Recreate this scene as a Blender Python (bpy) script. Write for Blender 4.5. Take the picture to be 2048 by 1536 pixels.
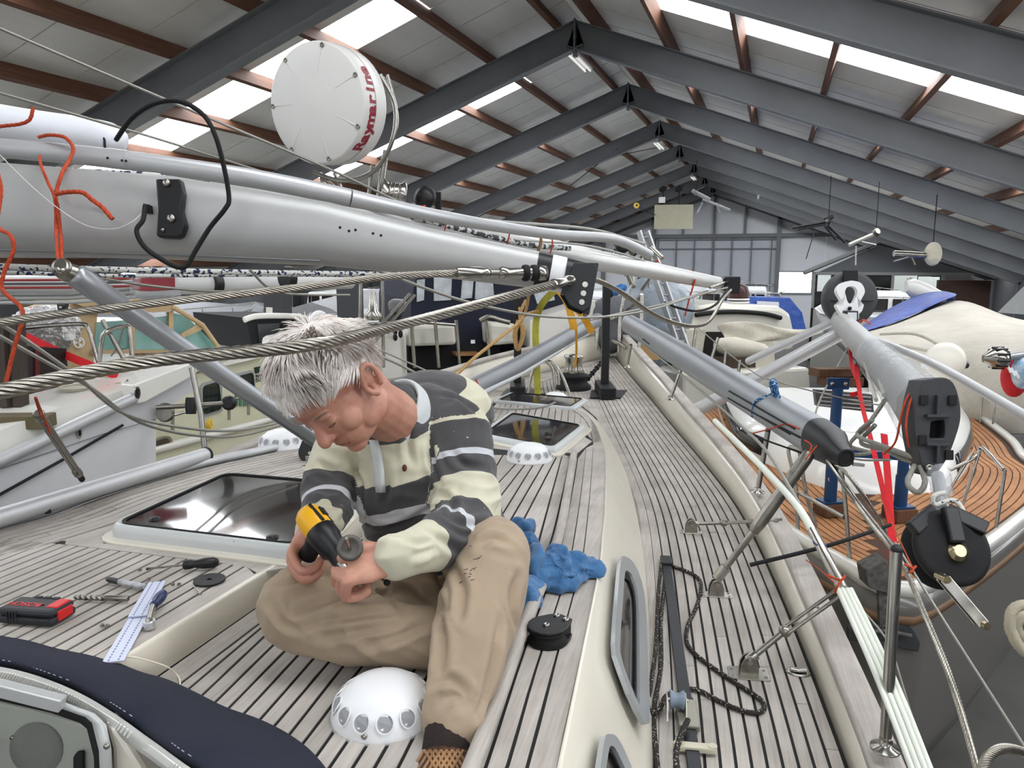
import bpy, math, random
from mathutils import Vector as V, Matrix, Quaternion, noise
random.seed(7)
for o in list(bpy.data.objects): bpy.data.objects.remove(o)
S = bpy.context.scene
COL = S.collection
# ------------------------------------------------------------------ camera, world, light, exposure
F = 1540.0; YAW = math.radians(18.8); PIT = math.radians(9.1); CAM = V((0, 0, 4.0))
cd = bpy.data.cameras.new('camera'); cam = bpy.data.objects.new('camera', cd); COL.objects.link(cam)
cd.sensor_width = 36.0; cd.lens = F / 2048 * 36.0; cd.clip_start = 0.02; cd.clip_end = 300
cam.location = CAM; cam.rotation_euler = (math.radians(90) - PIT, 0, YAW)
S.camera = cam
W = bpy.data.worlds.new('overcast_sky'); S.world = W; W.use_nodes = True
W.node_tree.nodes['Background'].inputs[0].default_value = (0.93, 0.97, 1.0, 1)
W.node_tree.nodes['Background'].inputs[1].default_value = 1.0
S.view_settings.view_transform = 'Standard'; S.view_settings.look = 'None'
S.view_settings.gamma = 1.0; S.view_settings.use_curve_mapping = False
S.view_settings.exposure = -0.12
SKY_PANE = 11.0         # luminance of the daylit translucent roof panes
# ------------------------------------------------------------------ helpers: where a ray of the photograph meets the place
FW = V((-math.sin(YAW) * math.cos(PIT), math.cos(YAW) * math.cos(PIT), -math.sin(PIT)))
RT = V((math.cos(YAW), math.sin(YAW), 0)); UP = RT.cross(FW)
FX = V((-math.sin(YAW), math.cos(YAW), 0))
def ray(x, y): return FW + RT * ((x - 1024) / F) + UP * ((768 - y) / F)
def P(x, y, d): return CAM + ray(x, y) * d
def PP(x, y, p0, n):
    r = ray(x, y); n = V(n); return CAM + r * ((V(p0) - CAM).dot(n) / r.dot(n))
def PZ(x, y, z): return PP(x, y, (0, 0, z), (0, 0, 1))
def PY(x, y, yy): return CAM + ray(x, y) * (yy / ray(x, y).y)
def G(lat, fwd, z): p = RT * lat + FX * fwd; p.z = z; return p      # ground frame looking along the camera's heading
def pxs(pts, d):      # list of (x,y) or (x,y,depth)
    return [P(*(p if len(p) == 3 else (p[0], p[1], d))) for p in pts]
# ------------------------------------------------------------------ materials
MATS = {}
def lin(c):
    return tuple(((x / 255) / 12.92 if x / 255 <= .04045 else ((x / 255 + .055) / 1.055) ** 2.4) for x in c)
def mat(name, col, rough=.5, metal=0., var=0., vscale=6., bump=0., bscale=40., stretch=None, alpha=1., trans=0., emit=None, estr=0., coat=0., spec=None, ior=1.45, col2=None, sheen=0., dist=.004):
    if name in MATS: return MATS[name]
    m = bpy.data.materials.new(name); MATS[name] = m; m.use_nodes = True
    nt = m.node_tree; b = nt.nodes['Principled BSDF']; N = nt.nodes.new; L = nt.links.new
    c = lin(col) + (1,)
    b.inputs['Base Color'].default_value = c; b.inputs['Roughness'].default_value = rough; b.inputs['Metallic'].default_value = metal
    b.inputs['IOR'].default_value = ior
    if spec is not None: b.inputs['Specular IOR Level'].default_value = spec
    if coat: b.inputs['Coat Weight'].default_value = coat; b.inputs['Coat Roughness'].default_value = .08
    if sheen: b.inputs['Sheen Weight'].default_value = sheen
    if alpha < 1: b.inputs['Alpha'].default_value = alpha
    if trans: b.inputs['Transmission Weight'].default_value = trans
    if emit: b.inputs['Emission Color'].default_value = lin(emit) + (1,); b.inputs['Emission Strength'].default_value = estr
    if var or bump or col2:
        tc = N('ShaderNodeTexCoord'); mp = N('ShaderNodeMapping'); L(tc.outputs['Object'], mp.inputs[0])
        if stretch: mp.inputs['Scale'].default_value = stretch
        if var or col2:
            n = N('ShaderNodeTexNoise'); n.inputs['Scale'].default_value = vscale; n.inputs['Detail'].default_value = 6; n.inputs['Roughness'].default_value = .6
            L(mp.outputs[0], n.inputs[0])
            r = N('ShaderNodeValToRGB'); r.color_ramp.elements[0].position = .3; r.color_ramp.elements[1].position = .7
            if col2: a, z = lin(col2), lin(col)
            else: a, z = tuple(x * (1 - var) for x in lin(col)), tuple(min(1, x * (1 + var)) for x in lin(col))
            r.color_ramp.elements[0].color = a + (1,); r.color_ramp.elements[1].color = z + (1,)
            L(n.outputs['Fac'], r.inputs[0]); L(r.outputs[0], b.inputs['Base Color'])
        if bump:
            n2 = N('ShaderNodeTexNoise'); n2.inputs['Scale'].default_value = bscale; n2.inputs['Detail'].default_value = 4
            L(mp.outputs[0], n2.inputs[0]); bp = N('ShaderNodeBump'); bp.inputs['Strength'].default_value = bump; bp.inputs['Distance'].default_value = dist
            L(n2.outputs['Fac'], bp.inputs['Height']); L(bp.outputs[0], b.inputs['Normal'])
    return m
# ------------------------------------------------------------------ mesh building
ORG = {}
def basis(d, hint=V((0, 0, 1))):
    d = d.normalized()
    if abs(d.dot(hint.normalized())) > .97: hint = V((1, 0, 0)) if abs(d.x) < .9 else V((0, 1, 0))
    u = hint.cross(d).normalized(); return u, d.cross(u).normalized()
class MB:
    def __init__(s): s.v = []; s.f = []; s.sm = []
    def add(s, vs, fs, smooth=False):
        k = len(s.v); s.v += [V(p) for p in vs]; s.f += [tuple(i + k for i in f) for f in fs]; s.sm += [smooth] * len(fs); return s
    def hexa(s, p):       # 8 corners: bottom 4, top 4
        return s.add(p, [(3, 2, 1, 0), (4, 5, 6, 7), (0, 1, 5, 4), (1, 2, 6, 5), (2, 3, 7, 6), (3, 0, 4, 7)])
    def box(s, c, size, rz=0., M=None):
        h = V(size) / 2; R = M or Matrix.Rotation(rz, 3, 'Z'); c = V(c)
        return s.hexa([c + R @ V((a * h.x, b * h.y, z * h.z)) for z in (-1, 1) for a, b in ((-1, -1), (1, -1), (1, 1), (-1, 1))])
    def bar(s, a, b, w, h, hint=V((0, 0, 1))):    # w across (hint x dir), h along hint
        a, b = V(a), V(b); u, v = basis(b - a, hint); pts = []
        for p in (a, b):
            for i, j in ((-1, -1), (1, -1), (1, 1), (-1, 1)): pts.append(p + u * (i * w / 2) + v * (j * h / 2))
        return s.hexa(pts)
    def loft(s, rings, caps=True, closed=True, smooth=True):
        n = len(rings[0]); vs = [p for r in rings for p in r]; fs = []
        for i in range(len(rings) - 1):
            for j in range(n if closed else n - 1):
                a, b = i * n + j, i * n + (j + 1) % n; fs.append((a, b, b + n, a + n))
        s.add(vs, fs, smooth)
        if caps and closed: s.add(rings[0], [tuple(reversed(range(n)))]); s.add(rings[-1], [tuple(range(n))])
        return s
    def tube(s, pts, r, n=8, caps=True, smooth=True, flat=1.0, hint=V((0, 0, 1)), spin=0.):
        pts = [V(p) for p in pts]; rs = r if isinstance(r, (list, tuple)) else [r] * len(pts); rings = []; u = None
        for i, p in enumerate(pts):
            d = (pts[min(i + 1, len(pts) - 1)] - pts[max(i - 1, 0)])
            if d.length < 1e-9: d = V((0, 0, 1))
            d.normalize()
            if u is None: u, w = basis(d, hint)
            else:
                u = (u - d * u.dot(d)); u = u.normalized() if u.length > 1e-6 else basis(d)[0]; w = d.cross(u).normalized()
            rings.append([p + u * (math.cos(a) * rs[i]) + w * (math.sin(a) * rs[i] * flat) for a in [2 * math.pi * k / n + spin for k in range(n)]])
        return s.loft(rings, caps, True, smooth)
    def lathe(s, prof, o, ax=(0, 0, 1), n=24, smooth=True, hint=V((0, 1, 0)), flat=1.):
        ax = V(ax).normalized(); u, w = basis(ax, hint); o = V(o)
        return s.loft([[o + ax * z + u * (math.cos(2 * math.pi * k / n) * max(r, 1e-5)) + w * (math.sin(2 * math.pi * k / n) * max(r, 1e-5) * flat) for k in range(n)] for r, z in prof], True, True, smooth)
    def ball(s, c, r, n=16, m=10, M=None):
        r = V((r, r, r)) if not hasattr(r, '__len__') else V(r); c = V(c); M = M or Matrix.Identity(3)
        rings = []
        for i in range(m + 1):
            t = math.pi * i / m; rings.append([c + M @ V((r.x * math.sin(t) * math.cos(2 * math.pi * k / n), r.y * math.sin(t) * math.sin(2 * math.pi * k / n), -r.z * math.cos(t))) for k in range(n)])
        return s.loft(rings, False, True, True)
    def prism(s, poly, ext, smooth=False):
        poly = [V(p) for p in poly]; ext = V(ext); n = len(poly); q = [p + ext for p in poly]
        s.add(poly + q, [tuple(reversed(range(n))), tuple(range(n, 2 * n))] + [(i, (i + 1) % n, n + (i + 1) % n, n + i) for i in range(n)], smooth); return s
    def ringprism(s, outer, inner, ext):      # frame: two loops with the same count
        n = len(outer); ext = V(ext); o = [V(p) for p in outer]; i_ = [V(p) for p in inner]
        vs = o + i_ + [p + ext for p in o] + [p + ext for p in i_]; fs = []
        for k in range(n):
            m = (k + 1) % n
            fs += [(k, n + k, n + m, m), (2 * n + k, 2 * n + m, 3 * n + m, 3 * n + k), (k, m, 2 * n + m, 2 * n + k), (n + k, 3 * n + k, 3 * n + m, n + m)]
        return s.add(vs, fs)
    def grid(s, rows, smooth=True):
        return s.loft(rows, False, False, smooth)
    def build(s, name, m, parent=None, bevel=0., solid=0., sub=0):
        me = bpy.data.meshes.new(name)
        if parent is None:
            xs = [p.x for p in s.v]; ys = [p.y for p in s.v]; o = V(((min(xs) + max(xs)) / 2, (min(ys) + max(ys)) / 2, min(p.z for p in s.v)))
        else: o = ORG[parent]
        me.from_pydata([p - o for p in s.v], [], s.f)
        me.polygons.foreach_set('use_smooth', s.sm)
        me.update()
        ob = bpy.data.objects.new(name, me); COL.objects.link(ob); ORG[ob] = o
        if parent is None: ob.location = o
        else: ob.parent = parent
        if m: me.materials.append(m)
        if solid: md = ob.modifiers.new('thickness', 'SOLIDIFY'); md.thickness = solid; md.offset = 0
        if bevel: md = ob.modifiers.new('bevel', 'BEVEL'); md.width = bevel; md.segments = 2; md.limit_method = 'ANGLE'
        if sub: md = ob.modifiers.new('smooth', 'SUBSURF'); md.levels = sub; md.render_levels = sub
        return ob
def tag(o, label=None, cat=None, group=None, kind=None):
    if label: o['label'] = label
    if cat: o['category'] = cat
    if group: o['group'] = group
    if kind: o['kind'] = kind
    return o
def thing(name, loc, label, cat, group=None):
    o = bpy.data.objects.new(name, None); COL.objects.link(o); o.empty_display_size = .1
    o.location = V(loc); ORG[o] = V(loc); return tag(o, label, cat, group)
def struct(name, loc=(0, 0, 0)):
    o = bpy.data.objects.new(name, None); COL.objects.link(o); o.empty_display_size = .1
    o.location = V(loc); ORG[o] = V(loc); o['kind'] = 'structure'; return o
def copy_tree(o, parent=None):
    c = o.copy(); COL.objects.link(c); c.parent = parent; ORG[c] = ORG[o]
    for ch in list(o.children): copy_tree(ch, c)
    return c
def spline(pts, n=8):     # Catmull-Rom through points
    pts = [V(p) for p in pts]; out = []
    for i in range(len(pts) - 1):
        p0, p1, p2, p3 = pts[max(i - 1, 0)], pts[i], pts[i + 1], pts[min(i + 2, len(pts) - 1)]
        for k in range(n):
            t = k / n; out.append(.5 * ((2 * p1) + (p2 - p0) * t + (2 * p0 - 5 * p1 + 4 * p2 - p3) * t * t + (3 * p1 - p0 - 3 * p2 + p3) * t ** 3))
    out.append(pts[-1]); return out
def resample(pts, n):
    L = [0]
    for a, b in zip(pts, pts[1:]): L.append(L[-1] + (b - a).length)
    out = []; j = 0
    for i in range(n):
        t = L[-1] * i / (n - 1)
        while j < len(L) - 2 and L[j + 1] < t: j += 1
        s = (t - L[j]) / max(1e-9, L[j + 1] - L[j]); out.append(pts[j].lerp(pts[j + 1], s))
    return out
def wire(pts, r, strands=8, pitch=None, name='wire_rope', m=None, parent=None, per=6, depth=.24):   # laid rope: a lobed section that twists along the length
    pts = spline(pts, 10); pitch = pitch or r * 14
    Ltot = sum((b - a).length for a, b in zip(pts, pts[1:])); n = min(900, max(8, int(Ltot / pitch * 14))); pts = resample(pts, n)
    K = strands * per; rings = []; u = None; s_ = 0
    for i, p in enumerate(pts):
        d = (pts[min(i + 1, n - 1)] - pts[max(i - 1, 0)]).normalized()
        if u is None: u, w = basis(d)
        else: u = (u - d * u.dot(d)).normalized(); w = d.cross(u)
        if i: s_ += (p - pts[i - 1]).length
        tw = 2 * math.pi * s_ / pitch
        rings.append([p + (u * math.cos(2 * math.pi * k / K + tw) + w * math.sin(2 * math.pi * k / K + tw)) * (r * (1 - depth + depth * abs(math.sin(math.pi * (k % per) / per)))) for k in range(K)])
    b = MB(); b.loft(rings, True, True, True); return b if m is None else b.build(name, m, parent)
def text(body, size, loc, M, m, parent, name='lettering', ext=.0006, align='CENTER', bold=0.):
    cu = bpy.data.curves.new(name, 'FONT'); cu.body = body; cu.size = size; cu.extrude = ext; cu.align_x = align; cu.offset = bold; cu.align_y = 'CENTER'
    tmp = bpy.data.objects.new('tmp', cu); COL.objects.link(tmp); bpy.context.view_layer.update()
    me = bpy.data.meshes.new_from_object(tmp.evaluated_get(bpy.context.evaluated_depsgraph_get())); bpy.data.objects.remove(tmp)
    me.name = name; o = ORG[parent] if parent else V(loc)
    for v in me.vertices: v.co = (M @ v.co) + V(loc) - o
    ob = bpy.data.objects.new(name, me); COL.objects.link(ob); ob.parent = parent; ORG[ob] = o
    if not parent: ob.location = o
    me.materials.clear(); me.materials.append(m); return ob
def rot_to(x, y):          # matrix whose columns are x, y, x cross y
    x = V(x).normalized(); y = (V(y) - x * V(y).dot(x)).normalized(); z = x.cross(y)
    return Matrix((x, y, z)).transposed()
# shared materials
STEEL = mat('polished_stainless', (172, 169, 162), .24, 1., var=.18, vscale=14)
DULLSTEEL = mat('dull_stainless', (150, 147, 138), .32, 1., var=.25, vscale=14)
ALU = mat('anodised_aluminium', (172, 173, 174), .45, .6, var=.06, vscale=5, stretch=(1, 1, 6))
ALU2 = mat('silver_painted_alloy', (158, 161, 164), .35, .55, var=.05, vscale=3)
WIREM = mat('stainless_wire', (158, 153, 142), .3, 1., var=.25, vscale=30)
BLACK = mat('black_plastic', (24, 24, 26), .42, var=.2, vscale=20)
RUBBER = mat('black_rubber', (18, 18, 19), .75)
GEL = mat('white_gelcoat', (226, 224, 216), .22, var=.03, vscale=2, coat=.3)
CREAM = mat('cream_gelcoat', (222, 216, 200), .25, var=.03, vscale=2, coat=.3)
WHITE = mat('white_plastic', (232, 233, 234), .35, var=.02)
ORANGE = mat('orange_twine', (184, 70, 38), .8, var=.25, vscale=60, bump=.5, bscale=200)
REDW = mat('red_webbing', (214, 30, 38), .75, var=.15, vscale=20)
# ================================================================== THE HALL
RX, RZ, SL, HW = -3.45, 8.02, .37, 12.2      # ridge x, top of rafters at the ridge, slope, half width
FR = [13.5 + 5 * k for k in range(-5, 7)]      # portal frames along y
Y0, Y1 = -11.6, 44.6
conc = mat('concrete', (84, 82, 79), .8, var=.25, vscale=1.2)
fl = MB().box((RX, 16.5, -.05), (2 * HW + .6, 57, .1)).build('floor', conc); fl['kind'] = 'structure'
steelp = mat('grey_painted_steel', (106, 109, 112), .5, var=.06, vscale=3)
wood = mat('stained_purlin_wood', (94, 62, 44), .7, var=.3, vscale=3.5, stretch=(8, .6, 8), bump=.2, bscale=30)
panel_m = mat('roof_sheet', (206, 204, 197), .4, metal=0., var=.06, vscale=1.5, stretch=(3, .6, 3), bump=.25, bscale=7)
nt = panel_m.node_tree
pane_m = mat('translucent_pane', (250, 252, 255), .6, emit=(246, 250, 255), estr=SKY_PANE)
ceil = struct('ceiling', (RX, 16, 0))
def roofz(x, o=0.): return RZ - abs(x - RX) * SL + o
tn = math.atan(SL); nz = math.cos(tn)
for i, y in enumerate(FR):                     # rafters: I section, two flanges and a web, with a ridge plate and columns
    for sd in (-1, 1):
        a = V((RX, y, RZ)); b = V((RX + sd * HW, y, RZ - HW * SL)); nrm = V((sd * SL, 0, 1)).normalized()
        m = MB(); D = .44
        for off, w, h in ((-.009, .2, .018), (-D / 2, .012, D), (-D + .009, .2, .018)):
            m.bar(a + nrm * off, b + nrm * off, w, h, nrm)
        m.build('rafter', steelp, ceil)
        m = MB(); cx = RX + sd * (HW - .05)
        m.box((cx, y, (RZ - HW * SL - .3) / 2), (.36, .012, RZ - HW * SL - .3))
        for e in (-1, 1): m.box((cx + e * .18, y, (RZ - HW * SL - .3) / 2), (.018, .2, RZ - HW * SL - .3))
        m.build('column', steelp, ceil)
    MB().box((RX, y, RZ - .26), (.03, .22, .56)).box((RX, y, RZ - .55), (.07, .1, .06)).build('ridge_plate', steelp, ceil)
pur = [.32] + [1.55 + 1.215 * k for k in range(9)]
for sd in (-1, 1):
    for d in pur:
        x = RX + sd * d; nrm = V((sd * SL, 0, 1)).normalized(); c = V((x, 0, roofz(x))) + nrm * .1
        MB().bar((c.x, Y0, c.z), (c.x, Y1, c.z), .075, .2, nrm).build('purlin', wood, ceil)
for sd in (-1, 1):                             # sheets run from ridge to eave, every fifth one a translucent pane
    y = Y0; off = 1.52 if sd < 0 else 2.52
    nrm = V((sd * SL, 0, 1)).normalized()
    ys = []
    for k in range(-6, 7):
        for j in range(5): ys.append((13.5 + 5 * k + off + j, j == 0))
    for y, sky in ys:
        if y < Y0 - .5 or y > Y1 - .3: continue
        spans = [(0, HW + .3, False)]
        if sky: spans = [(0, 1.5 if sd < 0 else 1.35, False), (1.5 if sd < 0 else 1.35, HW + .3, True)]
        for d0, d1, s_ in spans:
            a = V((RX + sd * d0, y + .5, RZ - d0 * SL)) + nrm * .23; b = V((RX + sd * d1, y + .5, RZ - d1 * SL)) + nrm * .23
            m = MB().bar(a, b, .985 if not s_ else .96, .05, nrm)
            if not s_:
                m.bar(a + V((0, -.49, 0)) - nrm * .027, b + V((0, -.49, 0)) - nrm * .027, .02, .008, nrm)
            m.build('skylight_pane' if s_ else 'roof_sheet', pane_m if s_ else panel_m, ceil)
m = MB()
for a, b in (((RX, Y0, RZ + .3), (RX, Y1, RZ + .3)),): m.bar(a, b, .7, .03)
m.build('ridge_cap', panel_m, ceil)
# steel tie rods between the rafters
tie = [((1236, 297), 23.5, (1140, 372), 23.6), ((1340, 290), 26, (1165, 325), 23.5), ((1236, 297), 26.5, (950, 437), 23.6), ((1500, 335), 26, (1620, 372), 28.4)]
for a, ya, b, yb in tie:
    t = MB().tube([PY(*a, ya), PY(*b, yb)], .014, 6).build('tie_rod', mat('dark_iron', (40, 40, 42), .6), ceil)
# walls
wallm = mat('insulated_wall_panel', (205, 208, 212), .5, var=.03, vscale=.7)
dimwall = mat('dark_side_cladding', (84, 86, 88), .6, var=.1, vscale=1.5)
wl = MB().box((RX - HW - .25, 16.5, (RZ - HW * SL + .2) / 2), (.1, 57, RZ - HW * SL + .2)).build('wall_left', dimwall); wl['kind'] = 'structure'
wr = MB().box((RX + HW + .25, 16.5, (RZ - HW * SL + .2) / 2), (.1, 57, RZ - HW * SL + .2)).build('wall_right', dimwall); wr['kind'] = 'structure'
GY = 44.8
wf = struct('wall_far', (RX, GY, 0))
xe = [RX - HW - .2, -12.5, -9.6, -6.7, -3.4, -.05, 2.4, 5.4, RX + HW + .2]
for k, (xa, xb) in enumerate(zip(xe, xe[1:])):   # cladding sheets, each its own piece, cut to the roof slope; a window hole at the right of the door
    cuts = [(0, 5.3), (5.3, 99)]
    for z0, z1 in cuts:
        if k == 5 and z0 == 0: parts = [(-.05, 2.4, 0, 2.25), (-.05, .1, 2.25, 3.42), (1.82, 2.4, 2.25, 3.42), (-.05, 2.4, 3.42, 5.28)]
        else: parts = [(xa + .008, xb - .008, z0, z1 - .02)]
        for (p, q, u, w) in parts:
            tp = min(w, roofz(p, .22)); tq = min(w, roofz(q, .22))
            if max(tp, tq) < u + .05: continue
            poly = [(p, GY, u), (q, GY, u), (q, GY, max(tq, u)), (p, GY, max(tp, u))]
            if p < RX < q: poly.insert(3, (RX, GY, min(w, RZ + .2)))
            MB().prism(poly, (0, .08, 0)).build('cladding_sheet', wallm, wf)
for x in (-6.72, .02, 5.4, -9.6): MB().box((x, GY - .12, roofz(x) / 2), (.22, .2, roofz(x))).build('gable_post', steelp, wf)
for x, z in ((-3.4, 0), (-1.75, 1)):
    MB().box((x, GY - .08, (5.3 + roofz(x)) / 2), (.13, .12, roofz(x) - 5.3)).build('gable_post', steelp, wf)
MB().box((-5.1, GY - .08, 5.6), (.1, .12, .5)).build('gable_post', steelp, wf)
MB().box((RX, GY - .14, 5.36), (2 * HW - 6.8, .14, .2)).build('girt', steelp, wf)
for sd in (-1, 1):
    MB().bar((RX, GY - .12, RZ - .25), (RX + sd * HW, GY - .12, RZ - HW * SL - .25), .2, .5, V((sd * SL, 0, 1))).build('gable_rafter', steelp, wf)
# the big hall door: grid of rails
dr = struct('door_1', (-3.3, GY - .1, 0))
doorm = mat('door_sheet', (176, 180, 187), .5, var=.04, vscale=1)
MB().box((-3.33, GY - .05, 2.62), (6.5, .06, 5.2)).build('door_leaf', doorm, dr)
for x in [PY(px_, 560, GY - .15).x for px_ in (1314, 1350, 1386, 1424, 1461, 1500, 1540)]:
    MB().box((x, GY - .12, 2.62), (.11 if abs(x + 3.6) < .3 else .06, .07, 5.2)).build('door_rail', steelp, dr)
for z in (4.65, 2.7, 1.75, 1.2, .1, 5.15): MB().box((-3.33, GY - .12, z), (6.5, .06, .06)).build('door_rail', steelp, dr)
wn = struct('window_1', (.96, GY, 2.25))
sky_w = mat('daylit_glass', (250, 250, 250), .3, emit=(250, 252, 255), estr=2.4)
MB().box((.96, GY + .03, 2.835), (1.68, .02, 1.15)).build('window_pane', sky_w, wn)
m = MB()
for x in (.1, 1.82): m.box((x, GY - .02, 2.835), (.06, .12, 1.2))
for z in (2.25, 3.42): m.box((.96, GY - .02, z), (1.78, .12, .06))
m.build('window_frame', mat('grey_window_frame', (120, 122, 124), .5), wn)
# unseen back wall; its wide opening is added to let sky light in
wb = struct('wall_back', (RX, Y0, 0))
for (p, q, u, w) in ((RX - HW - .2, -8.5, 0, 9), (1.6, RX + HW + .2, 0, 9), (-8.5, 1.6, 5.6, 9)):
    tp = min(w, roofz(p, .22)); tq = min(w, roofz(q, .22)); poly = [(p, Y0, u), (q, Y0, u), (q, Y0, tq), (p, Y0, tp)]
    if p < RX < q: poly.insert(3, (RX, Y0, RZ + .2))
    MB().prism(poly, (0, -.08, 0)).build('cladding_sheet', wallm, wb)
# office built into the hall at the far right
of = struct('wall_office', (3.6, 30, 0))
offm = mat('office_grey_boards', (104, 107, 110), .6, var=.08, vscale=6, stretch=(1, 1, 8))
OY = 31.0
def oy(x, y): return PY(x, y, OY)
trimw = mat('office_trim', (150, 152, 150), .5)
p_ap = oy(1752, 490); p_l = oy(1623, 541); p_r = oy(1960, 560)
base = oy(1623, 740).z; xl, xr = oy(1628, 600).x, oy(1966, 600).x
zt = oy(1700, 547).z; zb = oy(1700, 617).z
MB().prism([(xl, OY, zt), (xr, OY, zt), (p_ap.x + .1, OY, p_ap.z)], (0, .1, 0)).build('gable_boards', offm, of)
MB().prism([(xl, OY, 0), (xr, OY, 0), (xr, OY, zb), (xl, OY, zb)], (0, .1, 0)).build('lower_boards', mat('office_lower', (168, 168, 160), .6), of)
for sd, q in ((-1, (p_l.x - .25, p_l.z - .1)), (1, (xr + .3, zt - .15))):
    MB().bar((p_ap.x + .1, OY + .6, p_ap.z + .1), (q[0], OY + .6, q[1]), 1.5, .12, V((sd * .4, 0, 1))).build('office_roof', mat('office_roof_felt', (52, 54, 57), .7), of)
    MB().bar((p_ap.x + .1, OY - .17, p_ap.z + .13), (q[0], OY - .17, q[1] + .03), .05, .1, V((sd * .4, 0, 1))).build('barge_board', trimw, of)
inner = mat('office_dim_interior', (48, 44, 40), .8)
MB().box(((xl + xr) / 2, OY + 2.2, zt / 2), (xr - xl, .05, zt)).build('inner_wall', inner, of)
glassd = mat('dim_window_glass', (30, 32, 34), .04, alpha=.35, spec=.8)
for a, b in ((1630, 1780), (1786, 1880)):
    xa, xb = oy(a, 590).x, oy(b, 590).x
    MB().box(((xa + xb) / 2, OY + .05, (zt + zb) / 2), (xb - xa, .01, zt - zb)).build('window_pane', glassd, of)
for a in (1626, 1783, 1884): MB().box((oy(a, 590).x, OY - .02, (zt + zb) / 2), (.09, .12, zt - zb)).build('window_post', trimw, of)
MB().box(((xl + xr) / 2, OY - .02, zt), (xr - xl, .1, .1)).build('window_head', trimw, of)
for (a, b, c, d) in ((1636, 1660, 550, 583), (1788, 1832, 551, 587), (1837, 1860, 553, 587), (1863, 1877, 554, 587)):
    q0 = PY(a, c, OY + 2.1); q1 = PY(b, d, OY + 2.1)
    MB().box(((q0.x + q1.x) / 2, OY + 2.14, (q0.z + q1.z) / 2), (q1.x - q0.x, .03, q0.z - q1.z)).build('bright_window', mat('daylit_glass2', (235, 240, 238), .3, emit=(226, 236, 232), estr=1.5), of)
MB().box((oy(1920, 600).x, OY - .3, (oy(1920, 560).z + 0) / 2), (1.6, .4, oy(1920, 560).z)).build('brown_panel', mat('dark_brown_panel', (62, 40, 28), .6, var=.2), of)
# fluorescent lights under the ridge
tubem = mat('lamp_tube', (250, 250, 245), .3, emit=(255, 252, 244), estr=.6)
def batten(x, y, yy, L, label):
    c = PY(x, y, yy); t = thing('fluorescent_light', c, label, 'light', 'tube lights hanging under the ridge')
    MB().box(c + V((0, L / 2, 0)), (.16, L, .05)).box(c + V((0, L / 2, .045)), (.08, L, .05)).build('housing', WHITE, t)
    for e in (-.05, .05): MB().tube([c + V((e, .05, -.05)), c + V((e, L - .05, -.05))], .016, 8).build('lamp_tube', tubem, t)
    for e in (.15, L - .15): MB().tube([c + V((0, e, .06)), c + V((0, e, roofz(c.x) - c.z - .42))], .008, 5).build('hanger', RUBBER, t)
batten(1137, 98, 13.6, 1.5, 'white twin tube light hung from the foremost ridge joint')
batten(1311, 283, 23.9, 1.4, 'white twin tube light hung from the third ridge joint')
batten(1384, 352, 33.6, 1.4, 'small tube light under the ridge near the end wall')
# ================================================================== THE YACHT WE STAND ON
def zL(f): return 3.15 - .035 * f
def zU(f): return zL(f) + .08
def zS(f): return 2.70 + .011 * f
NL = FX * .035 + V((0, 0, 1)); NS = FX * -.011 + V((0, 0, 1))
def Lp(x, y, o=0.): return PP(x, y, (0, 0, 3.15 + o), NL)
def Up(x, y, o=0.): return Lp(x, y, .08 + o)
def Sp(x, y, o=0.): return PP(x, y, (0, 0, 2.70 + o), NS)
def lf(p): return (p.dot(RT), p.dot(FX))
teak = mat('weathered_teak', (172, 166, 158), .72, var=.0, bump=.35, bscale=60, stretch=(1, 1, 1))
def teakmat(name, c1, c2, c3):
    m = mat(name, c1, .7); nt = m.node_tree; N = nt.nodes.new; L = nt.links.new; b = nt.nodes['Principled BSDF']
    tc = N('ShaderNodeTexCoord'); mr_ = N('ShaderNodeMapping'); mr_.inputs['Rotation'].default_value = (0, 0, -(YAW - math.radians(14))); mp = N('ShaderNodeMapping'); mp.inputs['Scale'].default_value = (90, 2.2, 90)
    L(tc.outputs['Object'], mr_.inputs[0]); L(mr_.outputs[0], mp.inputs[0]); n = N('ShaderNodeTexNoise'); n.inputs['Scale'].default_value = 1.6; n.inputs['Detail'].default_value = 8; L(mp.outputs[0], n.inputs[0])
    n2 = N('ShaderNodeTexNoise'); n2.inputs['Scale'].default_value = 5; n2.inputs['Detail'].default_value = 5; L(tc.outputs['Object'], n2.inputs[0])
    oi = N('ShaderNodeObjectInfo'); r = N('ShaderNodeValToRGB'); e = r.color_ramp.elements; e[0].position = .25; e[0].color = lin(c2) + (1,); e[1].position = .75; e[1].color = lin(c1) + (1,)
    L(n.outputs['Fac'], r.inputs[0]); r2 = N('ShaderNodeValToRGB'); r2.color_ramp.elements[0].position = .35; r2.color_ramp.elements[0].color = lin(c3) + (1,); r2.color_ramp.elements[1].position = .62; r2.color_ramp.elements[1].color = (1, 1, 1, 1)
    L(n2.outputs['Fac'], r2.inputs[0]); mx = N('ShaderNodeMix'); mx.data_type = 'RGBA'; mx.blend_type = 'MULTIPLY'; mx.inputs[0].default_value = .35
    L(r.outputs[0], mx.inputs[6]); L(r2.outputs[0], mx.inputs[7])
    hs = N('ShaderNodeHueSaturation'); mr = N('ShaderNodeMapRange'); mr.inputs[3].default_value = .88; mr.inputs[4].default_value = 1.08; L(oi.outputs['Random'], mr.inputs[0]); L(mr.outputs[0], hs.inputs['Value'])
    L(mx.outputs[2], hs.inputs['Color']); L(hs.outputs[0], b.inputs['Base Color'])
    bp = N('ShaderNodeBump'); bp.inputs['Strength'].default_value = .25; bp.inputs['Distance'].default_value = .002; L(n.outputs['Fac'], bp.inputs['Height']); L(bp.outputs[0], b.inputs['Normal'])
    return m
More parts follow.
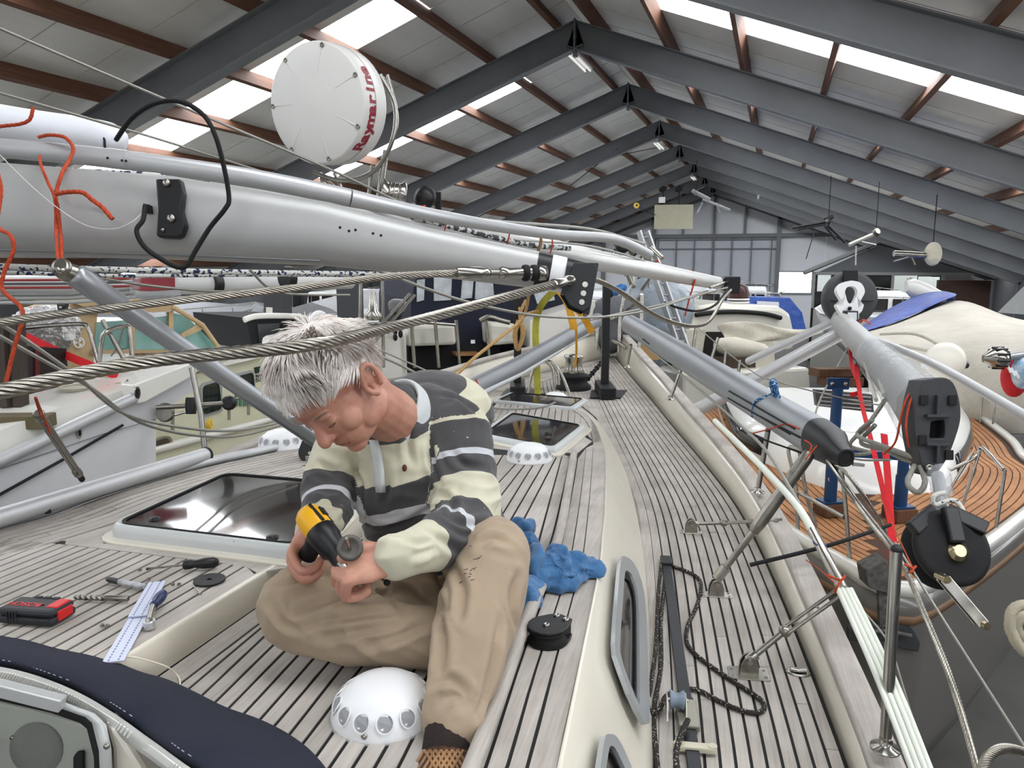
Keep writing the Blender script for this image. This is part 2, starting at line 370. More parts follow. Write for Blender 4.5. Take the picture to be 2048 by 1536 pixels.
TEAK = teakmat('grey_teak', (194, 187, 179), (170, 163, 155), (170, 163, 156))
CAULK = mat('black_caulking', (22, 21, 20), .8)
yacht = thing('sailing_yacht', G(-.2, 4, 0), 'large cream sailing yacht with weathered grey teak deck and coachroof', 'boat')
# ---------------- outlines (lat, fwd)
def curve(fn, pts, n=6): return [lf(p) for p in spline([fn(*q) for q in pts], n)]
roofR = curve(Lp, [(1080, 1700), (1117, 1536), (1196, 1152), (1204, 1080), (1210, 1015), (1211, 925), (1205, 890), (1190, 850), (1170, 827), (1145, 814), (1112, 804), (1075, 799), (1040, 797), (995, 801), (965, 817)])
baseR = curve(Sp, [(1308, 1800), (1310, 1536), (1310, 1402), (1302, 1252), (1294, 1152), (1285, 1075), (1270, 1000), (1252, 940), (1228, 890), (1200, 845), (1170, 818), (1140, 800), (1105, 790), (1060, 786), (1010, 788), (960, 800)])
outR = curve(Sp, [(1760, 1750), (1697, 1536), (1560, 1184), (1485, 1030), (1420, 940), (1350, 857), (1305, 802), (1275, 768), (1250, 738), (1230, 714)])
outL = curve(Sp, [(420, 1000), (600, 915), (760, 850), (850, 815), (930, 790), (1010, 765), (1120, 738), (1200, 718), (1228, 712)])
roofLeft = curve(Up, [(-260, 1125), (0, 1060), (110, 1030), (225, 988), (410, 935), (512, 913), (640, 885), (760, 868)])
def lat_at(c, f, lo=None):
    best = None
    for (a, fa), (b, fb) in zip(c, c[1:]):
        if (fa - f) * (fb - f) <= 0 and fa != fb: return a + (b - a) * (f - fa) / (fb - fa)
    return c[0][0] if abs(c[0][1] - f) < abs(c[-1][1] - f) else c[-1][0]
def plank(poly_l, poly_r, zf, par, name='plank', gap=.0042, th=.003, m=None, n=None):
    n = n or max(2, min(24, int(max(abs(poly_l[-1][1] - poly_l[0][1]), .02) / .12) + 2))
    A = resample([V((a, b, 0)) for a, b in poly_l], n); B = resample([V((a, b, 0)) for a, b in poly_r], n); rings = []
    for k in range(n):
        d = B[k] - A[k]
        if d.length < gap * 2.2: d = V((gap * 2.3, 0, 0))
        u = d.normalized() * gap; a = A[k] + u; b = A[k] + d - u
        rings.append([G(a.x, a.y, zf(a.y) + th), G(b.x, b.y, zf(b.y) + th), G(b.x, b.y, zf(b.y) - .004), G(a.x, a.y, zf(a.y) - .004)])
    mb = MB(); mb.loft(rings, True, True, False); return mb.build(name, m or TEAK, par)
def cut(poly, joints):          # split a polyline pair at parameters so that butt joints show
    pass
def split_plank(a, b, zf, par, every=1.9, off=None, gap=.003):
    n = 40; A = resample([V((p[0], p[1], 0)) for p in a], n); B = resample([V((p[0], p[1], 0)) for p in b], n)
    L = sum((q - p).length for p, q in zip(A, A[1:])); cuts = [0]; s = off if off is not None else random.uniform(.3, 1) * every
    while s < L - .25: cuts.append(int(s / L * (n - 1))); s += every * random.uniform(.8, 1.2)
    cuts.append(n - 1)
    for i, j in zip(cuts, cuts[1:]):
        if j - i < 1: continue
        pa, pb = [(p.x, p.y) for p in A[i:j + 1]], [(p.x, p.y) for p in B[i:j + 1]]
        if j < n - 1:
            for q in (pa, pb): d = V((q[-1][0] - q[-2][0], q[-1][1] - q[-2][1])).normalized() * gap; q[-1] = (q[-1][0] - d.x, q[-1][1] - d.y)
        plank(pa, pb, zf, par)
# ---------------- deck bases (dark caulking seen in the seams)
def flat(poly, zf, name, m, par, th=.02):
    top = [G(a, f, zf(f)) for a, f in poly]; return MB().prism([p - V((0, 0, th)) for p in top], (0, 0, th)).build(name, m, par)
front_i = min(range(len(roofR)), key=lambda i: -roofR[i][1])
stepT = [lf(Up(*p)) for p in ((130, 1386), (250, 1312), (512, 1152), (600, 1106), (730, 1012), (905, 895))]
stepB = [lf(Lp(*p)) for p in ((210, 1428), (320, 1350), (512, 1216), (640, 1130), (760, 1048), (925, 915))]
roofL_poly = [stepB[0]] + stepB[1:] + [(.0, 4.6), lf(Lp(965, 817))] + list(reversed(roofR))
roof = flat(roofL_poly, zL, 'coachroof', CAULK, yacht)
tag(roof, 'starboard half of the coachroof, grey teak strips with black seams')
platform = flat(list(reversed(stepT)) + [lf(Up(-200, 1600))] + [(-2.1, 1.0)] + roofLeft + [lf(Up(800, 868))], zU, 'raised_platform', CAULK, yacht)
tag(platform, 'raised middle and port half of the coachroof in grey teak strips')
sd_poly = [p for p in baseR if p[1] < 6.3] ; cl = [(.45, 6.0), lf(Sp(1228, 712))]
sidedeck = flat([(-.75, .3), (.75, .3)] + outR + list(reversed(outL)), zS, 'side_deck', CAULK, yacht)
tag(sidedeck, 'starboard side deck and foredeck in long curved teak strips')
# step riser between platform and coachroof
def strip(top, bot, name, m, par, th=.015):
    mb = MB(); rows = [[t, t.lerp(b, .12) + (t - b).cross(V((0, 0, 1))) * 0, b] for t, b in zip(top, bot)]; mb.grid(rows, True); return mb.build(name, m, par, solid=th)
strip([G(a, f, zU(f) + .004) for a, f in stepT], [G(a, f, zL(f) + .006) for a, f in stepB], 'step_riser', CREAM, yacht)
# platform strips: parallel, 39 mm apart
ax14 = V((math.sin(math.radians(14.2)), math.cos(math.radians(14.2)), 0)); nx14 = V((ax14.y, -ax14.x, 0))
tl = [V((*lf(Up(*p)), 0)) for p in ((-130, 1066), (130, 1091), (492, 1134), (512, 1140))]
def hit(o, d, segs):
    for a, b in zip(segs, segs[1:]):
        e = b - a; den = d.x * e.y - d.y * e.x
        if abs(den) < 1e-9: continue
        t = ((a.x - o.x) * e.y - (a.y - o.y) * e.x) / den; u = ((a.x - o.x) * d.y - (a.y - o.y) * d.x) / den
        if -1e-6 <= u <= 1 + 1e-6: return o + d * t
    return None
s0 = V((*lf(Up(492, 1133)), 0))
seams = []
for k in range(24):
    o = s0 - nx14 * (.0388 * k); h = hit(o - ax14 * .4, ax14, tl) or o
    seams.append((h, h - ax14 * (h.y - 1.15) / ax14.y))
for a, b in zip(seams[1:], seams): split_plank([(a[1].x, a[1].y), (a[0].x, a[0].y)], [(b[1].x, b[1].y), (b[0].x, b[0].y)], zU, platform, 3.)
e0 = [lf(Up(*p)) for p in ((130, 1386), (250, 1312), (512, 1153), (520, 1147))]
plank([(seams[0][1].x, seams[0][1].y), (seams[0][0].x, seams[0][0].y)], [e0[0], e0[2]], zU, platform, 'margin_plank')
mA = [lf(Up(*p)) for p in ((-130, 1066), (130, 1091), (492, 1134), (516, 1141))]; mB_ = [lf(Up(*p)) for p in ((-130, 1058), (133, 1081), (600, 1122), (640, 1120))]
plank(mA[1:], mB_[1:], zU, platform, 'margin_plank', n=6)
for A_, B_ in (([(120, 1082), (300, 1026)], [(205, 1088), (330, 1052)]), ([(486, 1134), (512, 1148)], [(600, 1120), (600, 1132)])): plank([lf(Up(*p)) for p in A_], [lf(Up(*p)) for p in B_], zU, platform, 'margin_plank', n=3)
# port strips following the cabin edge
def offset(c, d):
    out = []
    for i, (a, f) in enumerate(c):
        p, q = c[max(i - 1, 0)], c[min(i + 1, len(c) - 1)]; t = V((q[0] - p[0], q[1] - p[1])).normalized(); out.append((a + t.y * d, f - t.x * d))
    return out
bl = [V((*lf(Up(*p)), 0)) for p in ((-130, 1130), (0, 1113), (130, 1086), (224, 1060), (240, 1050), (455, 960), (560, 955), (760, 968), (900, 960))]
def clip_inner(c, seg, sgn=1):      # keep the points of c lying on the port side of the boundary
    def inside(p):
        for a, b in zip(seg, seg[1:]):
            if a.x <= p[0] <= b.x: return p[1] > a.y + (b.y - a.y) * (p[0] - a.x) / max(1e-6, b.x - a.x)
        return p[0] < seg[0].x or p[0] > seg[-1].x
    return [p for p in c if inside(p)]
fine = [(p.x, p.y) for p in resample([V((a, b, 0)) for a, b in roofLeft], 160)]
offs = [offset(fine, .0388 * k + .01) for k in range(22)]
for k in range(21):
    A, B = clip_inner(offs[k], bl), clip_inner(offs[k + 1], bl)
    if len(A) > 3 and len(B) > 3:
        runs = [(A, B)]
        split_plank(A, B, zU, platform, 1.3)
# coachroof strips, near set under and around the seated man
near = [((0, 575), (520, 210)), ((0, 750), (520, 355)), ((0, 835), (540, 380)), ((30, 950), (575, 435)), ((140, 1000), (670, 480)), ((235, 1060), (775, 510)), ((370, 1090), (880, 540)), ((500, 1135), (1000, 565)), ((615, 1185), (1130, 580)), ((740, 1245), (1255, 590)), ((830, 1340), (1395, 600)), ((945, 1430), (1520, 625)), ((1040, 1536), (1645, 650)), ((1225, 1536), (1770, 670)), ((1400, 1536), (1885, 690)), ((1590, 1536), (2010, 700))]
nl = []
for b, t in near:
    B = V((*lf(Lp(400 + b[0] / 4, 1152 + b[1] / 4)), 0)); T = V((*lf(Lp(400 + t[0] / 4, 1152 + t[1] / 4)), 0)); d = (T - B) / (T.y - B.y)
    nl.append((B + d * (1.05 - B.y), B + d * (2.262 - B.y)))
hr = [(1148, 905), (1135, 985), (1120, 1062), (1090, 1152), (1040, 1270), (1000, 1385), (950, 1515), (925, 1580)]     # handrail line
right_seams = [[(1055, 1620), (1096, 1380), (1155, 1162), (1167, 1110), (1180, 990), (1187, 890)], [(980, 1620), (1015, 1536), (1068, 1350), (1129, 1162), (1145, 1095), (1162, 985), (1172, 897)],
               [(935, 1620), (972, 1536), (1040, 1330), (1100, 1162), (1126, 1080), (1145, 985), (1156, 918)], [(885, 1620), (925, 1536), (966, 1445), (1010, 1342), (1055, 1220), (1085, 1130), (1105, 1075), (1126, 985), (1140, 918)]]
right_seams[0] = [(1032, 1620), (1055, 1536), (1107, 1340), (1155, 1162), (1167, 1110), (1180, 990), (1187, 890)]
rs = [curve(Lp, list(c)) for c in right_seams]
lim = rs[3]
def clip_lim(a, b):     # stop a near seam where it meets the strip beside the handrail
    pts = [a.lerp(b, k / 60) for k in range(61)]; out = [p for p in pts if p.x < lat_at(lim, p.y) - .004]
    return [(p.x, p.y) for p in out]
for i in range(len(nl) - 1):
    A, B = clip_lim(*nl[i]), clip_lim(*nl[i + 1])
    if len(A) > 2 and len(B) > 2: plank(A, B, zL, roof)
A = clip_lim(*nl[-1]); B = [p for p in lim if 1.05 < p[1] < 2.262]; plank(A, B, zL, roof)
edgeR = [p for p in roofR if p[1] < 4.2 or p[0] > .3]
edgeR = [p for i, p in enumerate(roofR) if i <= roofR.index(max(roofR, key=lambda q: q[0])) + 3]
split_plank(rs[0], edgeR, zL, roof, 3, 1.75); split_plank(rs[1], rs[0], zL, roof, 2.6, 2.2); split_plank(rs[2], rs[1], zL, roof, 2.4, 1.05); plank(rs[3], rs[2], zL, roof)
far = [((890, 680), (720, 1300)), ((820, 720), (590, 1160)), ((740, 730), (500, 1140)), ((660, 730), (450, 1070)), ((600, 720), (430, 940)), ((530, 710), (385, 870)), ((450, 600), (360, 750)), ((375, 600), (335, 665)), ((310, 590), (270, 650)), ((240, 585), (200, 640))]
fs_ = [[q for q in lim if q[1] > 2.262]]
for t, b in far:
    T = V((*lf(Lp(900 + t[0] / 4, 750 + t[1] / 4)), 0)); B = V((*lf(Lp(900 + b[0] / 4, 750 + b[1] / 4)), 0)); d = (T - B) / (T.y - B.y)
    e = 3.83 - T.y if T.y > 3.5 else 0; T = T + d * e; fs_.append([tuple((B + d * (2.266 - B.y))[:2]), tuple(T[:2])])
for k in range(6): e_ = fs_[-1]; fs_.append([(p[0] - .043, p[1]) for p in e_])
for a, b in zip(fs_[1:], fs_): split_plank(a, b, zL, roof, 2.2)
# strips ahead of the small hatch, cut by the front curve of the coachroof
tops = [(380, 215), (425, 205), (470, 200), (515, 200), (565, 205), (612, 210), (660, 212), (708, 215), (755, 218), (805, 225), (850, 232), (900, 250), (950, 272), (1000, 300), (1045, 330), (1085, 372), (1120, 440)]
bots = [(250, 390), (300, 390), (370, 365), (440, 332), (515, 322), (565, 330), (620, 338), (670, 345), (725, 352), (780, 364), (835, 378), (885, 390), (940, 402), (992, 412), (1040, 455), (1095, 480), (1135, 520)]
fr_ = [([lf(Lp(900 + b[0] / 4, 750 + b[1] / 4))] + [lf(Lp(900 + t[0] / 4, 750 + t[1] / 4))]) for t, b in zip(tops, bots)]
for a, b in zip(fr_, fr_[1:]): plank(a, b, zL, roof, n=2)
for a, b in (([(905, 625), (1060, 490)], [(1030, 625), (1138, 535)]), ([(335, 560), (900, 640)], [(335, 590), (980, 665)])):    # mitred margins round the hatch
    plank([lf(Lp(900 + p[0] / 4, 750 + p[1] / 4)) for p in a], [lf(Lp(900 + p[0] / 4, 750 + p[1] / 4)) for p in b], zL, roof, 'margin_plank', n=3)
fm = [lf(Lp(900 + p[0] / 4, 750 + p[1] / 4)) for p in ((1140, 545), (1125, 440), (1090, 370), (1048, 325), (1000, 293), (900, 243), (800, 217), (700, 207), (560, 196), (420, 197), (330, 235))]
ro_ = roofR[roofR.index(min(roofR, key=lambda q: abs(q[1] - fm[0][1]) + (0 if q[0] > .3 else 9))):]
split_plank(ro_, fm, zL, roof, 9)
# handrail on the coachroof
hp = [p for p in spline([Lp(x, y, .03) for x, y in hr], 5)]
m = MB(); m.tube(hp, .017, 10, flat=.9); m.build('handrail', TEAK, yacht)
# ---------------- cabin side, bulwark, caprail
def at_f(c, f): return lat_at(c, f)
rr = resample([G(a, f, zL(f) + .008) for a, f in roofR[:roofR.index(ro_[0]) + 44]], 60)
bb = resample([G(a, f, zS(f)) for a, f in baseR], 60)
mb = MB(); rows = []
for t, b in zip(rr, bb):
    n_ = (b - t); n_.z = 0; n_ = n_.normalized() if n_.length > 1e-4 else RT
    rows.append([t - n_ * .012 + V((0, 0, -.012)), t + V((0, 0, .004)), t + n_ * .02 + V((0, 0, -.004)), t.lerp(b, .12) + n_ * .022, t.lerp(b, .35) + n_ * .02, t.lerp(b, .7) + n_ * .008, b - V((0, 0, .01))])
mb.grid(rows); mb.build('cabin_side', CREAM, yacht)
def bulwark(c, hfun, name, sgn, wcap=.075):
    pts = [(p.x, p.y) for p in resample([V((a, f, 0)) for a, f in c], 50)]
    rows = []; cap = []
    for i, (a, f) in enumerate(pts):
        p, q = pts[max(i - 1, 0)], pts[min(i + 1, 49)]; t = V((q[0] - p[0], q[1] - p[1])).normalized(); nx, ny = t.y * sgn, -t.x * sgn; h = hfun(f)
        b = G(a, f, zS(f) - .01); k = .012 + h * .2; u = G(a + nx * k, f + ny * k, zS(f) + h); rows.append([b, b.lerp(u, .5), u])
        w0 = k - .01; w1 = k + wcap; z = zS(f) + h
        cap.append([G(a + nx * w0, f + ny * w0, z), G(a + nx * w0, f + ny * w0, z + .022), G(a + nx * (w0 + .01), f + ny * (w0 + .01), z + .03), G(a + nx * (w1 - .01), f + ny * (w1 - .01), z + .03), G(a + nx * w1, f + ny * w1, z + .022), G(a + nx * w1, f + ny * w1, z)])
    MB().grid(rows).build(name, CREAM, yacht, solid=.004)
    n = 5; st = 49 // n
    for k in range(n): MB().loft([[p for p in r] for r in cap[k * st:(k + 1) * st + (1 if k < n - 1 else 50)]], True, True, False).build('caprail', TEAK, yacht, bevel=.004)
    hull = []
    for i, r in enumerate(cap):
        o = r[5]; p0, p1 = cap[max(i - 1, 0)][5], cap[min(i + 1, 49)][5]; tt = (p1 - p0); nrm = V((tt.y, -tt.x, 0)).normalized() * sgn
        hull.append([o, o + nrm * .05 - V((0, 0, .5)), o + nrm * .03 - V((0, 0, 1.2)), o - nrm * .35 - V((0, 0, 1.9))])
    MB().grid(hull).build('hull_side', CREAM, yacht, solid=.01)
hb = lambda f: .07 + max(0, f - 1.6) * .026
bulwark(outR, hb, 'bulwark', 1); bulwark(outL, lambda f: hb(f) + .02, 'bulwark', -1)
# side deck strips: offsets of the outer curve, ended by the cabin side or the middle line
fineR = [(p.x, p.y) for p in resample([V((a, b, 0)) for a, b in outR], 260)]
bfin = [(p.x, p.y) for p in resample([V((a, b, 0)) for a, b in baseR], 200)]
ftip = max(bfin, key=lambda p: p[1])
mid = [(ftip[0] - .15, ftip[1] - .05), (outR[-1][0] - .02, outR[-1][1])]
bi = [p for p in bfin if p[0] >= ftip[0] - .001]; bi = bi[:bi.index(ftip) + 1] if ftip in bi else bi
def dk_in(p):
    lm = lat_at(bi, p[1]) if p[1] < ftip[1] else lat_at(mid, p[1]); return p[0] > lm + .003
offR = [[q for q in offset(fineR, -.0392 * k - .006) if dk_in(q)] for k in range(34)]
for a, b in zip(offR[1:], offR):
    if len(a) > 3: split_plank(a, b, zS, sidedeck, 1.6)
fineL = [(p.x, p.y) for p in resample([V((a, b, 0)) for a, b in outL], 160)]
def dkl(p): return p[0] < (lat_at(mid, p[1]) if p[1] > ftip[1] else ftip[0] - .1) and p[1] > 5.2
offL = [[q for q in offset(fineL, .05 * k + .008) if dkl(q)] for k in range(26)]
for a, b in zip(offL, offL[1:]):
    if len(b) > 3: plank(a, b, zS, sidedeck)
# ---------------- hatches
SMOKE = mat('smoked_acrylic', (34, 30, 27), .04, var=.5, vscale=2.2, coat=.5, spec=.6)
HFR = mat('hatch_frame_grey', (196, 199, 198), .3, var=.02)
def rquad(c, r, n=5):       # rounded quad from 4 world corners
    out = []
    for i in range(4):
        p, a, b = c[i], c[i - 1], c[(i + 1) % 4]; u = (a - p).normalized() * r; v = (b - p).normalized() * r
        for k in range(n + 1): t = k / n; out.append((p + u) * (1 - t) ** 2 + p * 2 * t * (1 - t) + (p + v) * t * t)
    return out
def scale_to(loop, k, dz):
    c = sum(loop, V()) / len(loop); return [c + (p - c) * k + V((0, 0, dz)) for p in loop]
def pad(c, k, h):
    lp = scale_to(rquad(c, .08), k, -.002); MB().prism(lp, (0, 0, h)).build('hatch_pad', CREAM, yacht, bevel=.004)
def hatch(c, r, hgt, name, label, k1=.97, k2=.93, ki=.86, m=HFR):
    if name: h = MB()
    lp = rquad(c, r); h = MB()
    h.loft([lp, scale_to(lp, 1.0, hgt * .55), scale_to(lp, k1, hgt * .9), scale_to(lp, k2, hgt), scale_to(lp, ki, hgt * .97), scale_to(lp, ki - .006, hgt * .8)], False)
    o = h.build(name, m, yacht); o['label'] = label
    gl = scale_to(lp, ki + .005, hgt * .93); MB().prism([p - V((0, 0, .01)) for p in gl], (0, 0, .01)).build('hatch_glass', SMOKE, o)
    rim = scale_to(lp, ki + .012, hgt * .985); MB().ringprism(scale_to(lp, ki + .015, hgt * .97), scale_to(lp, ki - .012, hgt * .95), (0, 0, .004)).build('rubber_seal', RUBBER, o)
    return o
bigc = [Up(*p) for p in ((212, 1080), (606, 1130), (742, 992), (450, 966))]
pad(bigc, 1.09, .012)
bh = hatch(bigc, .06, .05, 'deck_hatch', 'large smoked deck hatch on the raised platform with grey frame', .985, .965, .92)
for a, b in (((270, 1052), (310, 1046)), ((470, 1085), (545, 1083))):
    q = Up(*a, .035); w = Up(*b, .035); MB().bar(q, w, .03, .02).lathe([(.018, 0), (.018, .016), (.008, .02)], w, n=12).build('hatch_latch', BLACK, bh)
smallc = [Lp(*p) for p in ((955, 880), (1112, 912), (1175, 860), (1020, 832))]
pad(smallc, 1.12, .014)
sh = hatch(smallc, .06, .036, 'deck_hatch', 'small smoked hatch ahead of the man beside the white vent', .97, .93, .86)
q = Lp(1096, 870, .045); MB().lathe([(.022, 0), (.022, .015), (.012, .02)], q, n=14).build('hatch_latch', BLACK, sh)
thirdc = [Lp(*p) for p in ((985, 806), (1150, 822), (1178, 803), (1020, 789))]
hatch(thirdc, .05, .025, 'deck_hatch', 'dark hatch at the front end of the coachroof under the yellow strap')
# ---------------- vents
VH = mat('vent_hole_grey', (150, 152, 155), .6)
def vent(c, r, label, spin=0.):
    hs_ = .76 * r / .115; t = MB(); t.lathe([(rr_, z_ * hs_) for rr_, z_ in [(r, 0), (r * 1.0, .012), (r * .985, .02), (r * .93, .045), (r * .8, .075), (r * .62, .098), (r * .4, .108), (r * .15, .112), (0, .1125)]], c, n=40)
    o = t.build('dome_vent', WHITE, yacht); o['label'] = label
    MB().lathe([(r * 1.03, 0), (r * 1.03, .005), (r * .98, .006)], c, n=40).build('vent_gasket', VH, o)
    for k in range(13):
        a = spin + 2 * math.pi * k / 13; d = V((math.cos(a), math.sin(a), 0)); tg = V((-d.y, d.x, 0)); p0 = c + d * (r * .955) + V((0, 0, .037 * hs_)); p1 = c + d * (r * .80) + V((0, 0, .0745 * hs_)); upv = (p1 - p0).normalized(); nn = tg.cross(upv).normalized()
        if nn.dot(d) < 0: nn = -nn
        cc = (p0 + p1) / 2 + nn * .0022; el = [cc + tg * (math.cos(u) * .145 * r) + upv * (math.sin(u) * .024 * hs_) - nn * (.004 * math.sin(u) ** 2) for u in [2 * math.pi * j / 16 for j in range(16)]]
        MB().prism([p - nn * .004 for p in el], nn * .0045).build('vent_opening', VH, o)
        MB().ringprism(scale_to(el, 1.16, 0), el, nn * .0025).build('opening_rim', WHITE, o)
    for k in range(3):
        a = spin + .24 + 2.1 * k; d = V((math.cos(a), math.sin(a), 0)); MB().lathe([(.006, 0), (.006, .004), (.0, .006)], c + d * r * .96 + V((0, 0, .028 * hs_)), d, n=10).build('vent_screw', STEEL, o)
    return o
vent(Lp(768, 1430), .104, 'white dome vent beside the dark sock of the seated man', .4)
vent(Lp(1059, 920), .115, 'white dome vent right behind the small smoked hatch', .1)
vent(Sp(1111, 803), .115, 'small looking white dome vent behind the arched steel rail')
vent(Up(565, 893), .115, 'white dome vent at the port edge beside the grey spar', .2)
# ---------------- cabin side windows
WF = mat('window_alloy', (178, 182, 184), .3, .5); WG = mat('cabin_window_glass', (38, 36, 34), .06, var=.6, vscale=4, spec=.7)
def side_plane(ytop):      # plane of the cabin side near an image row
    a, b = Lp(1190, 1185), Lp(1125, 1500); c = Sp(1301, 1300); n = (b - a).cross(c - a).normalized(); return a, (n if n.dot(RT) > 0 else -n)
a0, n0 = side_plane(0)
def on_side(x, y, o=.03): return PP(x, y, a0 + n0 * o, n0)
def cabin_window(outer, inner, label):
    O = [on_side(*p) for p in outer]; I = [on_side(*p) for p in inner]
    O2 = resample(spline(O + [O[0]], 5), 41)[:-1]; I2 = resample(spline(I + [I[0]], 5), 41)[:-1]
    o = MB().ringprism(O2, I2, n0 * .012).build('window_frame', WF, yacht); o['label'] = label
    MB().prism([p - n0 * .012 for p in I2], n0 * .01).build('window_glass', WG, o)
    s = scale_to(I2, .86, 0); MB().ringprism([p + n0 * .0 for p in scale_to(I2, .98, 0)], s, n0 * .004).build('inner_trim', RUBBER, o)
    return o
cabin_window([(1240, 1114), (1262, 1128), (1281, 1180), (1287, 1260), (1290, 1390), (1290, 1448), (1280, 1448), (1255, 1400), (1226, 1322), (1221, 1290), (1229, 1180), (1235, 1125)],
             [(1246, 1143), (1259, 1154), (1269, 1195), (1271, 1270), (1271, 1400), (1270, 1412), (1268, 1412), (1254, 1375), (1235, 1322), (1232, 1290), (1238, 1210), (1243, 1150)], 'long grey framed cabin window beside the black track')
cabin_window([(1206, 1471), (1228, 1482), (1262, 1560), (1275, 1620), (1230, 1640), (1178, 1620), (1186, 1560), (1199, 1480)], [(1212, 1495), (1222, 1503), (1248, 1560), (1258, 1600), (1230, 1610), (1194, 1600), (1198, 1560), (1208, 1500)], 'cabin window frame cut by the bottom edge near the track end')
pw = [PP(x, y, Sp(1285, 1060) + V((0, 0, .16)), (Sp(1285, 1060) - Sp(1228, 892)).cross(V((0, 0, 1)) - RT * .3)) for x, y in ((1231, 915), (1238, 925), (1252, 950), (1263, 985), (1264, 1004), (1256, 1000), (1243, 975), (1234, 945))]
nq = (Sp(1285, 1060) - Sp(1228, 892)).cross(V((0, 0, 1))).normalized(); nq = nq if nq.dot(RT) > 0 else -nq
q2 = resample(spline([p + nq * .075 for p in pw] + [pw[0] + nq * .075], 4), 33)[:-1]
o = MB().ringprism(q2, scale_to(q2, .7, 0), nq * .01).build('window_frame', WF, yacht); MB().prism(scale_to(q2, .75, 0), nq * .006).build('window_glass', WG, o)
o['label'] = 'slim far cabin window low on the curved cream side'
# ---------------- hardware on the starboard side deck
def rrect(c, x, y, hx, hy, r=.008, n=3):
    out = []
    for sx, sy, a0_ in ((1, 1, 0), (-1, 1, 90), (-1, -1, 180), (1, -1, 270)):
        for k in range(n + 1):
            a = math.radians(a0_ + 90 * k / n); out.append(c + x * (sx * (hx - r) + math.cos(a) * r) + y * (sy * (hy - r) + math.sin(a) * r))
    return out
BX = (RT * math.cos(math.radians(-8)) + FX * math.sin(math.radians(-8))).normalized(); BY = V((0, 0, 1)).cross(BX)
def chainplate(c, hx, hy, label, tangdir, pin_h=.045):
    o = MB().prism(rrect(c, BX, BY, hx, hy), (0, 0, .007)).build('chainplate', STEEL, yacht, bevel=.0015); o['label'] = label
    p = c + V((0, 0, pin_h)); nrm = tangdir.cross(V((0, 0, 1))).normalized()
    for e in (-1, 1):
        q = [c + tangdir * (.026 * a) + V((0, 0, z)) + nrm * (e * .014) for a, z in ((-1.1, .005), (1.1, .005), (1.0, .04), (.6, .062), (0, .07), (-.6, .062), (-1., .04))]
        MB().prism([k - nrm * .004 for k in q], nrm * .008).build('tang', DULLSTEEL, o, bevel=.001)
    MB().tube([p - nrm * .026, p + nrm * .026], .009, 10).build('clevis_pin', STEEL, o)
    for a in (-1, 1):
        for b in (-1, 1): MB().lathe([(.005, 0), (.005, .0085), (0, .009)], c + BX * (a * hx * .8) + BY * (b * hy * .55), n=8).build('bolt_head', DULLSTEEL, o)
    return o, p
cA, pA = chainplate(Sp(1382, 1066), .05, .022, 'chainplate with slack turnbuckle resting on the bulwark', BX)
eA = Sp(1560, 1040, .15); sA = Sp(1442, 1046, .06)
def turnbuckle(par, p, s, e, r, name='turnbuckle', two=True, gap=.016):
    MB().tube([p, p.lerp(s, .25)], r * 1.6, 10).build('toggle_jaw', STEEL, par)
    MB().tube([p.lerp(s, .1), s], r, 10).build('threaded_rod', DULLSTEEL, par)
    d = (e - s).normalized(); u = d.cross(V((0, 0, 1))).normalized()
    if two:
        m = MB(); m.lathe([(r * 1.1, 0), (r * 1.9, .006), (r * 1.9, .022), (r * 1.2, .03)], s, d, n=12)
        for a in (-1, 1): m.tube([s + d * .02 + u * (a * gap), e + u * (a * gap)], r * .62, 8)
        mid_ = s.lerp(e, .55); m.tube([mid_ - u * gap, mid_ + u * gap], r * .4, 6)
        m.build('turnbuckle_body', DULLSTEEL, par)
    else:
        L = (e - s).length; MB().lathe([(r * 1.1, -.004), (r * 1.5, .0), (r * 1.9, .03), (r * 1.95, .05), (r * 1.95, L - .03), (r * 1.8, L - .012), (r * 1.5, L)], s, d, n=18).build('turnbuckle_body', DULLSTEEL, par)
turnbuckle(cA, pA, sA, eA, .0085)
cB, pB = chainplate(Sp(1432, 1192), .06, .024, 'middle chainplate carrying a thick upright turnbuckle', BX, .055)
dB = pB - CAM; kB = dB.dot(FW)
turnbuckle(cB, P(1434, 1157, kB - .02), P(1507, 1063, kB - .06), P(1620, 905, kB - .1), .0125, two=False)
cC, pC = chainplate(Sp(1497, 1350), .062, .038, 'near chainplate with open turnbuckle tied to the white shrouds', BX, .055)
kC = (pC - CAM).dot(FW)
turnbuckle(cC, P(1496, 1322, kC), P(1562, 1268, kC), P(1697, 1172, kC - .02), .010, gap=.018)
# flush folding cleat
c = Sp(1596, 1347); o = MB().lathe([(.0, 0), (.036, 0), (.038, .004), (.034, .008), (.026, .008), (.022, .003), (0, .003)], c, n=28, flat=.72).build('flush_cleat', STEEL, yacht); o['label'] = 'oval flush folding steel cleat'
MB().tube([c + BX * -.024 + V((0, 0, .012)), c + V((0, 0, .009)), c + BX * .024 + V((0, 0, .012))], [.008, .006, .008], 8).build('cleat_horn', STEEL, o)
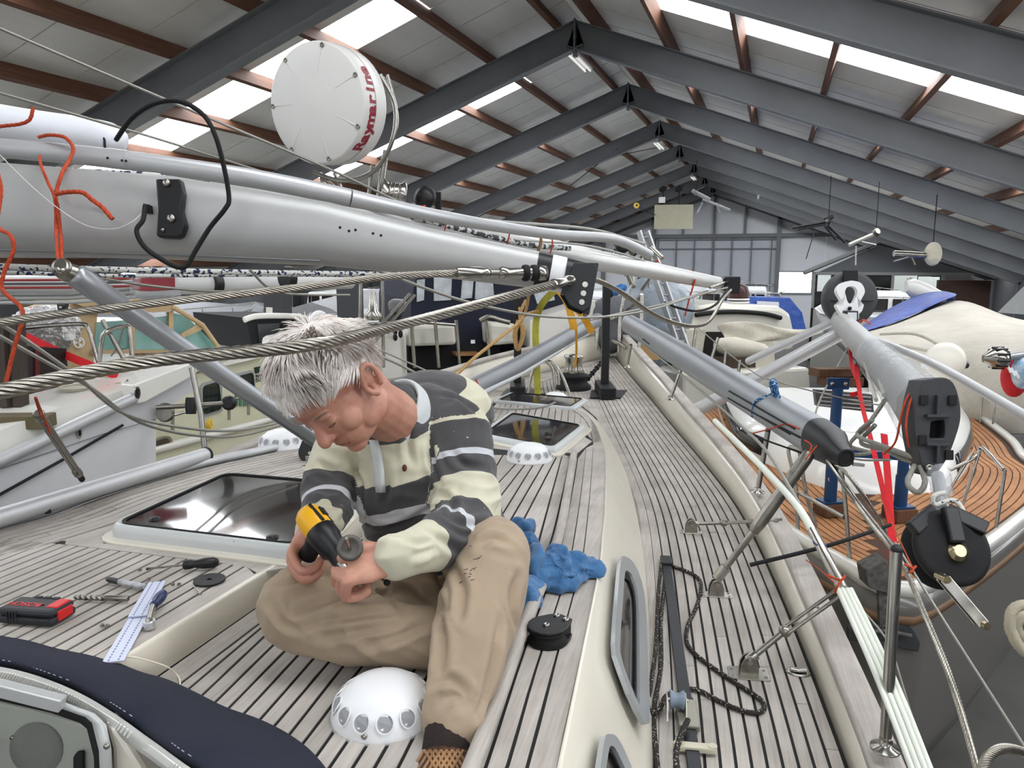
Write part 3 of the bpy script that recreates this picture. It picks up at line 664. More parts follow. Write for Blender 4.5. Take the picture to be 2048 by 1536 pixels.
# genoa track with car
t0, t1 = Sp(1332, 1130, .003), Sp(1392, 1570, .003)
TRK = mat('black_anodised', (36, 38, 42), .35, .5)
o = MB().bar(t0, t1, .028, .008).bar(t0 + V((0, 0, .012)), t1 + V((0, 0, .012)), .036, .012).build('genoa_track', TRK, yacht, bevel=.002); o['label'] = 'black genoa track along the starboard side deck'
MB().bar(t0.lerp(t1, -.03) + V((0, 0, .012)), t0.lerp(t1, .03) + V((0, 0, .012)), .046, .03).build('track_end_stop', BLACK, o, bevel=.004)
td = (t1 - t0).normalized(); tu = td.cross(V((0, 0, 1))).normalized()
SL2 = mat('pewter_slider', (148, 144, 132), .4, .6)
cc = Sp(1375, 1432, .02); MB().bar(cc - td * .07, cc + td * .06, .058, .02).build('car_slider', SL2, o, bevel=.004)
cc2 = Sp(1390, 1495, .02); MB().bar(cc2 - tu * .05, cc2 + tu * .05, .026, .016).lathe([(.012, -.008), (.012, .01)], cc2 - tu * .045, n=10).lathe([(.012, -.008), (.012, .01)], cc2 + tu * .045, n=10).build('pin_stop', mat('pale_stop', (196, 190, 168), .4), o, bevel=.003)
sv = Sp(1354, 1400, .055); MB().lathe([(.026, -.02), (.027, -.017), (.02, -.006), (.02, .006), (.027, .017), (.026, .02)], sv, tu, n=24).build('sheave', mat('blue_grey_sheave', (118, 132, 146), .35), o)
for a in (-1, 1): MB().prism([sv + tu * (a * .026) + td * x + V((0, 0, z)) for x, z in ((-.02, .012), (.02, .012), (.05, -.035), (-.03, -.035))], tu * .004).build('cheek', DULLSTEEL, o)
MB().tube([sv - tu * .03, sv + tu * .03], .006, 8).build('axle', STEEL, o)
def flecked(name, base, fleck, sc=160, th=.62):
    m = mat(name, base, .8); nt = m.node_tree; N = nt.nodes.new; L = nt.links.new; b = nt.nodes['Principled BSDF']
    tc = N('ShaderNodeTexCoord'); v = N('ShaderNodeTexNoise'); v.inputs['Scale'].default_value = sc; v.inputs['Detail'].default_value = 1; L(tc.outputs['Object'], v.inputs[0])
    r = N('ShaderNodeValToRGB'); r.color_ramp.interpolation = 'CONSTANT'; r.color_ramp.elements[0].color = lin(base) + (1,); r.color_ramp.elements[1].position = th; r.color_ramp.elements[1].color = lin(fleck) + (1,)
    L(v.outputs['Fac'], r.inputs[0]); L(r.outputs[0], b.inputs['Base Color']); return m
DROPE = flecked('dark_flecked_rope', (38, 33, 30), (196, 190, 178), 170, .66)
def rope(pts, r, name, m, label=None, cat='rope', parent=None, group=None, n=8, strands=None):
    if strands: o = wire(pts, r, strands, r * 9, name, m, parent, 4, .12)
    else: o = MB().tube(resample(spline(pts, 8), max(12, min(300, len(pts) * 9))), r, n).build(name, m, parent)
    if label: tag(o, label, cat, group)
    return o
rp = [(1318, 1560), (1312, 1500), (1308, 1420), (1322, 1330), (1322, 1240), (1330, 1160), (1332, 1124), (1345, 1132), (1385, 1148), (1402, 1168), (1394, 1210), (1376, 1250), (1374, 1285), (1395, 1312), (1440, 1345), (1490, 1378), (1520, 1398), (1529, 1415), (1514, 1426), (1480, 1420), (1440, 1403), (1400, 1382), (1376, 1380), (1384, 1405), (1389, 1420)]
rope([Sp(x, y, .012) for x, y in rp], .0075, 'sheet_rope', DROPE, 'dark flecked sheet rope looping over the side deck beside the track', strands=3)
rope([Sp(x, y, .022) for x, y in [(1322, 1130), (1316, 1200), (1312, 1290), (1300, 1380), (1294, 1400), (1302, 1425), (1318, 1420), (1330, 1395), (1345, 1385)]], .0075, 'sheet_rope', DROPE, 'second dark flecked rope lying between the track and the cabin window', strands=3)
rope([Sp(x, y, .045) for x, y in [(1360, 1560), (1352, 1510), (1362, 1470), (1372, 1448), (1376, 1440)]], .008, 'sheet_rope', DROPE, 'short dark flecked rope end lashed to the track car', strands=3)
# loose block on the coachroof
def cheek_block(c, ax, fwd, r, label, name='pulley_block'):
    ax = ax.normalized(); fwd = (fwd - ax * fwd.dot(ax)).normalized(); sd = ax.cross(fwd)
    t = thing(name, c, label, 'pulley')
    MB().lathe([(r * .9, -.02), (r, -.017), (r * .75, -.006), (r * .75, .002), (r, .012), (r * .9, .014)], c + ax * .022, ax, n=28).build('sheave', RUBBER, t)
    for z in (0.0, .038):
        q = [c + ax * z + fwd * x + sd * y for x, y in [(r * .98 * math.cos(a), r * .98 * math.sin(a)) for a in [math.radians(70 + 22 * k) for k in range(11)]] + [(r * .9, -r * .7), (r * 1.3, -r * .45), (r * 1.3, r * .45), (r * .9, r * .7)]]
        MB().prism(q, ax * .006).build('cheek_plate', BLACK, t, bevel=.0015)
    for x, y in ((-.1, .0), (1.0, .3), (1.0, -.3)): MB().lathe([(.008, 0), (.008, .004), (.004, .004), (.004, .001), (0, .001)], c + ax * .044 + fwd * (x * r) + sd * (y * r), ax, n=12).build('rivet', STEEL, t)
    for x in (.95,): MB().bar(c + fwd * (x * r) + ax * .005, c + fwd * (x * r) + ax * .04, r * .9, r * .5, fwd).build('spacer', BLACK, t)
    return t
cheek_block(Lp(1095, 1283, .004), V((0, 0, 1)), G(.9, .9, 0), .05, 'small black pulley block lying on the coachroof right of the trousers')
# standing block on port side
cheek_block(Up(620, 905, .03), (-FX + RT * .25 + V((0, 0, .3))), V((0, 0, 1)), .05, 'black pulley block standing on its spring at the port hatch edge')
sp_ = Up(618, 935); hel = [sp_ + V((.012 * math.cos(a), .012 * math.sin(a), .005 + .05 * a / 40)) for a in [k * .5 for k in range(80)]]
tag(MB().tube(hel, .0022, 5).lathe([(.03, 0), (.03, .005), (0, .006)], sp_, n=18).build('block_spring', STEEL), 'steel spring with round deck plate under the black standing block', 'spring')
# spar lying along the port cabin edge, with rail beneath
SP = mat('satin_silver_spar', (192, 193, 194), .42, .4, var=.04)
sa, sb = Up(-260, 1115, .05), Up(410, 910, .045)
t = thing('whisker_pole', Up(200, 975), 'silver aluminium pole with black end cap lying along the port cabin edge', 'pole')
MB().tube([sa, sb], .031, 20).build('pole_tube', SP, t)
d = (sb - sa).normalized(); MB().lathe([(.033, 0), (.034, .012), (.026, .022)], sb, d, n=20).build('end_cap', RUBBER, t)
q = Up(95, 1026, .02); MB().tube([q, q + V((0, 0, .035))], .012, 8).build('rubber_chock', RUBBER, t)
MB().tube([G(a, f, zU(f) + .016) for a, f in offset(roofLeft, -.02)], .02, 10).build('port_rail', SP, yacht)
# port side beyond: coaming strip
# ---------------- companionway corner and folded sprayhood
NAVY = mat('navy_canvas', (25, 30, 46), .9, var=.12, vscale=9, bump=.5, bscale=420)
upE = [(-160, 1238), (0, 1270), (60, 1279), (110, 1296), (180, 1304), (235, 1324), (290, 1349), (325, 1352), (400, 1388), (455, 1418), (505, 1431), (560, 1456), (605, 1485), (632, 1510), (660, 1545), (700, 1610)]
loE = [(-160, 1300), (0, 1323), (50, 1334), (105, 1352), (160, 1376), (205, 1402), (245, 1428), (285, 1458), (320, 1482), (350, 1505), (385, 1530), (430, 1560), (470, 1590), (500, 1610), (530, 1640), (580, 1700)]
t = thing('folded_sprayhood', Up(250, 1400), 'folded navy canvas sprayhood with pale zip in the foreground', 'sprayhood')
rows = []
for i, (a, b) in enumerate(zip(upE, loE)):
    A = Lp(*a, .07); dA = (A - CAM).dot(FW); dB = dA - .26; row = []
    for k in range(9):
        s = k / 8; x = a[0] + (b[0] - a[0]) * s; y = a[1] + (b[1] - a[1]) * s
        row.append(P(x, y, dA - .26 * s - .05 * math.sin(math.pi * s) + .006 * math.sin(i * 2.1 + s * 5)))
    row.append(P(b[0] + 4, b[1] + 16, dB + .05)); rows.append(row)
MB().grid([list(r) for r in zip(*[spline(list(c), 4) for c in zip(*rows)])] and rows).build('canvas_roll', NAVY, t, sub=2, solid=.006)
st = mat('pale_stitching', (170, 172, 178), .8)
m = MB(); lowline = [r[7] for r in rows]; sl_ = resample(spline(lowline, 8), 260)
for i in range(0, 258, 3): d = (sl_[i + 1] - sl_[i]).normalized(); q = sl_[i] - FW * .006; m.tube([q, q + d * .006], .0009, 4)
m.build('stitching', st, t)['kind'] = 'stuff'
ZP = mat('pale_zip_tape', (186, 186, 180), .7, var=.1, vscale=20)
zc = [(x - 8, y + 24) for x, y in loE]; zr = []
dl = [(Lp(*a, .07) - CAM).dot(FW) - .26 for a in upE]
for (x, y), d_ in zip(zc, dl): zr.append([P(x + 9, y - 15, d_), P(x + 3, y - 5, d_ - .014), P(x - 3, y + 5, d_ - .014), P(x - 9, y + 15, d_ + .004)])
MB().grid(zr).build('zip_tape', ZP, t, sub=2, solid=.003)
zl = resample(spline([r[1].lerp(r[2], .3) - FW * .004 for r in zr], 8), 170); m = MB()
for i in range(1, 168):
    d = (zl[i + 1] - zl[i]).normalized(); u = (zr[5][3] - zr[5][0]).normalized(); m.bar(zl[i] - u * .006, zl[i] + u * .006, .0035, .003, -FW)
m.build('zip_teeth', mat('zip_teeth_pale', (226, 226, 220), .4), t)['kind'] = 'stuff'
# companionway washboard with loudspeaker grille
t = thing('companionway_panel', P(60, 1700, 1.05), 'grey green companionway panel with round speaker grille behind the folded sprayhood', 'panel')
PG = mat('grey_green_panel', (150, 153, 144), .45, var=.05, vscale=8)
D0 = 1.33
MB().prism([P(x, y, D0) for x, y in ((-150, 1370), (0, 1405), (60, 1418), (182, 1452), (192, 1470), (202, 1640), (-150, 1640))], FW * .03).build('washboard', PG, t, bevel=.006)
c = P(72, 1498, D0 - .002); MB().lathe([(0, .004), (.026, .005), (.042, .004), (.046, 0)], c, -FW, n=36).build('speaker_grille', mat('speaker_mesh', (140, 143, 136), .6, bump=1., bscale=900), t)
for x, y in ((25, 1475), (101, 1494)): MB().lathe([(.004, 0), (.004, .002), (0, .003)], P(x, y, D0 - .002), -FW, n=10).build('screw', DULLSTEEL, t)
MB().prism([P(x, y, D0 - .012) for x, y in ((145, 1515), (152, 1505), (165, 1504), (166, 1620), (145, 1620))], FW * .01).build('pull_handle', RUBBER, t, bevel=.003)
fr_o = [(-150, 1340), (0, 1373), (120, 1402), (190, 1428), (212, 1450), (222, 1500), (228, 1640)]; fr_i = [(-150, 1352), (0, 1385), (115, 1412), (172, 1432), (186, 1444), (200, 1500), (206, 1640)]
MB().grid([[P(*a, D0 - .05), P(*b, D0 - .05), P(*b, D0 + .01)] for a, b in zip(fr_o, fr_i)]).build('frame_strip', mat('pale_alloy_strip', (196, 198, 196), .35, .3), t, solid=.004)
MB().grid([[P(*b, D0 - .035), P(b[0] - 10, b[1] + 12, D0 - .03)] for b in fr_i]).build('rubber_seal', RUBBER, t, solid=.005)
MB().bar(P(-150, 1338, D0 - .08), P(126, 1408, D0 - .07), .02, .022).build('slide_rail', mat('pale_alloy_strip', (196, 198, 196)), t, bevel=.002)
MB().prism([P(x, y, D0 - .03) for x, y in ((205, 1440), (232, 1452), (300, 1560), (320, 1660), (225, 1660), (222, 1500))], FW * .05).build('coaming', CREAM, t, bevel=.01)
MB().lathe([(.005, 0), (.005, .003), (0, .004)], P(214, 1492, D0 - .055), -FW, n=10).build('screw', STEEL, t)
# thin cord end
rope([Up(252, 1314, .005), Up(275, 1316, .004), Lp(330, 1332, .05), Lp(352, 1348, .012), Lp(360, 1362, .006), Lp(358, 1376, .004)], .0017, 'loose_string', mat('ivory_cord', (226, 218, 200), .8), 'thin ivory cord hanging over the cream step')
# ================================================================== THE MAN
SC = 1.0
man = thing('person', Lp(900, 1240), 'seated person in cream and grey striped rugby shirt and beige trousers bowing over a drill', 'person')
def remesh(mb, vox, it=6, fac=.5):
    ob = mb.build('tmp_blob', None); o = ORG[ob].copy()
    r = ob.modifiers.new('r', 'REMESH'); r.mode = 'VOXEL'; r.voxel_size = vox; r.use_smooth_shade = True
    if it: s = ob.modifiers.new('s', 'SMOOTH'); s.iterations = it; s.factor = fac
    bpy.context.view_layer.update()
    me = bpy.data.meshes.new_from_object(ob.evaluated_get(bpy.context.evaluated_depsgraph_get()))
    me.transform(Matrix.Translation(o)); old = ob.data; bpy.data.objects.remove(ob); bpy.data.meshes.remove(old); return me
def finish(me, name, m, parent, smooth=True):
    me.name = name; me.transform(Matrix.Translation(-ORG[parent])); ob = bpy.data.objects.new(name, me); COL.objects.link(ob); ob.parent = parent; ORG[ob] = ORG[parent]
    me.materials.clear(); me.materials.append(m)
    me.polygons.foreach_set('use_smooth', [smooth] * len(me.polygons)); me.update(); return ob
def chain(mb, pts, n=16, k=5):      # pts: (px, py, depth, radius): tapered limb with round ends
    c = [P(*p[:3]) for p in pts]; r = [p[3] for p in pts]; q = spline(c, k); rr = [x.x for x in spline([V((a, 0, 0)) for a in r], k)]
    mb.tube(q, rr, n); mb.ball(q[0], rr[0], n, 10); mb.ball(q[-1], rr[-1], n, 10); return q
def displace(me, fn):
    for v, n in zip(me.vertices, [x.vector.copy() for x in me.vertex_normals]): v.co += n * fn(v.co.copy(), n)
def N3(p, s): return noise.noise(p * s)
def seg_param(p, pl):       # nearest point on a polyline: distance, arc length, index
    best = (9, 0); acc = 0
    for a, b in zip(pl, pl[1:]):
        e = b - a; L = e.length; t = max(0, min(1, (p - a).dot(e) / (L * L))); d = (p - a - e * t).length
        if d < best[0]: best = (d, acc + t * L)
        acc += L
    return best
def seg_soft(p, pl):        # arc length blended over the nearby segments, so that stripes bend smoothly round an elbow
    acc = 0; sw = ss = 0
    for a, b in zip(pl, pl[1:]):
        e = b - a; L = e.length; t = max(0, min(1, (p - a).dot(e) / (L * L))); d = (p - a - e * t).length; w = 1 / (d + .001) ** 8; sw += w; ss += w * (acc + t * L); acc += L
    return ss / sw
BK = -FW
def cv(x, y, z): return RT * x + UP * y + BK * z            # picture right, picture up, towards the viewer
# ---------------- head frame
HF = cv(-.27, -.80, .50).normalized(); HU = cv(-.6, .44, .66); HU = (HU - HF * HU.dot(HF)).normalized(); HL = HU.cross(HF)      # forward, up, his left
HC = P(672, 772, 1.70); HS = 1.1
def hp_(l, f, u): return HC + (HL * l + HF * f + HU * u) * HS
HM = Matrix((HL, HF, HU)).transposed()
body = MB()
def eb(l, f, u, rl, rf, ru, n=20): body.ball(hp_(l, f, u), V((rl, rf, ru)) * HS, n, 14, HM)
eb(0, -.015, .035, .076, .098, .088, 28); eb(0, .02, -.02, .066, .082, .085, 24); eb(0, .04, -.075, .05, .05, .042); eb(0, .055, .04, .06, .045, .045)
eb(0, .068, -.1, .026, .024, .018); eb(0, .05, -.06, .05, .048, .05)
for s in (-1, 1):
    eb(s * .04, .055, -.03, .026, .03, .03); eb(s * .031, .088, .018, .028, .012, .009); eb(s * .031, .08, .0, .0145, .0135, .012); eb(s * .031, .0835, -.004, .016, .011, .006)
    eb(s * .05, .01, -.07, .02, .045, .03); eb(s * .011, .1, -.034, .010, .011, .008)
nose_ = [hp_(0, .086, .012), hp_(0, .098, -.008), hp_(0, .113, -.03), hp_(0, .108, -.036)]; body.tube(spline(nose_, 4), [.009 * HS, .0095 * HS, .01 * HS, .0105 * HS, .011 * HS, .0118 * HS, .0125 * HS, .013 * HS, .0135 * HS, .0135 * HS, .013 * HS, .012 * HS, .010 * HS][:13], 12); body.ball(hp_(0, .11, -.033), .0135 * HS, 12, 8)
eb(0, .087, -.062, .024, .010, .0055); eb(0, .086, -.073, .02, .010, .007); eb(0, .082, -.05, .022, .012, .012)
for s in (-1, 1):          # ears: helix ring, concha and lobe
    el = [hp_(s * (.079 + .012 * abs(math.sin(a * .5))), -.012 + .02 * math.cos(a) - .008 * math.sin(a), -.012 + .029 * math.sin(a)) for a in [math.radians(-70 + 30 * k) for k in range(11)]]
    body.tube(el, .0062 * HS, 8); body.ball(el[0], .0075 * HS, 8, 6); body.ball(el[-1], .006 * HS, 8, 6)
    eb(s * .077, -.014, -.01, .008, .015, .024); eb(s * .083, -.006, -.036, .006, .008, .010)
    eb(s * .081, -.012, .006, .006, .006, .014)
nb = P(792, 838, 1.885)
body.tube([hp_(0, -.03, -.03), hp_(0, -.02, -.1), nb, P(815, 880, 1.93)], [.066, .064, .07, .09], 18)
chain(body, [(805, 870, 1.95, .10), (840, 930, 2.0, .13), (890, 1040, 2.07, .13), (905, 1130, 2.12, .12)])
Larm = [(915, 862, 1.92, .05), (928, 960, 1.87, .046), (938, 1052, 1.79, .042), (870, 1086, 1.69, .036), (790, 1113, 1.60, .029)]
Rarm = [(690, 880, 1.98, .05), (658, 960, 1.94, .045), (660, 1020, 1.88, .04), (625, 1068, 1.76, .03), (622, 1085, 1.72, .028)]
for a in (Larm, Rarm): chain(body, [(820, 870, 1.97, .07), a[0]]); chain(body, a)
Lleg = [(945, 1142, 2.12, .08), (965, 1115, 1.92, .07), (985, 1116, 1.73, .055), (957, 1210, 1.66, .05), (922, 1335, 1.55, .045), (897, 1470, 1.46, .036)]
Rleg = [(855, 1152, 2.1, .08), (720, 1182, 1.9, .07), (596, 1208, 1.745, .05), (612, 1235, 1.705, .05), (740, 1262, 1.69, .045), (905, 1285, 1.72, .036)]
for a in (Lleg, Rleg): chain(body, [(900, 1130, 2.1, .08), a[0]]); chain(body, a)
def hand(w, d, n, side, curls, spread, L=1., thumb=None, rad=.0088):
    """w wrist, d wrist to knuckles, n palm normal, side = direction of the thumb edge"""
    d = d.normalized(); n = (n - d * n.dot(d)).normalized(); sdv = (side - d * side.dot(d) - n * side.dot(n)).normalized()
    kn = []; palm = .085 * L
    for i, (off, ln) in enumerate(((.030, .95), (.010, 1.05), (-.010, 1.0), (-.029, .8))):
        b = w + d * (palm * (1.0 - .04 * abs(i - 1))) + sdv * (off * L) - n * .003; kn.append(b)
        body.tube([w + sdv * (off * .6 * L), w.lerp(b, .55) - n * .004, b], [.0145, .0135, .0112], 10)
        p = b; dirv = (d + sdv * spread[i]).normalized(); pts = [w.lerp(b, .8), b]; ang = 0
        for seg, (fl, cu) in enumerate(zip((.044, .028, .021), curls[i])):
            ang += math.radians(cu); dd = dirv * math.cos(ang) + n * math.sin(ang); p = p + dd * (fl * ln * L); pts.append(p)
        q = spline(pts, 4); body.tube(q, [rad * (1.18 - .32 * k / (len(q) - 1)) for k in range(len(q))], 10); body.ball(q[-1], rad * .86, 10, 8)
        for k_ in (1, 2, 3): body.ball(pts[k_], rad * (1.22 - .08 * k_), 10, 8)
        nl_ = (pts[-1] - pts[-2]).normalized(); out = dirv * math.sin(ang) * -1 * -1 - n * math.cos(ang)
    body.ball(w + d * palm * .5, V((.036, palm * .6, .016)) * L, 14, 10, Matrix((sdv, d, n)).transposed())
    body.ball(w + d * palm * .35 + sdv * .024 + n * .01, V((.018, .034, .016)) * L, 12, 8, Matrix((sdv, d, n)).transposed())
    if thumb:
        tp = [w + d * .02 + sdv * .022] + thumb; q = spline(tp, 4); body.tube(q, [rad * (1.5 - .45 * k / (len(q) - 1)) for k in range(len(q))], 10); body.ball(q[-1], rad * 1.03, 10, 8)
    return kn
wl_ = P(786, 1116, 1.597)
hand(wl_, cv(-1, -.22, .18), cv(-.15, -.75, -.62), cv(-.2, .72, -.6), [(62, 72, 45), (68, 78, 50), (72, 80, 50), (74, 80, 50)], (.05, .0, -.02, -.06), 1.24,
     [P(735, 1096, 1.60), P(706, 1104, 1.585), P(684, 1116, 1.57)], .0112)
wr_ = P(618, 1056, 1.73)
hand(wr_, cv(-.18, -.62, .62), cv(.72, -.3, .1), cv(.25, .45, .8), [(48, 75, 45), (52, 78, 50), (55, 80, 50), (58, 80, 50)], (.05, 0, -.03, -.06), 1.1,
     [P(640, 1080, 1.66), P(655, 1088, 1.635), P(664, 1098, 1.625)], .0098)
SKIN = mat('weathered_skin', (202, 152, 130), .5, col2=(180, 122, 104), vscale=16, bump=.25, bscale=260, dist=.001)
SKIN.node_tree.nodes['Principled BSDF'].inputs['Subsurface Weight'].default_value = .12; SKIN.node_tree.nodes['Principled BSDF'].inputs['Subsurface Radius'].default_value = (.01, .004, .002)
me = remesh(body, .0027, 5)
bo = finish(me, 'body', SKIN, man)
# eyebrows, mouth line and lids
m = MB()
for s in (-1, 1):
    for k in range(26):
        t = k / 25; a = hp_(s * (.014 + .036 * t), .1005 - .016 * t * t, .020 + .006 * math.sin(t * 2.4)); d = (HL * s * .8 + HU * random.uniform(.1, .5) + HF * .5).normalized(); m.tube([a - d * .002, a + d * .009], [.0012, .0003], 4)
m.build('eyebrows', mat('grey_brow', (150, 140, 130), .8), man)['kind'] = 'stuff'
m = MB()
for s in (-1, 1): m.tube(spline([hp_(s * (.018 + .026 * t), .0965 - .008 * abs(t - .45) - .004 * t, -.0075 - .004 * math.sin(t * 3.14)) for t in (0, .25, .5, .75, 1)], 3), .0011, 5)
m.tube(spline([hp_(x, .0975 - abs(x) * .25, -.0675 - .003 * (abs(x) / .02) ** 2) for x in (-.022, -.012, 0, .012, .022)], 3), .0013, 5)
m.build('lash_and_mouth_lines', mat('dark_lash', (104, 62, 52), .7), man)
# ---------------- hair
HAIR = mat('silver_hair', (240, 234, 228), .5, col2=(214, 202, 194), vscale=30)
m = MB(); rows = []
def scalp(th, ph, k=1.):       # th from crown, ph round: 0 = forward
    l = .08 * math.sin(th) * math.sin(ph); f = .102 * math.sin(th) * math.cos(ph) - .015; u = .092 * math.cos(th) + .035; return l * k, f * k if False else f, u
def hair_limit(ph):            # how far down the hair reaches
    a = abs(math.atan2(math.sin(ph), math.cos(ph)))
    return 1.02 if a < .5 else (1.02 + (a - .5) * .62 if a < 1.3 else 1.58 + (a - 1.3) * .46)
for i in range(15):
    row = []
    for j in range(48):
        ph = 2 * math.pi * j / 48; th = hair_limit(ph) * i / 14; l, f, u = scalp(max(th, .001), ph); row.append(hp_(l * 1.04, -.015 + (f + .015) * 1.04, .035 + (u - .035) * 1.04))
    rows.append(row)
m.loft(rows, False, True, True)
rnd = random.Random(3)
for k in range(5200):
    ph = rnd.uniform(0, 2 * math.pi); th = hair_limit(ph) * math.sqrt(rnd.uniform(0, 1)) * 1.0; l, f, u = scalp(max(th, .02), ph)
    p = hp_(l * 1.03, -.015 + (f + .015) * 1.03, .035 + (u - .035) * 1.03); nrm = (HL * (l / .0064) + HF * ((f + .015) / .0104) + HU * ((u - .035) / .0085)).normalized()
    crown = (l, f + .05, u - .11); flow = HL * (l * 1.2 + .025 * math.sin(f * 40)) + HF * ((f + .06) * 1.0 + .02) - HU * (.03 + .25 * (.127 - u))
    flow = flow - nrm * flow.dot(nrm); flow = flow.normalized() if flow.length > 1e-4 else HF
    w = V((noise.noise(p * 22), noise.noise(p * 22 + V((7, 1, 3))), noise.noise(p * 22 + V((2, 9, 5))))) * 1.3
    d = (flow + w + nrm * .12).normalized(); side = min(1, th / 1.2); L = (.034 + .03 * rnd.random()) * (1.25 - .55 * side) * HS
    lift = (.95 if abs(math.atan2(math.sin(ph), math.cos(ph))) < 1.4 else .5) * (1.15 - .5 * side)
    r0 = .0011 + .0007 * rnd.random()
    pts = [p - nrm * .003, p + nrm * (.012 * lift) + d * L * .3, p + nrm * (.019 * lift) + d * L * .7, p + nrm * (.016 * lift) + d * L * 1.05 - HU * .004 * side]
    m.tube(pts, [r0, r0 * 1.15, r0 * .9, r0 * .15], 3, caps=False)
hr_ = m.build('hair', HAIR, man)
# ---------------- shirt
shirt = MB()
tor = chain(shirt, [(908, 1118, 2.11, .158), (880, 1030, 2.06, .162), (835, 930, 1.985, .158), (806, 868, 1.955, .125)], 24)
shirt.ball(P(872, 832, 2.08), (.16, .13, .125), 20, 12); shirt.ball(P(790, 985, 1.96), (.11, .1, .12), 18, 12); shirt.ball(P(830, 1060, 2.0), (.14, .11, .09), 18, 12)
chain(shirt, [(700, 885, 1.985, .074), (770, 858, 1.975, .09), (850, 850, 1.98, .105), (915, 866, 1.93, .083)], 20)
chain(shirt, [(800, 850, 1.925, .078), (786, 822, 1.89, .07)])
la = chain(shirt, [(912, 866, 1.925, .086), (926, 960, 1.875, .082), (932, 1045, 1.795, .076), (880, 1083, 1.70, .06), (792, 1113, 1.60, .045)], 20)
ra = chain(shirt, [(694, 888, 1.98, .078), (660, 960, 1.94, .066), (657, 1015, 1.885, .058), (630, 1062, 1.775, .046)], 20)
me = remesh(shirt, .0048, 8)
ta, tb = P(808, 845, 1.94), P(908, 1118, 2.11)
taxis = [P(796, 838, 1.91), P(812, 890, 1.95), P(840, 950, 1.99), P(880, 1030, 2.06), P(908, 1140, 2.12)]
def shirt_disp(p, n):
    dl = seg_param(p, la)[0]; el = (p - P(932, 1045, 1.795)).length; er = (p - P(657, 1015, 1.885)).length; lap = (p - P(850, 1080, 1.97)).length
    w = .3 + 1.2 * math.exp(-(el / .1) ** 2) + .9 * math.exp(-(er / .09) ** 2) + 1.1 * math.exp(-(lap / .13) ** 2)
    q = p + V((N3(p, 5), N3(p + V((3, 0, 0)), 5), 0)) * .05
    r = abs(noise.noise(V((q.x * 9, q.y * 9, q.z * 26)))); r2 = abs(noise.noise(V((q.x * 22, q.y * 14, q.z * 20 + 5))))
    return w * (.020 * (.33 - r) + .009 * (.3 - r2)) + .005 * N3(p, 9)
displace(me, shirt_disp)
from mathutils.bvhtree import BVHTree
from mathutils.kdtree import KDTree
def hit_px(bv, x, y, off=.002):
    d = ray(x, y).normalized(); h = bv.ray_cast(CAM, d); return (h[0] - d * off, h[1]) if h[0] else (P(x, y, 1.85), BK)
def creases(me, lines, dep, wd):        # press folds into the cloth along lines found on its surface
    bv = BVHTree.FromPolygons([v.co.copy() for v in me.vertices], [tuple(p.vertices) for p in me.polygons]); pts = []
    for ln in lines:
        q = spline([V((x, y, 0)) for x, y in ln], 10)
        for i, p in enumerate(q):
            d = ray(p.x, p.y).normalized(); h = bv.ray_cast(CAM, d)
            if h[0]: pts.append((h[0], math.sin(math.pi * (i + .6) / (len(q) + .2)) ** .6))
    kd = KDTree(len(pts))
    for i, (p, s) in enumerate(pts): kd.insert(p, i)
    kd.balance()
    for v, n in zip(me.vertices, [x.vector.copy() for x in me.vertex_normals]):
        _, i, d = kd.find(v.co)
        if d < wd * 5: v.co += n * (dep * pts[i][1] * (-math.exp(-(d / wd) ** 2) + .75 * math.exp(-((d - 2.1 * wd) / (1.1 * wd)) ** 2)))
creases(me, [[(880, 985), (905, 1010), (898, 1040)], [(890, 1030), (930, 1050), (985, 1046)], [(885, 1045), (930, 1070), (980, 1066)], [(850, 1060), (890, 1085), (920, 1102)], [(800, 1075), (840, 1088), (870, 1075)], [(828, 1110), (862, 1100)], [(822, 815), (815, 870), (822, 925)], [(705, 925), (722, 970), (728, 1030)], [(760, 1062), (820, 1042), (875, 1008)], [(740, 1082), (800, 1068)], [(620, 1000), (660, 1012), (692, 995)], [(618, 1026), (652, 1036)], [(640, 928), (672, 946)], [(905, 905), (930, 930), (970, 935)], [(860, 880), (868, 930), (880, 970)], [(880, 790), (920, 800), (960, 830)], [(770, 930), (775, 980), (765, 1010)]], .0075, .0085)
bw = BVHTree.FromPolygons([v.co.copy() for v in me.vertices], [tuple(p.vertices) for p in me.polygons])
lax = [la[0] - (la[5] - la[0]).normalized() * .12] + list(la); rax = [ra[0] - (ra[4] - ra[0]).normalized() * .12] + list(ra)
toff = .185 - seg_param(hit_px(bw, 800, 932)[0], taxis)[1] + .235; loff = .235 - seg_param(hit_px(bw, 925, 850)[0], lax)[1]; roff = .235 + .0675 - seg_param(hit_px(bw, 645, 968)[0], rax)[1]
at = me.attributes.new('stripe', 'FLOAT', 'POINT'); vals = []
for v in me.vertices:
    d1, s1 = seg_param(v.co, la); d2, s2 = seg_param(v.co, ra); d3, s3 = seg_param(v.co, taxis)
    r1 = .088 - .012 * min(1, s1 / .22) - .031 * max(0, min(1, (s1 - .22) / .25)); r2 = .08 - .032 * min(1, s2 / .28); g3 = d3 - .145
    if d1 - r1 < max(g3, .004) and (v.co - la[0]).dot((la[5] - la[0]).normalized()) > -.012: vals.append(min(seg_soft(v.co, lax) + loff, .235 * 3 - .025) + .235)
    elif d2 - r2 < max(g3, .004) and (v.co - ra[0]).dot((ra[4] - ra[0]).normalized()) > .0: vals.append(min(seg_soft(v.co, rax) + roff, .235 * 2 - .025) + .235)
    else: vals.append(s3 + toff)
at.data.foreach_set('value', vals)
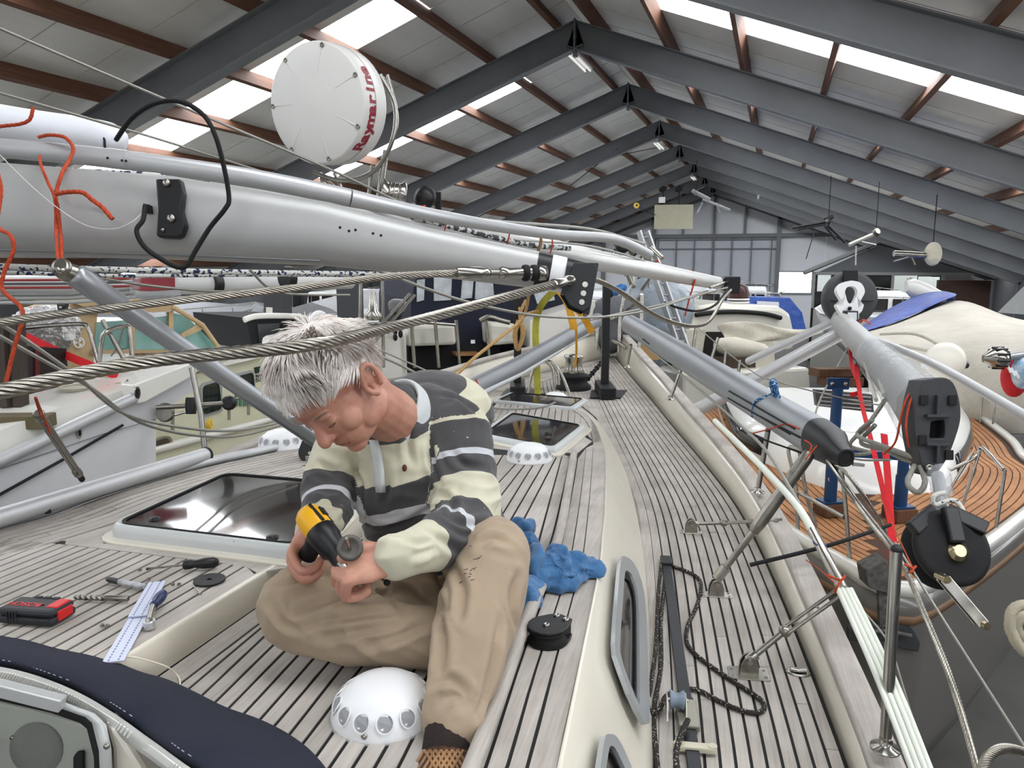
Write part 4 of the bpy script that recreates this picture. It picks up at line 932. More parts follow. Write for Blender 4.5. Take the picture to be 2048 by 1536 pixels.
SH = bpy.data.materials.new('striped_jersey'); SH.use_nodes = True; nt = SH.node_tree; Nn = nt.nodes.new; Lk = nt.links.new; b = nt.nodes['Principled BSDF']; b.inputs['Roughness'].default_value = .9; b.inputs['Sheen Weight'].default_value = .15
a = Nn('ShaderNodeAttribute'); a.attribute_name = 'stripe'; md = Nn('ShaderNodeMath'); md.operation = 'MODULO'; md.inputs[1].default_value = .235; Lk(a.outputs['Fac'], md.inputs[0])
dv = Nn('ShaderNodeMath'); dv.operation = 'DIVIDE'; dv.inputs[1].default_value = .235; Lk(md.outputs[0], dv.inputs[0])
r = Nn('ShaderNodeValToRGB'); r.color_ramp.interpolation = 'CONSTANT'; e = r.color_ramp.elements; crm, drk, wht = lin((204, 200, 176)) + (1,), lin((74, 73, 74)) + (1,), lin((196, 198, 202)) + (1,)
e[0].color = drk; e[1].position = .255; e[1].color = wht
for ps, cc in ((.335, drk), (.585, crm)): x = e.new(ps); x.color = cc
Lk(dv.outputs[0], r.inputs[0])
tc = Nn('ShaderNodeTexCoord'); nz_ = Nn('ShaderNodeTexNoise'); nz_.inputs['Scale'].default_value = 14; Lk(tc.outputs['Object'], nz_.inputs[0]); mr = Nn('ShaderNodeMapRange'); mr.inputs[3].default_value = .82; mr.inputs[4].default_value = 1.12; Lk(nz_.outputs['Fac'], mr.inputs[0])
mx = Nn('ShaderNodeMix'); mx.data_type = 'RGBA'; mx.blend_type = 'MULTIPLY'; mx.inputs[0].default_value = 1; Lk(r.outputs[0], mx.inputs[6]); Lk(mr.outputs[0], mx.inputs[7])
sp = Nn('ShaderNodeTexNoise'); sp.inputs['Scale'].default_value = 75; sp.inputs['Detail'].default_value = 3; Lk(tc.outputs['Object'], sp.inputs[0]); sr = Nn('ShaderNodeValToRGB'); sr.color_ramp.elements[0].position = .74; sr.color_ramp.elements[1].position = .76; Lk(sp.outputs['Fac'], sr.inputs[0])
m2 = Nn('ShaderNodeMix'); m2.data_type = 'RGBA'; Lk(sr.outputs[0], m2.inputs[0]); Lk(mx.outputs[2], m2.inputs[6]); m2.inputs[7].default_value = (.6, .6, .58, 1); Lk(m2.outputs[2], b.inputs['Base Color'])
wv = Nn('ShaderNodeTexNoise'); wv.inputs['Scale'].default_value = 600; Lk(tc.outputs['Object'], wv.inputs[0]); bp = Nn('ShaderNodeBump'); bp.inputs['Strength'].default_value = .3; bp.inputs['Distance'].default_value = .001; Lk(wv.outputs['Fac'], bp.inputs['Height']); Lk(bp.outputs[0], b.inputs['Normal'])
so = finish(me, 'striped_shirt', SH, man); so['label'] = 'cream and dark grey striped rugby shirt with thin white stripes'
# collar, placket, badge
COLR = mat('pale_collar', (206, 210, 210), .85, var=.05, vscale=30, bump=.2, bscale=500)
cax = (P(782, 815, 1.885) - P(812, 880, 1.945)).normalized(); cc = P(786, 824, 1.893); fr = cv(-.62, -.5, .6); fr = (fr - cax * fr.dot(cax)).normalized(); ls = cax.cross(fr)
rows = []
for k in range(33):
    a = math.radians(16 + 328 * k / 32); dirv = fr * math.cos(a) + ls * math.sin(a); fb = (math.cos(a) + 1) / 2; e_ = .006 * math.sin(a * 3)
    R0 = .069 + .004 * (1 - fb); up0 = .04 * (1 - fb) - .028 * fb
    rows.append([cc + dirv * (R0 - .002) + cax * (up0 - .03), cc + dirv * R0 + cax * up0, cc + dirv * (R0 + .006) + cax * (up0 + .004), cc + dirv * (R0 + .014) + cax * (up0 - .008), cc + dirv * (R0 + .022 + .006 * fb) + cax * (up0 - .036 - .024 * fb + e_)])
MB().grid(rows).build('collar', COLR, man, solid=.004, sub=1)
pl = [cc + fr * .074 + cax * -.03, P(752, 905, 1.80), P(752, 960, 1.835), P(762, 1000, 1.86)]
def snap(p, q):          # drop a point onto the shirt surface along the view ray
    return p
dg = bpy.context.evaluated_depsgraph_get()
def bvh_of(ob): mm = ob.data; return BVHTree.FromPolygons([v.co + ORG[ob] for v in mm.vertices], [tuple(p.vertices) for p in mm.polygons])
bs = bvh_of(so)
row = []
for (x0, x1, y) in ((738, 756, 880), (744, 764, 910), (748, 768, 940), (750, 770, 965), (752, 772, 985)): row.append([hit_px(bs, x0, y, .003)[0], hit_px(bs, (x0 + x1) / 2, y, .004)[0], hit_px(bs, x1, y, .003)[0]])
MB().grid(row).build('placket', COLR, man, solid=.002)
h, n_ = hit_px(bs, 809, 936, .001); MB().ball(h, (.006, .006, .009), 10, 6).build('embroidered_badge', mat('maroon_thread', (92, 52, 46), .9), man)
# ---------------- trousers
tr = MB()
tr.ball(P(905, 1150, 2.12), (.165, .14, .11), 20, 12)
ll = chain(tr, [(940, 1142, 2.13, .112), (962, 1112, 1.93, .102), (988, 1112, 1.725, .082), (965, 1200, 1.665, .087), (930, 1330, 1.555, .076), (908, 1418, 1.485, .062), (905, 1440, 1.47, .060)], 22)
rl = chain(tr, [(860, 1158, 2.1, .115), (725, 1182, 1.9, .098), (598, 1203, 1.75, .083), (612, 1236, 1.71, .078), (740, 1262, 1.69, .072), (880, 1280, 1.71, .066)], 22)
tr.ball(P(800, 1165, 1.98), (.12, .1, .08), 18, 10)
me = remesh(tr, .005, 8)
kn1 = P(988, 1105, 1.725); kn2 = P(598, 1203, 1.75); crotch = P(850, 1170, 1.95); hem = P(905, 1432, 1.47); rmid = P(700, 1225, 1.72)
def tr_disp(p, n):
    w = .35 + .8 * math.exp(-((p - crotch).length / .16) ** 2) + .7 * math.exp(-((p - rmid).length / .13) ** 2) + .8 * math.exp(-((p - hem).length / .1) ** 2)
    d2, s2 = seg_param(p, rl); d1, s1 = seg_param(p, ll)
    q = p + V((N3(p, 4), N3(p + V((5, 0, 0)), 4), N3(p + V((0, 5, 0)), 4))) * .06
    if d2 < d1: lat_ = p.dot(RT); r = abs(noise.noise(V((q.dot(RT) * 6, q.dot(UP) * 19 + q.dot(RT) * 7, q.dot(BK) * 9))))
    else: r = abs(noise.noise(V((q.dot(RT) * 14, q.dot(UP) * 7, q.dot(BK) * 9))))
    return w * .024 * (.3 - r) + .007 * (.25 - abs(N3(q, 15))) * w + .004 * N3(p, 10)
displace(me, tr_disp)
creases(me, [[(556, 1170), (600, 1160), (650, 1152), (695, 1168)], [(585, 1232), (640, 1206), (700, 1190), (765, 1186)], [(600, 1258), (680, 1236), (770, 1224)], [(678, 1150), (692, 1176), (740, 1172), (765, 1192), (805, 1218)], [(735, 1290), (800, 1270), (862, 1240)], [(545, 1205), (562, 1240), (604, 1264)], [(640, 1275), (720, 1262), (800, 1250)], [(872, 1195), (886, 1280), (880, 1345)], [(1036, 1150), (1022, 1200), (1032, 1255)], [(1000, 1240), (985, 1330), (958, 1428)], [(868, 1370), (900, 1360), (932, 1386), (926, 1412)], [(888, 1402), (912, 1390), (940, 1404)], [(960, 1090), (985, 1075), (1020, 1085)], [(840, 1170), (875, 1190), (885, 1225)], [(905, 1130), (925, 1180), (918, 1240)]], .0095, .0095)
TRM = mat('beige_cotton_twill', (172, 153, 130), .9, col2=(156, 138, 116), vscale=7, bump=.25, bscale=700, dist=.001, sheen=.1)
to = finish(me, 'trousers', TRM, man); to['label'] = 'beige cotton work trousers with creases and grime'
bt = bvh_of(to)
m = MB(); rg = random.Random(5)
gr = mat('grimy_smudge', (98, 86, 74), .95)
for (x, y) in ((925, 1138), (932, 1142), (938, 1150), (930, 1158), (922, 1166), (945, 1137), (950, 1116), (940, 1096), (928, 1150), (936, 1165)):
    pts = [hit_px(bt, x + rg.uniform(-7, 7) + k * 4, y + rg.uniform(-3, 3) - k * 2, .0006)[0] for k in range(3)]; m.tube(pts, [.0004, .0011, .0003], 4)
m.build('grime_marks', gr, man)
# ---------------- sock and shoe
SOCK = mat('dark_sock', (44, 34, 32), .9, bump=.6, bscale=300)
m = MB(); chain(m, [(905, 1420, 1.49, .05), (898, 1468, 1.45, .047), (890, 1520, 1.43, .046)], 18); m.build('sock', SOCK, man)
SHOE = mat('brown_braided_leather', (92, 62, 40), .5, col2=(48, 30, 20), vscale=60, bump=1., bscale=180)
m = MB(); m.ball(P(880, 1556, 1.40), (.055, .055, .055), 18, 12); chain(m, [(892, 1530, 1.42, .05), (875, 1590, 1.34, .046), (862, 1650, 1.28, .04)], 18)
me = remesh(m, .004, 4); fo = finish(me, 'braided_shoe', SHOE, man); fo['label'] = 'brown braided leather shoe'
bf = bvh_of(fo); m = MB(); br = mat('tan_braid', (150, 112, 76), .5, var=.3, vscale=40)
for k in range(9):
    for sg in (-1, 1):
        pts = [hit_px(bf, 838 + k * 11 + sg * t * 26, 1500 + t * 42, .002)[0] for t in [i / 6 for i in range(7)]]
        if all((b_ - a_).length < .05 for a_, b_ in zip(pts, pts[1:])): m.tube(pts, .0032, 6, flat=.6)
m.build('leather_braids', br, man)['kind'] = 'stuff'
# ---------------- drill, workpiece
YEL = mat('yellow_tool_plastic', (240, 178, 28), .4)
da, db = P(612, 1024, 1.655), P(672, 1106, 1.60); dd = (db - da).normalized()
dr = thing('cordless_drill', P(615, 1110, 1.66), 'yellow and black cordless drill held in the right hand', 'drill'); Ld = (db - da).length
du = cv(.8, .55, .1); du = (du - dd * du.dot(dd)).normalized(); dw = dd.cross(du)
MB().lathe([(0, -.004), (.02, -.003), (.028, .006), (.031, .02), (.031, .055), (.029, .06)], da, dd, n=24, hint=du).build('motor_housing', YEL, dr)
for e_ in (-1, 1): MB().tube([da + dd * .004 + dw * (.018 * e_) + du * .022, da + dd * .055 + dw * (.018 * e_) + du * .026], .004, 6).build('housing_rib', BLACK, dr)
MB().prism([da + dd * x + dw * y + du * .0295 for x, y in ((.018, -.009), (.04, -.009), (.04, .009), (.018, .009))], du * .004).build('vent_badge', BLACK, dr, bevel=.001)
MB().lathe([(.0305, .055), (.033, .06), (.033, .085), (.03, .092), (.028, .115), (.021, .122), (.02, .15)], da, dd, n=24, hint=du).build('gear_case', BLACK, dr)
MB().lathe([(.0195, .148), (.017, .155), (.015, .17), (.009, .176), (.004, .178)], da, dd, n=18).build('chuck', STEEL, dr)
MB().tube([da + dd * .176, da + dd * .215], .0035, 8).build('drill_bit', DULLSTEEL, dr)
hg = cv(-.25, -.85, -.3).normalized(); MB().tube([da + dd * .05, da + dd * .045 + hg * .05, da + dd * .035 + hg * .08], [.02, .019, .021], 14).build('pistol_grip', BLACK, dr)
wp = thing('metal_fitting', P(702, 1100, 1.57), 'round grey metal fitting with pin being drilled in the left hand', 'fitting')
ax = cv(.3, .25, .9).normalized(); c = P(700, 1096, 1.565)
MB().lathe([(0, -.003), (.026, -.003), (.027, 0), (.026, .004), (.018, .0045), (.016, .002), (0, .002)], c, ax, n=28).build('disc', mat('dark_cast_steel', (96, 92, 88), .5, .6), wp)
MB().tube([P(700, 1098, 1.56), P(693, 1076, 1.53)], .0035, 8).build('pin', STEEL, wp)
MB().tube([P(735, 1140, 1.62), P(770, 1163, 1.6)], .003, 8).build('shaft', STEEL, wp); MB().ball(P(774, 1165, 1.598), .0075, 12, 8).build('rubber_knob', RUBBER, wp)
# ---------------- blue rag
BLUE = mat('blue_cotton_rag', (66, 112, 156), .95, col2=(54, 96, 138), vscale=8, bump=.3, bscale=500, sheen=.2)
m = MB()
for (x, y, o, r) in ((1045, 1100, .04, (.05, .06, .06)), (1070, 1140, .05, (.07, .07, .06)), (1110, 1130, .06, (.06, .07, .055)), (1150, 1140, .035, (.055, .06, .04)), (1175, 1140, .025, (.045, .05, .03)), (1055, 1190, .03, (.04, .07, .04)), (1040, 1205, .025, (.045, .05, .03)), (1045, 1060, .05, (.04, .05, .04)), (1120, 1165, .02, (.05, .05, .03))):
    m.ball(Lp(x, y, o), r, 16, 10)
me = remesh(m, .0042, 4)
def rag(p, n):
    q = p + V((N3(p, 9), N3(p + V((4, 0, 0)), 9), N3(p + V((0, 4, 0)), 9))) * .04
    return .05 * (.22 - abs(noise.noise(V((q.dot(RT) * 15, q.dot(FX) * 8, q.z * 10))))) + .011 * (.25 - abs(noise.noise(q * 28))) + .003 * (.25 - abs(noise.noise(q * 70)))
displace(me, rag)
creases(me, [[(1036, 1050), (1058, 1090), (1046, 1135)], [(1066, 1080), (1092, 1110), (1078, 1160)], [(1090, 1098), (1130, 1108), (1182, 1132)], [(1100, 1130), (1140, 1142), (1186, 1147)], [(1052, 1150), (1044, 1190), (1062, 1218)], [(1108, 1088), (1122, 1120), (1108, 1165)], [(1028, 1080), (1036, 1112), (1030, 1155)], [(1140, 1105), (1150, 1130), (1142, 1160)]], .010, .012)
for v in me.vertices: v.co.z = max(v.co.z, zL(v.co.dot(FX)) + .009)
me.transform(Matrix.Translation(-Lp(1100, 1140))); ob = bpy.data.objects.new('blue_rag', me); COL.objects.link(ob); ob.location = Lp(1100, 1140); me.materials.append(BLUE); me.polygons.foreach_set('use_smooth', [True] * len(me.polygons))
tag(ob, 'crumpled blue cotton rag on the coachroof behind the knee', 'rag')
# ================================================================== TOOLS ON THE PLATFORM
Z = V((0, 0, 1))
def U0(x, y, o=.0): return Up(x, y, .007 + o)
# hard case for drill bits
a, b, c = U0(-8, 1247), U0(104, 1255), U0(144, 1229); ex = (b - a); ey = (c - b); ey = ey - ex * (ey.dot(ex) / ex.length_squared); hx, hy = ex.normalized(), ey.normalized()
t = thing('drill_bit_case', (a + c) / 2, 'black hard case with red clasps and raised red lettering', 'case')
W_, D_, H_ = ex.length, ey.length * 1.15, .036; A0 = b - hx * W_
def cb(x, y, z): return A0 + hx * (x * W_) + hy * (y * D_) + Z * (z * H_)
CASE = mat('black_case_plastic', (40, 42, 46), .55, bump=.3, bscale=300); CRED = mat('red_case_plastic', (204, 32, 34), .45)
def cbox(x0, x1, y0, y1, z0, z1, name, m, bev=.003): return MB().hexa([cb(x0, y0, z0), cb(x1, y0, z0), cb(x1, y1, z0), cb(x0, y1, z0), cb(x0, y0, z1), cb(x1, y0, z1), cb(x1, y1, z1), cb(x0, y1, z1)]).build(name, m, t, bevel=bev)
cbox(0, 1, 0, 1, 0, .52, 'lower_shell', CASE, .006); cbox(0, 1, .02, .98, .54, 1, 'lid', CASE, .008)
for k in range(3): cbox(.3 + .16 * k, .42 + .16 * k, .86, .99, .9, 1.07, 'lid_rib', CASE, .002)
cbox(.76, .97, .3, .9, .8, 1.05, 'red_insert', CRED, .003); cbox(.97, 1.015, .25, .85, .12, .8, 'red_clasp', CRED, .003)
for k in range(4): cbox(.2 + .05 * k, .225 + .05 * k, -.02, .04, .1, .9, 'grip_rib', CASE, .001)
text('BOSCH', .026, cb(.36, .42, 1.01), rot_to(-hx, -hy), CRED, t, ext=.0008)
MB().lathe([(.009, 0), (.009, .001), (.0075, .001), (.0075, 0)], cb(.65, .4, 1.005), Z, n=20).build('emblem_ring', mat('grey_emblem', (92, 94, 98), .4), t)
# drill bit
a, b = U0(147, 1194, .008), U0(257, 1197, .008)
t = thing('twist_drill', (a + b) / 2, 'loose steel twist drill bit lying beside the black case', 'drill bit')
MB().tube([a.lerp(b, .58), b.lerp(a, .02), b], [.0075, .0075, .006], 14).build('shank', DULLSTEEL, t)
rows = []; d = (b - a).normalized(); u, w = basis(d)
for i in range(60):
    p = a.lerp(b, .6 * i / 59); tw = i * .32; rr_ = .0075 * min(1, .25 + i / 8); rows.append([p + (u * math.cos(q + tw) + w * math.sin(q + tw)) * (rr_ * (1 if (k % 6) < 3 else .55)) for k, q in enumerate([2 * math.pi * k / 12 for k in range(12)])])
MB().loft(rows).build('flutes', DULLSTEEL, t)
# marker pen
a, b = U0(213, 1158, .008), U0(290, 1174, .008); t = thing('marker_pen', (a + b) / 2, 'grey marker pen with black cap', 'pen'); d = (b - a); L = d.length
MB().lathe([(.003, 0), (.006, .004), (.0075, .012), (.0078, L * .34)], a, d, n=16).build('cap', BLACK, t)
MB().lathe([(.0072, L * .34), (.0078, L * .36), (.0078, L * .9), (.006, L)], a, d, n=16).build('barrel', mat('marker_grey', (196, 198, 200), .4, col2=(120, 122, 126), vscale=60), t)
# screwdriver
a, b, c = U0(293, 1138, .005), U0(366, 1130, .014), U0(438, 1124, .016); t = thing('screwdriver', b, 'screwdriver with fluted black handle', 'screwdriver'); d = (c - b); L = d.length
MB().lathe([(.009, 0), (.014, .004), (.013, .02), (.0105, .03), (.0145, .05), (.0155, L * .6), (.015, L * .85), (.010, L * .97), (.004, L)], b, d, n=10, smooth=True).build('handle', BLACK, t)
MB().tube([a, b], .003, 10).build('blade', STEEL, t); MB().tube([a, a.lerp(b, .12)], [.004, .0032], 4).build('tip', RUBBER, t)
# washer
c = U0(419, 1161); MB_ = MB(); n = 36
ro = [c + V((math.cos(q), math.sin(q), 0)) * .04 for q in [2 * math.pi * k / n for k in range(n)]]; ri = [c + V((math.cos(q), math.sin(q), 0)) * .0065 for q in [2 * math.pi * k / n for k in range(n)]]
tag(MB_.ringprism(ro, ri, (0, 0, .004)).build('rubber_washer', mat('black_washer', (28, 28, 29), .55)), 'large flat black washer with small centre hole', 'washer')
# nuts and screws
def nut(x, y, label, r=.0055):
    c = U0(x, y); h = [c + V((math.cos(q), math.sin(q), 0)) * r for q in [math.pi / 3 * k for k in range(6)]]; i_ = [c + V((math.cos(q), math.sin(q), 0)) * r * .55 for q in [math.pi / 3 * k for k in range(6)]]
    tag(MB().ringprism(h, i_, (0, 0, .005)).build('hex_nut', DULLSTEEL), label, 'nut', 'small steel nuts on the platform')
nut(205, 1252, 'small steel nut in the pair in front of the black case'); nut(214, 1253, 'small steel nut in the pair in front of the black case')
nut(280, 1141, 'small steel nut at the screwdriver tip'); nut(346, 1170, 'small steel nut in the pair between ruler and black washer'); nut(358, 1170, 'small steel nut in the pair between ruler and black washer')
def screw(x, y, x2, y2, label):
    a, b = U0(x, y, .004), U0(x2, y2, .005); t = thing('machine_screw', a, label, 'screw', 'small loose screws')
    MB().tube([a, b], .0022, 8).build('thread', DULLSTEEL, t); MB().lathe([(.0048, 0), (.0048, .004), (.002, .0045)], b, b - a, n=12).build('screw_head', STEEL, t)
screw(389, 1174, 400, 1186, 'small steel screw lying below the black washer'); screw(291, 1170, 297, 1159, 'small steel screw lying at the end of the marker')
# folded perforated strip (paper sandwiched ruler)
a, b = U0(226, 1326), U0(315, 1170); d = (b - a).normalized(); w = V((d.y, -d.x, 0)) * .021
t = thing('perforated_strip', (a + b) / 2, 'pale blue white perforated plastic strip under the nut driver', 'strip')
PL = mat('pale_blue_plastic', (206, 212, 232), .3, coat=.3); L = (b - a).length
for s0_, s1_, z in ((0, .55, .0), (.5, 1, .006)): MB().hexa([a + d * (s0_ * L) - w, a + d * (s0_ * L) + w, a + d * (s1_ * L) + w, a + d * (s1_ * L) - w] + [p + Z * .004 for p in (a + d * (s0_ * L) - w, a + d * (s0_ * L) + w, a + d * (s1_ * L) + w, a + d * (s1_ * L) - w)] if z == 0 else [p + Z * z for p in (a + d * (s0_ * L) - w, a + d * (s0_ * L) + w, a + d * (s1_ * L) + w, a + d * (s1_ * L) - w)] + [p + Z * (z + .004) for p in (a + d * (s0_ * L) - w, a + d * (s0_ * L) + w, a + d * (s1_ * L) + w, a + d * (s1_ * L) - w)]).build('strip_leaf', PL, t, bevel=.001)
m = MB(); hol = mat('strip_hole', (120, 126, 150), .6)
for k in range(34):
    for e in (-.45, .45):
        s = (k + .5) / 34; c = a + d * (s * L) + w * e + Z * (.0045 if s < .5 else .0105); m.box(c, (.003, .005, .0006), math.atan2(d.y, d.x) + 1.57)
m.build('punched_holes', hol, t)['kind'] = 'stuff'
# nut driver
a, b, c = U0(298, 1240, .02), U0(306, 1212, .022), U0(327, 1186, .026); t = thing('nut_driver', U0(300, 1236), 'nut driver with dark blue handle and steel socket', 'nut driver')
MB().lathe([(.013, -.012), (.0135, .004), (.012, .006), (.008, .0065), (.0075, .001), (.0, .001)], a - Z * .006, Z + cv(0, .2, .2), n=20).build('socket_ring', mat('pale_socket', (200, 200, 200), .3, .6), t)
MB().tube([a, b], .0068, 14).build('steel_socket', STEEL, t)
d = (c - b); L = d.length; MB().lathe([(.007, 0), (.010, .006), (.009, .015), (.0125, L * .4), (.0135, L * .7), (.011, L * .95), (.004, L * 1.02)], b, d, n=14).build('handle', mat('navy_handle', (28, 44, 88), .35), t)
# ================================================================== MASTS AND RIGGING OVERHEAD
def oval(c, u, w, ru, rw, n=24, e=2.4):
    out = []
    for k in range(n):
        a = 2 * math.pi * k / n; ca, sa = math.cos(a), math.sin(a); out.append(c + u * (ru * math.copysign(abs(ca) ** (2 / e), ca)) + w * (rw * math.copysign(abs(sa) ** (2 / e), sa)))
    return out
MASTM = mat('mast_alloy', (178, 178, 176), .48, .45, var=.05, vscale=2.5, stretch=(1, 1, 1))
def mast_loft(path, n=26, e=2.3):     # (px,py,depth, half height, half width)
    c = [P(*p[:3]) for p in path]; rings = []
    for i, p in enumerate(path):
        d = (c[min(i + 1, len(c) - 1)] - c[max(i - 1, 0)]).normalized(); w = UP - d * UP.dot(d); w.normalize(); u = d.cross(w); rings.append(oval(c[i], u, w, p[4], p[3], n, e))
    return MB().loft(rings)
mA_ = thing('yacht_mast', P(300, 450, 2.2), 'long grey mast lying overhead with black masthead box and two thick wires', 'mast')
pathA = [(-420, 385, 2.22, .135, .09), (0, 418, 2.2, .13, .085), (340, 436, 2.2, .118, .08), (650, 468, 2.2, .09, .07), (850, 503, 2.2, .068, .055), (1080, 541, 2.2, .052, .045)]
mast_loft(pathA).build('mast_tube', MASTM, mA_)
mast_loft([(1072, 540, 2.2, .0535, .0465), (1100, 545, 2.2, .0525, .0455)]).build('black_band', BLACK, mA_)
mast_loft([(1100, 545, 2.2, .052, .045), (1132, 551, 2.2, .05, .043)]).build('white_band', WHITE, mA_)
for k, (x, y) in enumerate(((680, 455), (711, 460), (746, 467), (762, 471), (698, 462))): MB().lathe([(.004, 0), (.004, .001), (0, .0012)], P(x, y, 2.117), -FW, n=10).build('drill_hole', RUBBER, mA_)
# masthead box
d = (P(1132, 551, 2.2) - P(1072, 540, 2.2)).normalized(); w = (UP - d * UP.dot(d)).normalized(); u = d.cross(w)
o = P(1128, 552, 2.2); DGREY = mat('dark_cast_alloy', (46, 47, 49), .4, .4)
MB().loft([oval(o, u, w, .047, .055, 20), oval(o + d * .05, u, w, .047, .052, 20), oval(o + d * .07 - w * .004, u, w, .04, .045, 20)]).build('masthead_casting', DGREY, mA_)
for s in (-1, 1): MB().prism([o + u * (s * .04) + d * x + w * y for x, y in ((.02, .035), (.075, .045), (.085, .03), (.085, -.08), (.07, -.095), (.03, -.085), (.0, -.05))], u * (.008 * s)).build('masthead_plate', DGREY, mA_, bevel=.002)
MB().bar(o + d * .082 + w * .048, o + d * .082 - w * .1, .086, .012, d).build('masthead_end_plate', DGREY, mA_, bevel=.004)
for k in (-.02, -.045, -.07): MB().tube([o + d * .06 + w * k - u * .05, o + d * .06 + w * k + u * .05], .008, 12).build('sheave_pin', STEEL, mA_)
MB().lathe([(.02, -.012), (.014, 0), (.02, .012)], o + d * .045 + w * -.03, u, n=18).build('masthead_sheave', STEEL, mA_)
# mast track gate, hole, screws
cc = P(340, 417, 2.085); gb = MB().prism([P(x, y, 2.095) for x, y in ((310, 357), (360, 357), (366, 385), (362, 420), (370, 450), (363, 470), (356, 476), (318, 475), (311, 470), (315, 420))], FW * .03).build('spreader_bracket', BLACK, mA_, bevel=.006)
for x, y, r in ((334, 366, .010), (343, 437, .011), (327, 460, .005)): MB().lathe([(r, 0), (r, .006), (r * .5, .008), (0, .008)], P(x, y, 2.093), -FW, n=14).build('bracket_bolt', STEEL, gb)
MB().prism([P(x, y, 2.098) for x, y in ((286, 407), (298, 409), (300, 425), (287, 424))], FW * .02).build('cable_exit', RUBBER, mA_)
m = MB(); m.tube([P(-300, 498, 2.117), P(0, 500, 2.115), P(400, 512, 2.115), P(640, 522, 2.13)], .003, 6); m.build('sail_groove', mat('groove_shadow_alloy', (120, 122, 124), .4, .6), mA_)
# black cable through the hole
rope([P(290, 412, 2.09), P(286, 440, 2.06), P(273, 462, 2.05), P(290, 495, 2.05), P(330, 523, 2.05), P(358, 535, 2.05), P(375, 530, 2.05), P(392, 500, 2.05), P(420, 455, 2.05), P(450, 418, 2.04), P(458, 395, 2.04), P(447, 330, 2.02), P(430, 270, 2.0), P(405, 228, 2.0), P(360, 203, 2.0), P(310, 207, 2.02), P(265, 235, 2.05), P(232, 280, 2.1)], .0065, 'black_cable', RUBBER, 'black electric cable looping out of the overhead mast', 'cable')
rope([P(282, 428, 2.07), P(262, 445, 2.05), P(225, 458, 2.05), P(170, 450, 2.05), P(110, 412, 2.05), P(55, 365, 2.05), P(0, 310, 2.05)], .0012, 'thin_line', mat('white_twine', (214, 214, 210), .8), 'thin white twine hanging in a curve from the mast hole', 'twine')
# foil above the mast, furling extrusion with joint
fo = thing('furling_foil', P(300, 330, 2.3), 'long silver furling foil tube lashed above the overhead mast', 'foil')
MB().tube(spline([P(-400, 262, 2.28), P(0, 296, 2.28), P(230, 318, 2.28), P(500, 356, 2.33), P(700, 396, 2.42)], 6), .0285, 18).build('foil_tube', SP, fo)
MB().tube(spline([P(700, 396, 2.42), P(900, 437, 2.6), P(1100, 468, 2.9), P(1225, 478, 3.15), P(1300, 510, 3.3)], 6), [.0285, .027, .025, .024, .023, .022, .022, .021] + [.02] * 17, 16).build('foil_tube', SP, fo)
MB().tube([P(216, 316, 2.279), P(256, 321, 2.279)], .0296, 18).build('foil_joint', SP, fo)
for x, y in ((215, 316), (244, 321), (252, 322)): MB().lathe([(.004, 0), (.004, .001), (0, .001)], P(x, y, 2.248), -FW, n=8).build('grub_screw', RUBBER, fo)
# furled white bundle
wb_ = thing('wrapped_sail_roll', P(80, 260, 2.45), 'white wrapped roll tied with black cord at the upper left', 'roll')
MB().tube(spline([P(-400, 170, 2.45), P(0, 246, 2.45), P(170, 272, 2.46), P(225, 284, 2.47), P(250, 300, 2.48)], 5), [.058] * 15 + [.055, .05, .045, .035, .02, .008], 18).build('white_wrap', mat('white_wrap', (232, 234, 240), .55, var=.03), wb_)
MB().tube([P(203, 262, 2.42), P(209, 280, 2.415), P(210, 300, 2.42)], .004, 6).build('black_tie', RUBBER, wb_)
# blue-white flecked ropes
FLK = flecked('blue_flecked_rope', (206, 206, 200), (40, 48, 80), 60, .56)
rope([P(-200, 322, 2.25), P(0, 332, 2.22), P(160, 342, 2.2), P(300, 350, 2.2), P(330, 356, 2.2)], .008, 'halyard', FLK, 'blue flecked white halyard lying along the top of the mast')
rope([P(-200, 338, 2.24), P(0, 346, 2.21), P(150, 350, 2.19), P(290, 353, 2.19)], .007, 'halyard', FLK, 'second blue flecked halyard just under the first on the mast')
rope([P(-200, 520, 2.6), P(0, 533, 2.6), P(250, 540, 2.8), P(520, 545, 3.2), P(780, 548, 3.8)], .011, 'halyard', FLK, 'thick blue flecked rope stretched below the mast')
rope([P(-200, 545, 2.7), P(0, 545, 2.7), P(250, 552, 2.9), P(520, 550, 3.3), P(760, 552, 3.9)], .007, 'halyard', FLK, 'thin blue flecked rope stretched below the mast')
# thick stranded wires
rope_w = lambda pts, r, label, group=None, st=9, pitch=None: tag(wire(pts, r, st, pitch or r * 13, 'wire_rope', WIREM), label, 'wire', group)
rope_w([P(-260, 697, 1.5), P(0, 645, 1.62), P(300, 607, 1.74), P(600, 575, 1.9), P(780, 553, 2.02), P(918, 546, 2.09)], .0098, 'upper thick stranded steel wire running from the masthead past the hair')
rope_w([P(-260, 835, .98), P(0, 783, 1.08), P(300, 722, 1.25), P(620, 690, 1.32), P(800, 650, 1.6), P(1000, 597, 1.85), P(1105, 570, 2.05)], .0118, 'lower thickest stranded steel wire crossing in front of the hair')
def ferrule(a, b, r, label, name='wire_terminal'):
    t = thing(name, a, label, 'fitting'); d = (b - a); L = d.length; return t, d.normalized(), L
t, d, L = ferrule(P(914, 546, 2.085), P(1090, 546, 2.15), 0, 'polished terminal and turnbuckle joining the upper wire to the masthead')
a = P(914, 546, 2.085)
MB().lathe([(0.0162, 0), (0.0169, .004), (0.0182, .01), (0.0182, .065), (0.0135, .072), (0.0162, .082), (0.0135, .09), (0.0108, .094)], a, d, n=20).build('swage', STEEL, t)
MB().tube([a + d * .09, a + d * .125], .0100, 14).build('stud', STEEL, t)
